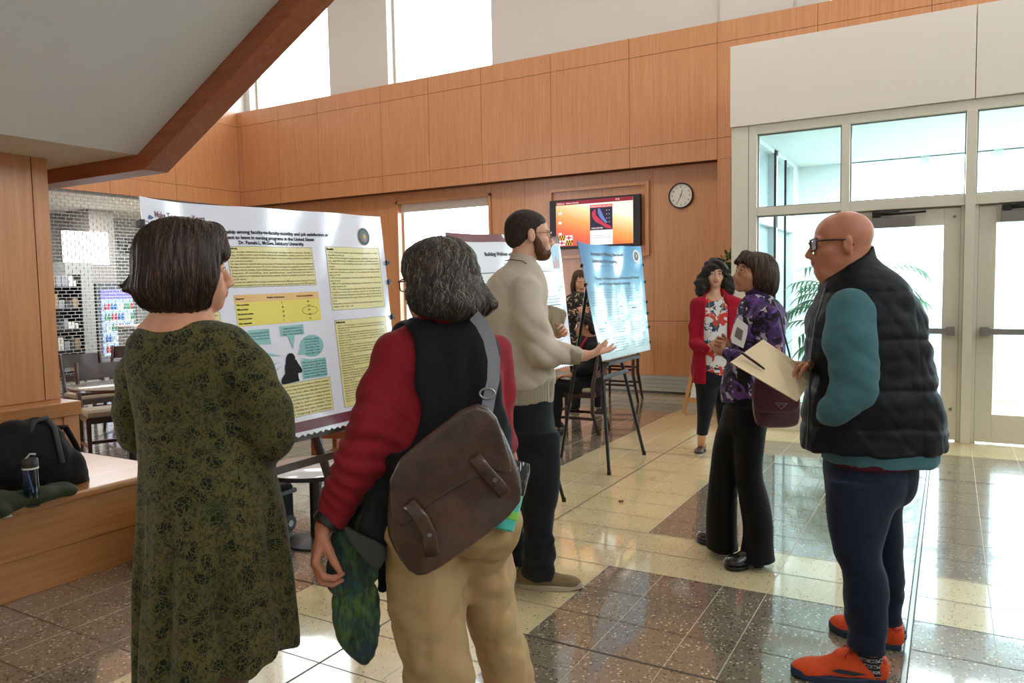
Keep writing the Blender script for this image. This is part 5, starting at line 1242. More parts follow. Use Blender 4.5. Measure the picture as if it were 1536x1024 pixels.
# ================= the person in a crimson shirt and black vest, back to the camera
D = 2.20
F = nrm(-Rh*math.cos(math.radians(40))+Fh*math.sin(math.radians(40)))
g = person('person with wavy grey hair, crimson sleeves, black vest and khaki trousers, back to the camera', (*at(690, 900, D)[:2], 0))
h = Head(at(655, 426, D), F, -.02, .0, 1.02)
h.c = at(656, 424, D); nb = at(668, 482, D)
top = [(466, 640, 700, D, .055), (476, 622, 712, D, .07), (488, 604, 722, D, .085), (505, 588, 742, D, .105), (530, 574, 758, D, .12), (570, 566, 765, D, .13), (620, 566, 765, D, .135), (680, 572, 765, D, .14), (730, 578, 772, D, .145), (770, 578, 776, D, .15)]
sh_ = Field(); sh_.rows(top, k=.04, n=2.3, grow=-.012)
LA = [pt(597, 528, D-.02, .066), pt(578, 590, D-.05, .067), pt(560, 645, D-.07, .067), pt(540, 692, D-.08, .062), pt(515, 735, D-.08, .051), pt(497, 775, D-.08, .040)]
RA = [pt(740, 530, D+.05, .056), pt(746, 590, D+.07, .052), pt(745, 640, D+.10, .050), pt(758, 670, D+.20, .042)]
sh_.chain(LA, k=.035); sh_.chain(RA, k=.03)
sh_.rows([(458, 636, 704, D, .064), (466, 631, 709, D, .070), (484, 624, 716, D, .078)], k=.01)
el = np.array(LA[3][:3])
sh_.disp(lambda P: (.006*np.exp(-((P-el)**2).sum(1)/.02)*np.sin((P @ nrm(np.array(LA[4][:3])-np.array(LA[2][:3])))*150+3*np.sin(P @ V3(20, 10, 5)))).astype(f4))
sh_.wrinkle(.0055, 30, 21); sh_.build('shirt', M['red_shirt'], g, .0058)
ve = Field(); ve.rows(top[1:], k=.03, n=2.3, grow=.010)
AX = np.array([Rh, Fh, Zu])
ve.ell(at(588, 545, D-.04), (.083, .20, .125), AX, .012, 's'); ve.ell(at(592, 620, D-.10), (.075, .12, .11), AX, .012, 's'); ve.ell(at(775, 560, D+.02), (.045, .16, .16), AX, .012, 's')
ve.cone(at(668, 440, D), at(668, 474, D), .074, .080, .008, op='s')
ve.chain([pt(607, 500, D+.05, .035), pt(600, 522, D+.05, .035), pt(577, 562, D+.06, .034), pt(560, 608, D+.07, .032)], k=.03); ve.wrinkle(.006, 13, 22); ve.wrinkle(.0015, 60, 23)
ve.plane(at(680, 742, D), (0, 0, -1), .01); ve.build('vest', M['vest_bk'], g, .006)
bd = Field(); add_head(bd, h, nb, rneck=.055, nose=.95); bd.rows(top, k=.04, grow=-.03); bd.chain([(*a[:3], a[3]-.016) for a in LA], k=.03); bd.chain([(*a[:3], a[3]-.016) for a in RA], k=.03)
wr = at(486, 790, D-.09); bd.cone(LA[-1][:3], wr, .028, .026, .02)
add_hand(bd, wr, at(470, 850, D-.12)-wr, Rh+Fh*.35, Rh*.5-Fh*.8, curl=(.55, .8, .6), s=1.14, thumb=(.35, .75), fingers=[(.75, .9, .6), (.6, .9, .7), (.55, .8, .6), (.5, .7, .5)])
w2 = at(765, 690, D+.25); bd.cone(RA[-1][:3], w2, .030, .026, .02); add_hand(bd, w2, -Zu+Rh*.1, -Rh, Fh, curl=(.5, .7, .5))
pl = [(735, 585, 773, D, .130), (775, 580, 775, D, .134), (800, 582, 770, D+.01, .122), (815, 592, 762, D+.02, .10)]
LL = [(770, 582, 690, D-.01, .125), (800, 578, 691, D-.01, .122), (850, 577, 692, D, .114), (900, 580, 698, D, .105), (950, 594, 700, D, .098), (1000, 606, 706, D, .09), (1060, 612, 712, D, .08), (1200, 620, 712, D, .07), (1420, 628, 706, D, .065)]
RL = [(770, 672, 777, D+.02, .115), (800, 676, 774, D+.05, .108), (850, 688, 772, D+.10, .098), (900, 694, 775, D+.12, .095), (950, 706, 786, D+.14, .09), (1000, 720, 800, D+.16, .085), (1060, 730, 812, D+.18, .08), (1200, 735, 812, D+.2, .07), (1420, 745, 808, D+.2, .065)]
bd.rows(pl, k=.03, grow=-.045); bd.rows(LL, k=.03, grow=-.032); bd.rows(RL, k=.03, grow=-.032)
bd.build('body', [M['skin_red'], M['lip'], M['brow']], g, FINE, face_paint(h)); eyes(h, g, EYE_M); glasses(h, g, M['black'], M['clear'], side=.083, r=.0019)
pa = Field(); pa.rows(pl, k=.03, n=2.2, rnd=.03); pa.rows(LL, k=.05, rnd=.03); pa.rows(RL, k=.05, rnd=.03)
pa.plane((0, 0, .05), (0, 0, -1)); kn = at(640, 930, D)
pa.wrinkle(.007, 22, 24, direc=nrm(Zu+Rh*.25), stretch=.2); pa.wrinkle(.005, 48, 25, mask=lambda P: np.clip((.95-P[:, 2])/.1, 0, 1)); pa.build('trousers', M['khaki'], g, .0065)
for q in (LL[-1], RL[-1]):
    c = at((q[1]+q[2])/2, 1300, q[3])*V3(1, 1, 0); S = Field(); shoe(S, c-F*.10, c+F*.18, .047, .07, low=.018); S.build('shoe', M['loafer'], g, .008); sole(c-F*.10, c+F*.18, .05, .02, M['black'], g)
hr = Field(); E = lambda x, y, z, r, k=.03: hr.ell(h.w(x, y, z), r, h.A, k)
E(0, -.022, .034, (.090, .114, .096)); E(0, -.07, -.035, (.088, .075, .075)); E(0, .035, .052, (.074, .064, .066)); E(-.06, -.02, -.03, (.036, .068, .060)); E(.06, -.02, -.03, (.036, .066, .060))
E(0, -.085, -.065, (.080, .048, .045)); E(.035, -.115, -.062, (.045, .040, .035)); E(-.035, -.115, -.058, (.045, .038, .035)); E(.078, -.070, -.058, (.035, .042, .036)); E(-.078, -.07, -.055, (.034, .042, .036))
hr.cone(h.w(.03, -.125, -.060), h.w(.045, -.168, -.066), .024, .006, .02); hr.cone(h.w(.07, -.10, -.058), h.w(.10, -.125, -.070), .02, .006, .02); hr.cone(h.w(.0, -.12, -.07), h.w(-.01, -.155, -.090), .02, .005, .02)
hr.ell(h.w(0, .110, -.052), (.13, .104, .086), h.A, .012, 's'); hr.ell(h.w(0, .035, -.13), (.10, .085, .060), h.A, .012, 's')
hr.disp(hair_disp(h, .004, 33, 14, .25)); strands(hr, h, [M['hair_dg'], M['hair_gr'], M['hair_dg'], M['hair_md'], M['hair_gr'], M['hair_dg']], g, 2800, 20, .012, .0022, -.098, seed=4, jit=.13, wav=.45, tip=.012); hr.build('hair', M['hair_gr'], g, .0038, smooth=1)
m = MB(); c0, c1 = at(486, 763, D-.015), at(478, 778, D-.01)
d = nrm(wr-np.array(LA[-1][:3])); ax_ = [np.cross(d, Fh), np.cross(d, np.cross(d, Fh)), d]; ax_ = [nrm(a) for a in ax_]
cw = np.array(LA[-1][:3])+d*.012; m.lathe(cw, [(.040, -.016), (.0425, -.014), (.0425, .014), (.040, .016)], 24, ax_); m.build('wrist_band', M['black'], g, smooth='auto')
# satchel with its strap
BG = thing('shoulder_bag', 'brown leather messenger bag with flap and buckled straps across the khaki trousers', 'bag', tuple(at(685, 740, 1.95)))
Db = 2.03
poly = [(708, 606), (736, 618), (760, 668), (783, 728), (781, 764), (718, 812), (646, 855), (622, 857), (600, 826), (583, 785), (588, 700), (645, 655)]
def slab(name, poly, D0, D1, mat, cell=.005, rnd=.018, tilt=0., wr=0, seed=1):
    """soft slab whose outline is poly (seen along the sight line) between the distances D0 and D1"""
    poly = chaikin(poly, 1 if name in ('bag', 'flap') else 2); Q = np.array(poly, float); A = at(*Q.mean(0), (D0+D1)/2); T = (D1-D0)/2
    P2 = np.array([[(at(x, y, (D0+D1)/2)-A) @ Rh, (at(x, y, (D0+D1)/2)-A) @ Zu] for x, y in poly])
    def fn(P):
        q = P-A.astype(f4); u = q @ Rh.astype(f4); v = q[:, 2]; w = q @ Fh.astype(f4)-tilt*u
        n = len(P2); d = np.full(len(P), 1e9, f4); s = np.ones(len(P), f4)
        for i in range(n):
            a = P2[i]; b = P2[i-1]; e = b-a; wx = u-a[0]; wy = v-a[1]; t = np.clip((wx*e[0]+wy*e[1])/(e @ e), 0, 1); d = np.minimum(d, (wx-e[0]*t)**2+(wy-e[1]*t)**2)
            c1 = v >= a[1]; c2 = v < b[1]; c3 = e[0]*wy > e[1]*wx; k = (c1 & c2 & c3) | (~c1 & ~c2 & ~c3); s = np.where(k, -s, s)
        d = s*np.sqrt(d)+rnd; bulge = .6+.4*np.clip(-d/.08, 0, 1); dz = np.abs(w)-T*bulge+rnd
        return np.minimum(np.maximum(d, dz), 0)+np.sqrt(np.maximum(d, 0)**2+np.maximum(dz, 0)**2)-rnd
    S = Field(); R_ = np.abs(P2).max(0); ext = np.abs(Rh)*R_[0]+np.abs(Fh)*(T+abs(tilt)*R_[0])+Zu*R_[1]
    S._a(fn, A-ext-.02, A+ext+.02, 0)
    if wr: S.wrinkle(wr, 18, seed)
    return S
S = slab('bag', poly, Db-.06, Db+.06, None, tilt=.15, wr=.005); S.build('bag_body', M['bag'], BG, .005)
fl = [(706, 604), (738, 616), (757, 664), (770, 700), (764, 716), (742, 708), (700, 722), (655, 748), (628, 768), (604, 790), (586, 770), (588, 698), (646, 652)]
S = slab('flap', fl, Db-.078, Db-.045, None, tilt=.15, rnd=.008, wr=.004, seed=2); S.build('flap', M['bag'], BG, .0042)
for P in ([(712, 685), (722, 700), (740, 722), (757, 744)], [(614, 752), (634, 776), (645, 800), (648, 832)]):
    m = MB(); Q = []
    for x, y in P: p = at(x, y, Db-.086); Q.append(p+Fh*.15*((p-at(685, 740, Db)) @ Rh))
    m.tube(Q, .0185, 12, flat=(Fh, .32), cap=True); m.build('buckle_strap', M['bag'], BG, smooth=True)
m = MB()
for x, y in ((742, 722), (645, 800)):
    p = at(x, y, Db-.095); p = p+Fh*.15*((p-at(685, 740, Db)) @ Rh); m.lathe(p, [(.0055, -.002), (.006, 0), (.0055, .0035)], 14, (Rh, Zu, -Fh))
m.build('rivet', M['brass'], BG)
m = MB(); SP = [at(712, 474, 2.07), at(722, 485, 2.045), at(734, 508, 2.035), at(741, 540, 2.025), at(740, 570, 2.02), at(734, 596, 2.015), at(729, 625, 2.01)]
nrml = -Fh
def strip(m, pts, w, up, th=.004):
    for a, b in zip(pts[:-1], pts[1:]): m.bar(a, b+(b-a)*.04, w, th, up=up)
P = []
for i in range(len(SP)):
    d = nrm(SP[min(i+1, len(SP)-1)]-SP[max(i-1, 0)]); s = nrm(np.cross(d, nrml)); P.append([SP[i]-s*.0165, SP[i]+s*.0165])
m.grid(np.array(P), .004); m.build('shoulder_strap', plain('strap_webbing', '80848e', .4, coat=.3), BG, smooth='auto')
m = MB()
for x, y in ((731, 590), (727, 628)):
    c = at(x, y, 2.005); m.tube([c+Rh*.02*math.cos(a)+Zu*.014*math.sin(a) for a in np.linspace(0, 2*math.pi, 17)[:-1]], .0028, 6, closed=True)
m.tube([at(732, 622, 2.0), at(742, 640, 2.0), at(751, 658, 2.0)], .004, 8); m.build('strap_ring', M['steel'], BG, smooth=True)
# coat and scarf over the forearm
ct_ = Field(); Dc = 2.16
for x, y, D_, r in ((563, 742, 2.24, .045), (548, 765, 2.22, .045), (555, 795, 2.20, .040), (572, 775, 2.22, .04), (572, 830, 2.22, .026), (575, 715, 2.26, .045), (535, 785, 2.21, .030), (566, 752, 2.13, .042), (557, 785, 2.12, .036), (572, 800, 2.13, .036), (578, 735, 2.14, .04), (548, 800, 2.13, .028)): ct_.ell(at(x, y, D_), (r, r*.9, r*1.05), k=.05)
ct_.cone(at(578, 800, 2.21), at(574, 880, 2.22), .022, .010, .03); ct_.cone(at(565, 760, 2.22), at(580, 700, 2.26), .04, .04, .04); ct_.wrinkle(.008, 22, 31); ct_.wrinkle(.003, 60, 32)
CT = thing('folded_coat', 'charcoal coat with grey fleece lining draped over the crimson-sleeved forearm', 'coat', tuple(at(550, 760, 2.15)))
ct_.build('coat_body', M['dk_coat'], CT, .005)
S = slab('l', [(515, 785), (540, 800), (566, 812), (580, 822), (578, 838), (566, 860), (545, 838), (524, 812)], 2.075, 2.10, None, rnd=.008, wr=.003); S.build('fleece_lining', M['fleece'], CT, .004)
S = slab('l', [(497, 706), (512, 682), (528, 672), (522, 700), (508, 722), (490, 735), (483, 722)], 2.20, 2.24, None, rnd=.01); S.build('collar', M['fleece'], CT, .005)
SC = slab('s', [(500, 790), (520, 792), (548, 812), (568, 838), (570, 868), (552, 888), (518, 896), (494, 890), (488, 860), (492, 825)], 2.115, 2.16, None, rnd=.016, wr=.004)
for q in ([(500, 872), (520, 862), (548, 862), (566, 868), (574, 905), (572, 950), (562, 985), (547, 1002), (528, 990), (508, 965), (500, 930)],): T2 = slab('s', q, 2.135, 2.175, None, rnd=.016, wr=.004, seed=5); SC.p += T2.p
dd_ = nrm(Rh*.75+Zu*.66)
SC.disp(lambda P: (.0022*np.abs(np.sin((P @ dd_)*95+1.5*np.sin((P @ Rh)*18)))).astype(f4))
tag(SC.build('scarf', M['scarf'], None, .0036), 'green and blue striped scarf hanging from the forearm beside the hand', 'scarf')
# insulated cup behind the bag
c = at(752, 794, 2.08); cup = thing('drinking_cup', 'turquoise cup with a lime band, mostly hidden behind the leather bag', 'cup', tuple(c)); upv = nrm(at(775, 700, 2.12)-c); ax_ = (nrm(np.cross(upv, Fh)), nrm(np.cross(upv, np.cross(upv, Fh))), upv)
m = MB(); m.lathe(c, [(.030, 0), (.034, .004), (.037, .05), (.037, .10)], 28, ax_); m.build('cup_body', plain('turquoise_plastic', '3fb9a8', .3, coat=.4), cup, smooth='auto')
m = MB(); m.lathe(c, [(.0372, .032), (.038, .034), (.0385, .052), (.038, .054)], 28, ax_); m.build('lime_band', plain('lime_plastic', '7fc24a', .4), cup)
m = MB(); m.lathe(c, [(.038, .10), (.040, .105), (.040, .17), (.034, .19)], 28, ax_); m.build('lid', glass_thin('clear_lid', (170, 180, 175), .15), cup, smooth='auto')

# ================= the bespectacled presenter in the oatmeal sweater (facing right)
D = 3.75
F = nrm(Rh*math.cos(math.radians(14))+Fh*math.sin(math.radians(14)))
g = person('bearded person with glasses in an oatmeal sweater, gesturing at the blue poster', (*at(805, 870, D)[:2], 0))
h = Head(at(794, 352, D), F, .0, 0, 1.02); nb = at(781, 404, D)
top = [(392, 768, 800, D, .065), (400, 752, 806, D, .085), (412, 738, 812, D, .12), (430, 728, 818, D, .155), (470, 722, 826, D, .17), (520, 722, 830, D, .165), (560, 730, 832, D, .155), (590, 745, 832, D, .15), (603, 748, 830, D, .148)]
RA = [pt(786, 434, D-.15, .070), pt(797, 482, D-.18, .064), pt(812, 530, D-.19, .060), pt(832, 534, D-.17, .054), pt(862, 533, D-.14, .043)]
LA = [pt(785, 436, D+.14, .07), pt(800, 482, D+.2, .055), pt(812, 512, D+.21, .046), pt(826, 508, D+.18, .040)]
sw = Field(); sw.rows(top, k=.04, n=2.3, rnd=.01); sw.chain(RA, k=.03); sw.chain(LA, k=.03); sw.cone(at(781, 388, D), at(779, 402, D), .062, .075, .02)
sw.wrinkle(.013, 17, 41, direc=nrm(Zu+Rh*.35), stretch=.3); sw.wrinkle(.004, 42, 42); hd = (P_ for P_ in ())
sw.plane(at(790, 580, D), nrm(-Zu+Rh*.10), .008)
ec = np.array(RA[2][:3]); sw.disp(lambda P: (.006*np.exp(-((P-ec)**2).sum(1)/.03)*(2*np.abs(np.sin((P @ nrm(np.array([.3, .3, 1])))*38+(P @ Rh)*14))-1)).astype(f4))
sw.build('sweater', M['knit'], g, .0068)
rb = Field(); rb.rows([(566, 738, 832, D, .152), (588, 744, 831, D, .149), (602, 748, 830, D, .147)], k=.0, n=2.3, grow=.001); rb.build('hem_rib', M['rib'], g, .007)
cd = nrm(np.array(RA[4][:3])-np.array(RA[3][:3])); m = MB(); ax_ = [nrm(np.cross(cd, Fh)), nrm(np.cross(cd, np.cross(cd, Fh))), cd]
m.lathe(np.array(RA[4][:3]), [(.040, -.035), (.044, -.03), (.0435, .018), (.038, .022)], 30, ax_); m.build('cuff_rib', M['rib'], g, smooth='auto')
m = MB(); m.tube([at(758, 391, D-.02), at(766, 389, D-.06), at(783, 391, D-.085), at(795, 399, D-.075), at(800, 408, D-.05)], .0022, 6); m.build('lanyard_cord', M['black'], g, smooth=True)
bd = Field(); add_head(bd, h, nb, rneck=.056, nose=1.05); bd.rows(top, k=.04, grow=-.03)
for c in (RA, LA): bd.chain([(*a[:3], a[3]-.016) for a in c], k=.03)
wr = at(872, 534, D-.14); wr = at(878, 533, D-.13); bd.cone(RA[4][:3], wr, .033, .027, .02); tipd = at(916, 524, D-.02)-wr
add_hand(bd, wr, tipd, Zu+Fh*.1-Rh*.1, -Fh-Rh*.1, curl=(.12, .15, .12), s=1.05, thumb=(.5, .55), fingers=[(.0, .12, .1), (.12, .18, .15), (.25, .2, .15), (.35, .3, .2)])
w2 = at(833, 503, D+.15); add_hand(bd, w2, at(845, 494, D+.1)-w2, -Fh, Zu, curl=(.6, .8, .6), s=.85)
PLV = [(590, 750, 831, D, .145), (620, 752, 833, D, .145), (650, 756, 836, D, .145), (672, 760, 834, D, .12)]
NL = [(650, 768, 837, D-.08, .085), (700, 776, 838, D-.08, .085), (745, 783, 834, D-.07, .075), (790, 784, 833, D-.06, .070), (830, 783, 833, D-.05, .068), (850, 780, 830, D-.03, .07), (862, 784, 828, D+.0, .07)]
FL = [(650, 752, 800, D+.09, .085), (700, 752, 796, D+.12, .08), (745, 750, 790, D+.14, .07), (860, 745, 785, D+.16, .065)]
bd.rows(PLV, k=.03, grow=-.03)
for L in (NL, FL): bd.rows(L, k=.02, grow=-.025)
hx0 = onz(779, 884, 0)+Fh*.04; tx0 = onz(873, 886, 0)+Fh*.03; an = hx0*.8+tx0*.2; bd.cone(at(804, 845, D-.02), (an[0], an[1], .07), .035, .032, .02)
bd.build('body', [M['skin_lt'], M['lip'], M['brow']], g, FINE, face_paint(h)); eyes(h, g, EYE_M); glasses(h, g, M['black'], M['clear'], w=.046, hh=.030, r=.0012)
tr = Field(); tr.rows(PLV, k=.03, n=2.2, rnd=.03); tr.rows(NL, k=.04); tr.rows(FL, k=.04); tr.plane((0, 0, .09), (0, 0, -1))
tr.wrinkle(.010, 20, 43, direc=nrm(Rh+Zu*.5), stretch=.7); tr.wrinkle(.007, 46, 44, mask=lambda P: np.clip((.45-P[:, 2])/.2, 0, 1)); tr.build('jeans', M['jean'], g, .0065)
def trainer(hx, tx, up, so, lace=None, w=.05, hh=.085, mid=None):
    S = Field(); shoe(S, hx, tx, w, hh, low=.02); S.build('shoe', up, g, .0055); s = sole(hx, tx, w*1.04, .026, so, g)
    if mid: sole(hx, tx, w*1.01, .012, mid, g, 'outsole', 1.05)
    d = nrm(np.array(tx)-np.array(hx)); L = np.linalg.norm(np.array(tx)-np.array(hx)); sd_ = np.cross(Zu, d)
    if lace:
        m = MB()
        for k in range(4):
            c = np.array(hx)+d*L*(.42+.07*k)+Zu*(hh*(1.02-.13*k)); m.tube([c-sd_*w*.5-Zu*.008, c+Zu*.004, c+sd_*w*.5-Zu*.008], .003, 6)
        m.build('laces', lace, g, smooth=True)
hx = onz(779, 884, 0); tx = onz(873, 886, 0); trainer(hx+Fh*.04, tx+Fh*.03, M['tan_sh'], M['white_sole'], M['navy_rub'], .048, .085, M['maroon'])
c = at(760, 860, D+.16)*V3(1, 1, 0); trainer(c-F*.1, c+F*.18, M['tan_sh'], M['white_sole'], M['navy_rub'], .048, .085)
hr = Field(); E = lambda x, y, z, r, k=.02: hr.ell(h.w(x, y, z), r, h.A, k)
E(0, -.021, .033, (.0808, .1038, .0908)); E(0, .028, .054, (.066, .052, .045)); E(0, -.062, -.012, (.069, .059, .058))
hr.ell(h.w(0, .106, .0), (.08, .062, .078), h.A, .008, 's'); hr.ell(h.w(0, .05, -.075), (.11, .075, .088), h.A, .01, 's')
for x in (-1, 1): hr.ell(h.w(x*.082, -.006, -.02), (.02, .026, .034), h.A, .006, 's')
hr.wrinkle(.0007, 260, 46)
hr.build('hair', M['hair_sh'], g, .0038, smooth=1)
br_ = Field(); E = lambda x, y, z, r, k=.015: br_.ell(h.w(x, y, z), r, h.A, k)
E(0, .070, -.098, (.036, .034, .028)); E(0, .038, -.084, (.0545, .060, .038)); E(0, .084, -.088, (.028, .020, .020))
for x in (-1, 1): br_.cone(h.w(x*.064, .012, -.015), h.w(x*.056, .035, -.075), .014, .026, .02)
E(0, .104, -.056, (.024, .008, .006)); br_.ell(h.w(0, .11, -.070), (.020, .020, .007), h.A, .004, 's')
br_.wrinkle(.0016, 160, 45); br_.build('beard', M['beard'], g, .0036, smooth=1)
# the folder in the far hand
fd = slab('f', [(818, 456), (834, 459), (851, 466), (849, 480), (844, 494), (836, 504), (826, 498), (818, 480)], D+.075, D+.081, None, rnd=.002); tag(fd.build('paper_folder', M['seat'], None, .0035), 'beige folder held against the chest of the bespectacled presenter', 'folder')
# ================= the bald man in the black quilted vest (facing left)
D = 2.95
F = nrm(-Rh*math.cos(math.radians(12))+Fh*math.sin(math.radians(12)))
g = person('bald person with dark glasses in a black quilted vest, teal sleeves and orange running shoes', (*at(1300, 980, D)[:2], 0))
h = Head(at(1260, 364, D), F, -.04, 0, 1.03); nb = at(1276, 416, D)
top = [(388, 1256, 1306, D, .07), (400, 1246, 1322, D, .10), (416, 1238, 1342, D, .14), (445, 1230, 1364, D, .175), (480, 1217, 1379, D, .19), (526, 1213, 1387, D, .195), (562, 1212, 1393, D, .195), (600, 1211, 1399, D, .195), (645, 1210, 1408, D, .19), (676, 1210, 1409, D, .185), (690, 1212, 1405, D, .18)]
ve = Field(); ve.rows(top, k=.03, n=2.4, rnd=.02)
ve.cone(at(1278, 385, D), at(1284, 420, D), .080, .102, .02)
ve.cone(at(1264, 355, D), at(1268, 408, D), .060, .056, .006, op='s'); ve.plane(at(1272, 392, D), nrm(Zu*.80-Rh*.56), .008)
ve.cone(at(1276, 470, D-.24), at(1278, 520, D-.26), .075, .07, .01, op='s')
ve.plane(at(1320, 672, D), nrm(-Zu+.0*Rh), .01)
qs = [445, 512, 585, 640]
zq = [at(1300, y, D)[2] for y in qs]
def quilt(P):
    z = P[:, 2]+.10*np.clip((P @ Rh)-(at(1330, 400, D) @ Rh), 0, .2)-.02; o = np.zeros(len(P), f4)
    for a in zq: o -= .0075*np.exp(-np.abs(z-a)/.010)
    u = (P @ Rh)-(at(1345, 500, D) @ Rh)+.25*(z-1.3)*0; o -= .004*np.exp(-np.abs(u)/.006)*(z < 1.45)
    return o
ve.disp(quilt); ve.wrinkle(.007, 20, 51); ve.wrinkle(.0025, 70, 52); ve.build('quilted_vest', M['puffer'], g, .006)
m = MB(); m.tube([at(1238, 432, D-.10), at(1224, 480, D-.13), at(1217, 530, D-.14), at(1214, 600, D-.14), at(1211, 672, D-.13)], .006, 8, flat=(Rh, .6)); m.build('zip_edge', M['black'], g, smooth=True)
RA = [pt(1276, 468, D-.145, .085), pt(1274, 510, D-.18, .086), pt(1281, 555, D-.195, .078), pt(1282, 584, D-.20, .068), pt(1264, 604, D-.205, .056), pt(1250, 616, D-.18, .046), pt(1240, 624, D-.08, .038)]
FA = [pt(1262, 460, D+.15, .07), pt(1240, 515, D+.19, .06), pt(1226, 545, D+.14, .05), pt(1218, 549, D+.05, .04)]
sh2 = Field(); sh2.chain(RA, k=.035); sh2.chain(FA, k=.03); sh2.rows([(430, 1250, 1340, D, .12), (600, 1225, 1390, D, .17), (680, 1238, 1400, D, .176), (690, 1239, 1399, D, .175)], k=.02, n=2.3)
ec2 = np.array(RA[3][:3]); sh2.disp(lambda P: (.0025*np.exp(-((P-ec2)**2).sum(1)/.02)*(2*np.abs(np.sin((P @ nrm(Zu*.8+Rh*.5))*62+2*np.sin(P @ (Rh*9+Zu*5))))-1.1)).astype(f4)); sh2.wrinkle(.0035, 34, 53, direc=nrm(Zu+Rh*.3), stretch=.9)
sh2.build('long_sleeve_shirt', M['teal'], g, .006)
hm = Field(); hm.rows([(680, 1241, 1376, D, .170), (694, 1243, 1373, D, .170)], k=0, n=2.3); hm.build('undershirt', M['maroon'], g, .007)
bd = Field(); add_head(bd, h, nb, rneck=.064, fat=1.03, jaw=1.1, nose=1.05); bd.rows(top[:-2], k=.04, grow=-.045)
bd.cone(h.w(0, -.075, -.05), h.w(0, -.082, -.10), .038, .042, .03); bd.ell(h.w(0, .035, -.125), (.045, .05, .035), h.A, .03)
for c in (RA, FA): bd.chain([(*a[:3], a[3]-.016) for a in c], k=.03)
w2 = at(1214, 549, D+.03); add_hand(bd, w2, at(1196, 546, D-.05)-w2, -Zu+Fh*.2, -Fh+Zu*.3, curl=(.35, .4, .3), s=1.0, thumb=(.3, -.2))
add_hand(bd, RA[-1][:3], Fh*.9+Rh*.3-Zu*.3, Rh, Zu, s=.95)
PLV = [(676, 1243, 1374, D, .16), (700, 1242, 1372, D, .16), (730, 1243, 1366, D, .15), (755, 1246, 1352, D, .13)]
NL = [(720, 1242, 1346, D-.08, .10), (771, 1243, 1334, D-.09, .10), (827, 1253, 1325, D-.10, .09), (862, 1268, 1328, D-.10, .085), (910, 1271, 1328, D-.10, .08), (950, 1274, 1326, D-.10, .075), (970, 1275, 1322, D-.10, .07)]
FL = [(720, 1290, 1370, D+.10, .10), (762, 1290, 1345, D+.12, .09), (823, 1300, 1352, D+.16, .08), (880, 1306, 1349, D+.19, .075), (925, 1308, 1346, D+.21, .07)]
bd.rows(PLV[1:], k=.03, grow=-.04); bd.rows(NL, k=.02, grow=-.035); bd.rows(FL, k=.02, grow=-.035)
nf = onz(1310, 1022, 0); ff = onz(1343, 968, 0)
for c, L in ((nf, NL), (ff, FL)): q = L[-1]; p = at((q[1]+q[2])/2, q[0]-30, q[3]); bd.cone(p, (c[0], c[1], .06), .042, .038, .02)
bd.build('body', [M['skin_red'], M['lip'], M['brow']], g, FINE, face_paint(h)); eyes(h, g, EYE_M); glasses(h, g, M['black'], M['clear'], w=.056, hh=.040, r=.0030, side=.083, z=-.002)
tr = Field(); tr.rows(PLV, k=.03, n=2.2, rnd=.03); tr.rows(NL, k=.04); tr.rows(FL, k=.035)
tr.wrinkle(.010, 17, 54, direc=nrm(Zu+Rh*.4), stretch=.5); tr.wrinkle(.006, 38, 55, mask=lambda P: np.clip((.38-P[:, 2])/.12, 0, 1)); tr.build('chinos', M['navy'], g, .0065)
for c, L in ((nf, NL), (ff, FL)):
    q = L[-1]; p = at((q[1]+q[2])/2, q[0]-12, q[3]); S = Field(); S.cone(p, (c[0], c[1], .05), .050, .043, .01); S.build('sock', M['sock'], g, .006, smooth=1)
def runner(hx, tx):
    d = nrm(tx-hx); L = np.linalg.norm(tx-hx); s = np.cross(Zu, d)
    if s @ Fh > 0: s = -s
    S = Field(); shoe(S, hx, tx, .050, .095, low=.022); S.ell(hx+d*L*.06+Zu*.075, (.034, .02, .034), np.array([np.cross(Zu, d), d, Zu]), .02); S.ell(hx+d*L*.40+Zu*.10, (.03, .045, .02), np.array([np.cross(Zu, d), d, Zu]), .02)
    S.wrinkle(.0015, 70, 3); S.build('shoe', M['orange'], g, .005)
    S = Field(); S.ell(hx+d*L*.055+Zu*.082, (.036, .024, .040), np.array([np.cross(Zu, d), d, Zu]), .01); S.ell(hx+d*L*.12+Zu*.12, (.030, .05, .03), np.array([np.cross(Zu, d), d, Zu]), .01, 's'); S.build('heel_collar', M['orange_dk'], g, .004); sole(hx, tx, .054, .030, M['navy_rub'], g, 'sole'); sole(hx, tx, .053, .010, M['black'], g, 'outsole')
    m = MB()
    for k in range(5):
        c = hx+d*L*(.40+.065*k)+Zu*(.108-.012*k); m.tube([c-s*.026-Zu*.012, c+Zu*.004+d*.01, c+s*.026-Zu*.012], .0035, 6)
    for sg in (-1, 1): m.tube([hx+d*L*.40+Zu*.112, hx+d*L*.40+Zu*.125+s*.025*sg, hx+d*L*.45+Zu*.10+s*.035*sg, hx+d*L*.42+Zu*.106], .003, 6)
    m.build('laces', M['orange_dk'], g, smooth=True)
    m = MB(); o = s*.047; m.add([hx+d*L*a+Zu*z+s*w for a, z, w in ((.22, .048, .0478), (.34, .055, .0485), (.52, .060, .0462), (.60, .052, .0495), (.50, .045, .0515), (.36, .040, .0505))], [(0, 1, 2, 3, 4, 5)]); m.build('side_mark', M['sole'], g)
runner(onz(1334, 1030, 0)+Fh*.03, onz(1192, 1017, 0)+Fh*.03)
runner(onz(1354, 978, 0)+Fh*.02, onz(1249, 944, 0)+Fh*.02)
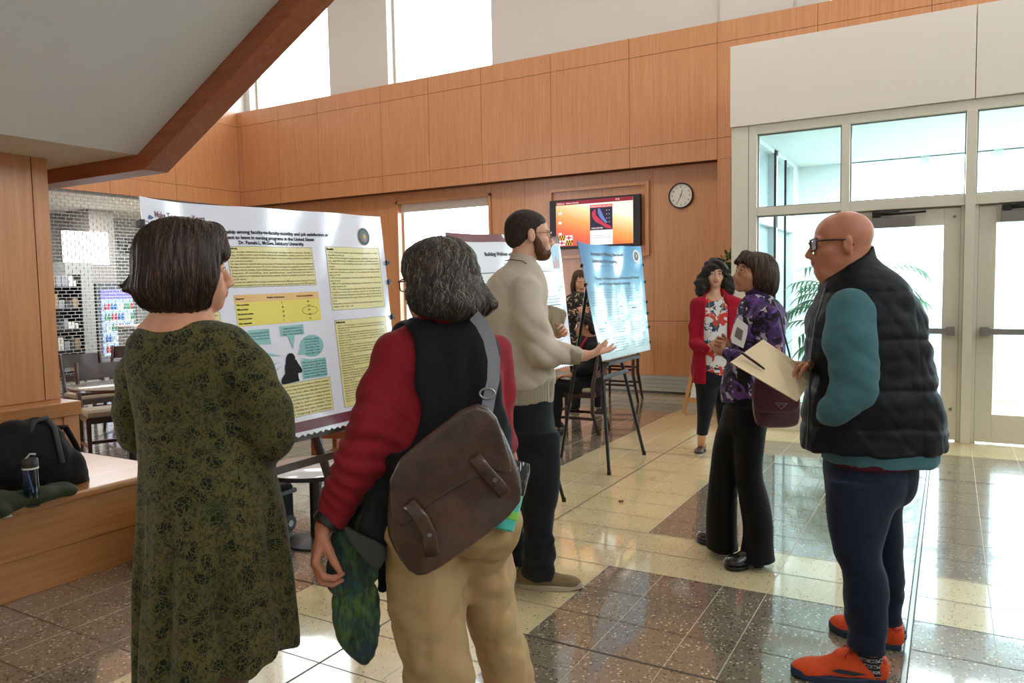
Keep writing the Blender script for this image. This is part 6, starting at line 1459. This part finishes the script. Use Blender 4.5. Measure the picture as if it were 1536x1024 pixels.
# folder and pen
Q = [at(1096, 543, D-.22), at(1145, 509, D-.12), at(1214, 556, D+.00), at(1214, 575, D-.05), at(1196, 602, D-.14)]
m = MB(); n_ = nrm(np.cross(Q[1]-Q[0], Q[4]-Q[0])); m.prism(Q, n_*.003); m.prism([q+n_*.0045+(q-Q[1])*-.01 for q in Q], n_*.002); fo = tag(m.build('manila_folder', M['manila'], origin=tuple(Q[0])), 'open-edged manila folder held out in front of the black quilted vest', 'folder')
a, b = at(1109, 529, D-.215), at(1145, 555, D-.165); up_ = n_ if n_ @ (O3-Q[0]) > 0 else -n_; off = up_*.009
pn = thing('ballpoint_pen', 'dark red ballpoint pen lying on the manila folder', 'pen', tuple(a)); m = MB(); m.tube([a+off, a*.3+b*.7+off], .0048, 10); m.build('barrel', M['burgundy'], pn, smooth='auto'); m = MB(); m.tube([a*.3+b*.7+off, a*.05+b*.95+off, b+off], [.0048, .0035, .001], 10); m.build('pen_tip', M['black'], pn, smooth='auto')
m = MB(); m.tube([a+off+up_*.006, a*.6+b*.4+off+up_*.006], .0015, 6); m.build('clip', M['steel'], pn)
# ================= the woman in the purple and black jacket (facing left)
D = 4.15
F = nrm(-Rh*math.cos(math.radians(12))-Fh*math.sin(math.radians(12)))
g = person('person with a brown bob in a purple and black floral jacket and flared trousers', (*at(1110, 840, D)[:2], 0))
h = Head(at(1131, 409, D), F, .17, 0, .97); nb = at(1139, 452, D)
top = [(440, 1126, 1152, D, .055), (450, 1116, 1164, D, .08), (462, 1110, 1172, D, .125), (480, 1106, 1177, D, .155), (510, 1100, 1175, D, .15), (540, 1094, 1170, D, .14), (565, 1086, 1162, D, .145), (590, 1082, 1158, D, .15), (606, 1083, 1156, D, .15)]
RA = [pt(1153, 474, D-.13, .062), pt(1160, 505, D-.16, .055), pt(1160, 540, D-.18, .049), pt(1130, 545, D-.19, .044), pt(1106, 536, D-.15, .033), pt(1091, 528, D-.12, .027)]
LA = [pt(1135, 474, D+.13, .058), pt(1125, 515, D+.16, .050), pt(1105, 535, D+.10, .044), pt(1094, 527, D+.02, .030)]
jk = Field(); jk.rows(top, k=.03, n=2.3); jk.chain(RA, k=.03); jk.chain(LA, k=.03); jk.wrinkle(.009, 24, 61); jk.plane(at(1120, 603, D), -Zu, .01); jk.build('jacket', M['purple_fl'], g, .0065)
tn = Field(); tn.cone(at(1134, 438, D), at(1140, 456, D), .056, .068, .02); tn.wrinkle(.003, 40, 62, direc=Rh); tn.build('turtleneck', M['purple'], g, .0055)
bd = Field(); add_head(bd, h, nb, rneck=.046, chin=1.0); bd.rows(top, k=.04, grow=-.03)
for c in (RA, LA): bd.chain([(*a[:3], a[3]-.014) for a in c], k=.03)
w1 = at(1080, 527, D-.10); bd.cone(RA[-1][:3], w1, .026, .024, .02); add_hand(bd, w1, at(1070, 506, D-.02)-w1, Fh+Rh*.2, Zu-Rh*.4, curl=(.7, .8, .6), s=.95)
w2 = at(1090, 519, D-.01); bd.cone(LA[-1][:3], w2, .026, .023, .02); add_hand(bd, w2, at(1073, 513, D-.06)-w2, -Fh, Zu, curl=(.6, .7, .5), s=.95)
PLV = [(590, 1088, 1150, D, .14), (620, 1090, 1148, D, .14), (645, 1082, 1145, D, .13)]
L1 = [(610, 1086, 1128, D+.02, .11), (660, 1073, 1118, D+.05, .10), (723, 1064, 1106, D+.06, .085), (780, 1061, 1104, D+.07, .09), (825, 1059, 1106, D+.08, .105)]
L2 = [(610, 1100, 1150, D-.06, .11), (660, 1102, 1144, D-.07, .10), (705, 1104, 1142, D-.08, .088), (753, 1111, 1152, D-.09, .085), (800, 1117, 1158, D-.10, .095), (845, 1110, 1163, D-.11, .11)]
for q in (PLV, L1[:-1], L2[:-1]): bd.rows(q, k=.02, grow=-.03)
bd.build('body', [M['skin_tan'], M['lip'], M['brow']], g, .0045, face_paint(h)); eyes(h, g, EYE_M)
tr = Field(); tr.rows(PLV, k=.03, rnd=.03); tr.rows(L1, k=.03); tr.rows(L2, k=.03); tr.wrinkle(.007, 10, 63, direc=Zu, stretch=.15); tr.plane((0, 0, .035), (0, 0, -1)); tr.build('trousers', M['slacks'], g, .0068)
def clog(hx, tx):
    d = nrm(tx-hx); L = np.linalg.norm(tx-hx); S = Field(); shoe(S, hx+Zu*.03, tx+Zu*.012, .046, .075, low=-.005); S.build('clog', M['clog'], g, .006)
    sole(hx+d*L*.45, tx, .046, .020, M['black'], g); m = MB(); m.lathe(hx+d*.04, [(.030, 0), (.034, .045)], 20); m.build('heel', M['black'], g, smooth='auto')
clog(onz(1152, 852, 0)+Fh*.04, onz(1091, 858, 0)+Fh*.04); clog(onz(1096, 832, 0)+Fh*.04, onz(1052, 812, 0)+Fh*.04)
hr = Field(); E = lambda x, y, z, r, k=.03: hr.ell(h.w(x, y, z), r, h.A, k)
E(0, -.022, .030, (.087, .108, .086)); E(0, -.07, -.03, (.084, .074, .076)); E(0, .04, .050, (.070, .058, .050)); E(-.062, -.028, -.03, (.030, .060, .070)); E(.062, -.028, -.03, (.030, .060, .070)); E(0, -.075, -.08, (.084, .062, .05))
hr.cone(h.w(0, .07, .085), h.w(.03, .094, .045), .024, .014, .02); hr.cone(h.w(0, .07, .085), h.w(-.03, .094, .045), .024, .014, .02)
hr.ell(h.w(0, .104, -.048), (.090, .086, .088), h.A, .012, 's'); hr.ell(h.w(0, .03, -.15), (.07, .085, .05), h.A, .012, 's')
hr.disp(hair_disp(h, .003, 41, 19)); strands(hr, h, [M['hair_br'], M['hair_hb'], M['hair_db']], g, 1300, 18, .013, .0026, -.12, seed=6, jit=.12); hr.build('hair', M['hair_br'], g, .0045, smooth=1)
# burgundy purse with a triangular plate
Dp = D-.28
PU = thing('handbag', 'burgundy leather satchel hanging at the hip below the manila folder', 'bag', tuple(at(1165, 610, Dp)))
S = slab('b', [(1128, 560), (1160, 556), (1196, 560), (1200, 600), (1199, 632), (1192, 640), (1150, 642), (1130, 636)], Dp-.05, Dp+.05, None, rnd=.02, wr=.002); S.build('bag_body', M['burgundy'], PU, .006)
S = slab('b', [(1128, 560), (1160, 556), (1197, 560), (1201, 596), (1200, 618), (1160, 621), (1129, 618)], Dp-.062, Dp-.045, None, rnd=.008); S.build('flap', M['burgundy'], PU, .005)
m = MB(); a, b, c_ = at(1163, 604, Dp-.064), at(1181, 605, Dp-.064), at(1172, 613, Dp-.064)
for p, q in ((a, b), (b, c_), (c_, a)): m.bar(p, q, .0022, .002, up=tuple(-Fh))
m.bar(a*.5+c_*.5+V3(0, 0, .006), b*.5+c_*.5+V3(0, 0, .006), .0018, .002, up=tuple(-Fh)); m.build('triangle_plate', M['steel'], PU)
m = MB(); m.tube([at(1158, 449, D-.12), at(1170, 470, D-.20), at(1176, 500, D-.23), at(1184, 530, D-.26), at(1189, 562, D-.28)], .005, 8, flat=(Fh, .5)); m.build('strap', M['black'], PU, smooth=True)
def flat(poly, D_, th, mat, name, parent=None, origin=None):
    m = MB(); m.prism([at(x, y, D_) for x, y in poly], Fh*th); return m.build(name, mat, parent, origin=origin)
Bp = [(1106, 476), (1122, 488), (1121, 500), (1115, 522), (1098, 514), (1096, 506), (1100, 490)]
o = tag(flat(Bp, D-.28, .003, M['paper'], 'brochure', origin=tuple(at(1110, 500, D-.28))), 'white folded brochure with a photo held at the chest of the purple jacket', 'brochure')
flat([(1106, 490), (1115, 496), (1112, 511), (1102, 504)], D-.282, .0012, plain('printed_photo', '6f625c', .5), 'printed_photo', o)
# ================= the curly-haired woman in the red cardigan (facing us)
D = 6.6
F = nrm(-Fh-Rh*.12)
g = person('person with long dark curly hair in a red cardigan over a white floral top', (*at(1052, 682, D)[:2], 0))
h = Head(at(1072, 410, D), F, -.02, 0, 1.0); nb = at(1073, 442, D)
top = [(434, 1064, 1084, D, .05), (442, 1052, 1098, D, .07), (452, 1042, 1114, D, .11), (475, 1038, 1116, D, .125), (510, 1040, 1108, D, .12), (540, 1040, 1106, D, .125), (575, 1038, 1105, D, .13)]
cd_ = Field(); cd_.rows(top, k=.03, n=2.3, grow=.008)
RA = [pt(1046, 456, D-.02, .058), pt(1040, 490, D-.03, .050), pt(1042, 514, D-.05, .046), pt(1062, 522, D-.16, .038), pt(1072, 520, D-.20, .034)]
LA = [pt(1108, 456, D-.01, .055), pt(1112, 490, D-.02, .05), pt(1106, 516, D-.06, .044), pt(1090, 521, D-.18, .036)]
cd_.chain(RA, k=.03); cd_.chain(LA, k=.03)
cd_.rows([(425, 1059, 1088, D-.10, .12), (450, 1058, 1089, D-.11, .12), (500, 1056, 1094, D-.14, .11), (580, 1060, 1096, D-.15, .11)], k=.01, op='s'); cd_.wrinkle(.012, 20, 71, direc=Zu, stretch=.3); cd_.plane(at(1050, 577, D), -Zu, .01)
cd_.build('cardigan', M['red_card'], g, .009)
tp_ = Field(); tp_.rows([(q[0], q[1]+8, q[2]-8, q[3], q[4]-.012) for q in top[1:6]]+[(560, 1050, 1100, D, .115)], k=.03, n=2.3); tp_.wrinkle(.006, 20, 72); tp_.ell(at(1073, 442, D-.08), (.055, .06, .05), AX, .01, 's'); tp_.build('floral_top', M['white_fl'], g, .009)
bd = Field(); add_head(bd, h, nb, rneck=.045); bd.rows(top, k=.03, grow=-.03); 
for c in (RA, LA): bd.chain([(*a[:3], a[3]-.014) for a in c], k=.03)
add_hand(bd, RA[-1][:3], Rh*.8-Fh*.3, -Fh, Zu, curl=(.5, .6, .5), s=.95); add_hand(bd, LA[-1][:3], -Rh*.8-Fh*.2, -Fh, Zu, curl=(.5, .6, .5), s=.95)
L1 = [(560, 1042, 1082, D, .10), (600, 1045, 1074, D, .085), (630, 1046, 1066, D, .07), (652, 1045, 1061, D, .055)]
L2 = [(560, 1068, 1106, D+.05, .10), (600, 1072, 1100, D+.10, .085), (630, 1076, 1096, D+.14, .07), (650, 1078, 1094, D+.18, .055)]
for q in (L1, L2): bd.rows(q, k=.03, grow=-.02)
f1 = onz(1052, 676, 0); f2 = onz(1088, 664, 0)
for c, q in ((f1, L1[-1]), (f2, L2[-1])): bd.cone(at((q[1]+q[2])/2, q[0]-8, q[3]), (c[0], c[1], .05), .042, .034, .02)
bd.build('body', [M['skin_lt'], M['lip'], M['brow']], g, .006, face_paint(h)); eyes(h, g, EYE_M)
lg = Field(); lg.rows(L1, k=.03); lg.rows(L2, k=.03); lg.rows([(540, 1045, 1104, D, .11), (575, 1045, 1103, D, .11)], k=.04); lg.build('leggings', M['legging'], g, .009)
for c in (f1, f2):
    d = nrm(-Fh-Rh*.55); S = Field(); shoe(S, c-d*.08, c+d*.14, .04, .055, low=.008); S.build('loafer', M['loafer'], g, .006); sole(c-d*.08, c+d*.14, .042, .009, M['black'], g)
hr = Field(); E = lambda x, y, z, r, k=.03: hr.ell(h.w(x, y, z), r, h.A, k)
E(0, -.025, .036, (.090, .112, .095)); E(0, .03, .062, (.070, .06, .05)); 
for x in (-1, 1): E(x*.080, .0, -.04, (.036, .055, .075)); E(x*.105, .02, -.12, (.050, .055, .065)); E(x*.115, .01, -.17, (.04, .05, .04)); E(x*.07, .045, .035, (.028, .04, .05)); E(x*.12, .0, -.08, (.04, .05, .05))
E(0, -.08, -.08, (.10, .055, .10)); hr.ell(h.w(0, .085, -.05), (.060, .08, .092), h.A, .012, 's')
hr.wrinkle(.010, 70, 73); hr.build('hair', M['hair_bk'], g, .005, smooth=1); strands(hr, h, [M['hair_bk'], M['hair_dg'], M['hair_bk']], g, 900, 22, .014, .0035, -.2, seed=8, jit=.3, wav=.9, tip=.02)
m = MB(); m.tube([at(1062, 442, D-.10), at(1064, 460, D-.16), at(1073, 492, D-.19), at(1083, 462, D-.16), at(1086, 442, D-.10)], .003, 6); m.build('lanyard', plain('lanyard_gold', 'a88a3c', .5), g, smooth=True)
# ================= the standing woman in black floral, behind the blue poster
D = 9.1
F = nrm(-Fh+Rh*.25)
g = person('person with long brown hair in a black floral blouse standing behind the blue poster', (*at(880, 615, D)[:2], 0))
h = Head(at(870, 421, D), F, -.35, 0, 1.0); nb = at(873, 440, D)
top = [(437, 862, 884, D, .06), (445, 852, 892, D, .09), (460, 849, 894, D, .11), (490, 850, 892, D, .11), (530, 852, 892, D, .12)]
bl_ = Field(); bl_.rows(top, k=.03); bl_.chain([pt(855, 450, D, .055), pt(851, 472, D-.02, .05), pt(858, 476, D-.16, .04), pt(866, 467, D-.22, .034)], k=.03); bl_.chain([pt(890, 450, D, .055), pt(893, 472, D-.02, .05), pt(880, 470, D-.2, .04)], k=.03); bl_.wrinkle(.008, 22, 81); bl_.build('blouse', M['black_fl'], g, .010)
bd = Field(); add_head(bd, h, nb, rneck=.045); bd.rows(top, k=.03, grow=-.03); bd.chain([pt(858, 476, D-.16, .028), pt(866, 467, D-.22, .026)], k=.02); bd.chain([pt(893, 472, D-.02, .035), pt(880, 470, D-.2, .026)], k=.02)
add_hand(bd, at(867, 465, D-.22), Rh, -Fh, Zu, s=1); add_hand(bd, at(878, 468, D-.2), -Rh, -Fh, Zu, s=1)
L1 = [(520, 852, 875, D, .09), (570, 856, 873, D, .07), (612, 857, 870, D, .055)]; L2 = [(520, 872, 893, D, .09), (570, 884, 900, D, .07), (610, 890, 904, D, .055)]
for q in (L1, L2): bd.rows(q, k=.03, grow=-.02)
bd.build('body', [M['skin_lt'], M['lip'], M['brow']], g, .0075, face_paint(h))
tr = Field(); tr.rows(L1, k=.03); tr.rows(L2, k=.03); tr.rows([(520, 852, 893, D, .10), (545, 853, 893, D, .10)], k=.05); tr.build('trousers', M['slacks'], g, .010)
for x in (863, 900):
    c = onz(x, 614, 0); d = nrm(-Fh-Rh*.6 if x < 880 else -Fh+Rh*.4); S = Field(); shoe(S, c-d*.08, c+d*.15, .045, .08, low=.0); S.build('shoe', M['clog'], g, .009)
hr = Field(); E = lambda x, y, z, r, k=.03: hr.ell(h.w(x, y, z), r, h.A, k)
E(0, -.022, .034, (.086, .108, .092)); E(0, -.07, -.08, (.085, .06, .11)); E(-.078, -.01, -.07, (.022, .05, .10)); E(.078, -.01, -.07, (.022, .05, .10)); hr.ell(h.w(0, .09, -.045), (.062, .08, .095), h.A, .012, 's')
hr.disp(hair_disp(h, .005, 41, 19)); hr.build('hair', M['hair_br'], g, .007, smooth=1)
# ================= the seated person in black, facing left
D = 7.85
F = nrm(-Rh+Fh*.1)
g = person('seated person with short dark hair and glasses in a black top with a red collar', (*at(870, 640, D)[:2], 0))
h = Head(at(879, 488, D), F, 0, 0, 1.0); nb = at(885, 510, D)
top = [(505, 872, 896, D, .07), (512, 866, 904, D, .11), (525, 862, 908, D, .13), (550, 860, 906, D, .13), (580, 860, 904, D, .13), (592, 860, 902, D, .13)]
tpf = Field(); tpf.rows(top, k=.03); tpf.chain([pt(888, 522, D-.12, .06), pt(882, 550, D-.15, .052), pt(862, 560, D-.12, .042)], k=.03); tpf.cone(at(884, 582, D-.09), at(836, 578, D-.09), .085, .07, .03); tpf.cone(at(884, 582, D+.09), at(836, 578, D+.09), .085, .07, .03)
tpf.cone(at(836, 578, D-.09), at(834, 640, D-.09), .065, .05, .03); tpf.cone(at(836, 578, D+.09), at(832, 640, D+.09), .065, .05, .03); tpf.plane(at(850, 640, D)*V3(1, 1, 0)+V3(0, 0, .08), (0, 0, -1)); tpf.wrinkle(.008, 20, 91); tpf.build('dark_clothes', M['vest_bk'], g, .010)
bd = Field(); add_head(bd, h, nb, rneck=.05); bd.rows(top, k=.03, grow=-.03); bd.cone(at(862, 560, D-.12), at(854, 563, D-.12), .028, .024, .02); add_hand(bd, at(854, 563, D-.12), -Rh, -Zu, Fh, s=1)
for s_ in (-.09, .09):
    bd.cone(at(884, 582, D+s_), at(836, 578, D+s_), .06, .05, .03); c = at(834, 640, D+s_); bd.cone(at(836, 578, D+s_), (c[0], c[1], .06), .05, .035, .03)
bd.build('body', [M['skin_tan'], M['lip'], M['brow']], g, .0065, face_paint(h)); glasses(h, g, M['black'], M['clear'])
m = MB(); m.tube([at(880, 506, D-.07), at(874, 516, D-.12), at(868, 528, D-.13)], .012, 8); m.build('red_collar', M['red_card'], g, smooth=True)
for s_ in (-.09, .09):
    c = at(834, 640, D+s_)*V3(1, 1, 0); S = Field(); shoe(S, c+Rh*.08, c-Rh*.17, .045, .08); S.build('shoe', M['clog'], g, .009)
hr = Field(); E = lambda x, y, z, r, k=.03: hr.ell(h.w(x, y, z), r, h.A, k)
E(0, -.024, .036, (.086, .110, .092)); E(0, -.07, -.03, (.080, .065, .07)); E(0, .035, .06, (.068, .055, .045)); hr.ell(h.w(0, .098, -.03), (.07, .07, .075), h.A, .01, 's'); hr.ell(h.w(0, .04, -.11), (.11, .08, .06), h.A, .01, 's')
hr.wrinkle(.004, 90, 92); hr.build('hair', M['hair_bk'], g, .006, smooth=1)
# ------------------------------------------------------------------ light
W = bpy.data.worlds.new('sky'); bpy.context.scene.world = W; W.use_nodes = True; bgn = W.node_tree.nodes['Background']
bgn.inputs[0].default_value = (.86, .93, 1, 1)
_t = W.node_tree; _tc = _t.nodes.new('ShaderNodeTexCoord'); _s = _t.nodes.new('ShaderNodeSeparateXYZ'); _r = _t.nodes.new('ShaderNodeMapRange'); _t.links.new(_tc.outputs['Generated'], _s.inputs[0]); _t.links.new(_s.outputs[2], _r.inputs[0])
_r.inputs[1].default_value = .0; _r.inputs[2].default_value = .5; _r.inputs[3].default_value = 15; _r.inputs[4].default_value = 8; _t.links.new(_r.outputs[0], bgn.inputs[1])   # overcast sky, brighter low down
def lamp(name, loc, sx, sy, power, col=(1, .93, .82), rot=(0, 0, 0)):
    l = bpy.data.lights.new(name, 'AREA'); l.shape = 'RECTANGLE'; l.size = sx; l.size_y = sy; l.energy = power; l.color = col
    o = bpy.data.objects.new(name, l); C.objects.link(o); o.location = loc; o.rotation_euler = rot; return o
for x, y, p in ((-9, 6.5, 60), (-6, 6.5, 60), (-3.0, 6.5, 60), (0.5, 6, 40), (3.5, 5, 30), (2.5, -1, 40)):
    lamp('ceiling_downlight', (x, y, 7.15), .5, .5, p)
lamp('shop_light', (-14, 8, 3.28), 2.5, 4, 260, (1, 1, .98))
def portal(loc, sx, sy, rot):
    o = lamp('daylight_portal', loc, sx, sy, 1, rot=rot); o.data.cycles.is_portal = True
HP = math.pi/2
lamp('lobby_added_fill', (.5, 9.6, 3.04), 3, 1.2, 220, (.95, .98, 1))  # added fill without a known fixture, whitens the lobby and the floor glare
portal((1.66, 11.3, 1.6), 6.2, 3.0, (-HP, 0, 0))
for a, b in CW: portal(((a+b)/2, 10.45, 5.85), b-a, 2.1, (-HP, 0, 0))
for w in (W1, W2): portal(((w[0]+w[1])/2, YR+.3, (w[2]+w[3])/2), w[1]-w[0], w[3]-w[2], (-HP, 0, 0))
for a, b in RW: portal(((5.6), (a+b)/2, 5.0), 3.2, b-a, (0, HP, 0))
# ------------------------------------------------------------------ camera
cam = bpy.data.cameras.new('camera'); co = bpy.data.objects.new('camera', cam); C.objects.link(co); bpy.context.scene.camera = co
cam.sensor_width = 36; cam.lens = FOC/1536*36; cam.clip_start = .05
co.matrix_world = Matrix(((CR[0], CU[0], -CF[0], 0), (CR[1], CU[1], -CF[1], 0), (CR[2], CU[2], -CF[2], EYE), (0, 0, 0, 1)))
sc = bpy.context.scene
sc.view_settings.view_transform = 'Standard'; sc.view_settings.look = 'None'; sc.view_settings.gamma = 1; sc.view_settings.use_curve_mapping = False; sc.view_settings.exposure = -.06
sc.cycles.max_bounces = 8; sc.cycles.diffuse_bounces = 5; sc.cycles.glossy_bounces = 3; sc.cycles.transparent_max_bounces = 12; sc.cycles.transmission_bounces = 4
sc.cycles.use_denoising = True; sc.cycles.caustics_reflective = False; sc.cycles.caustics_refractive = False; sc.cycles.sample_clamp_indirect = 6
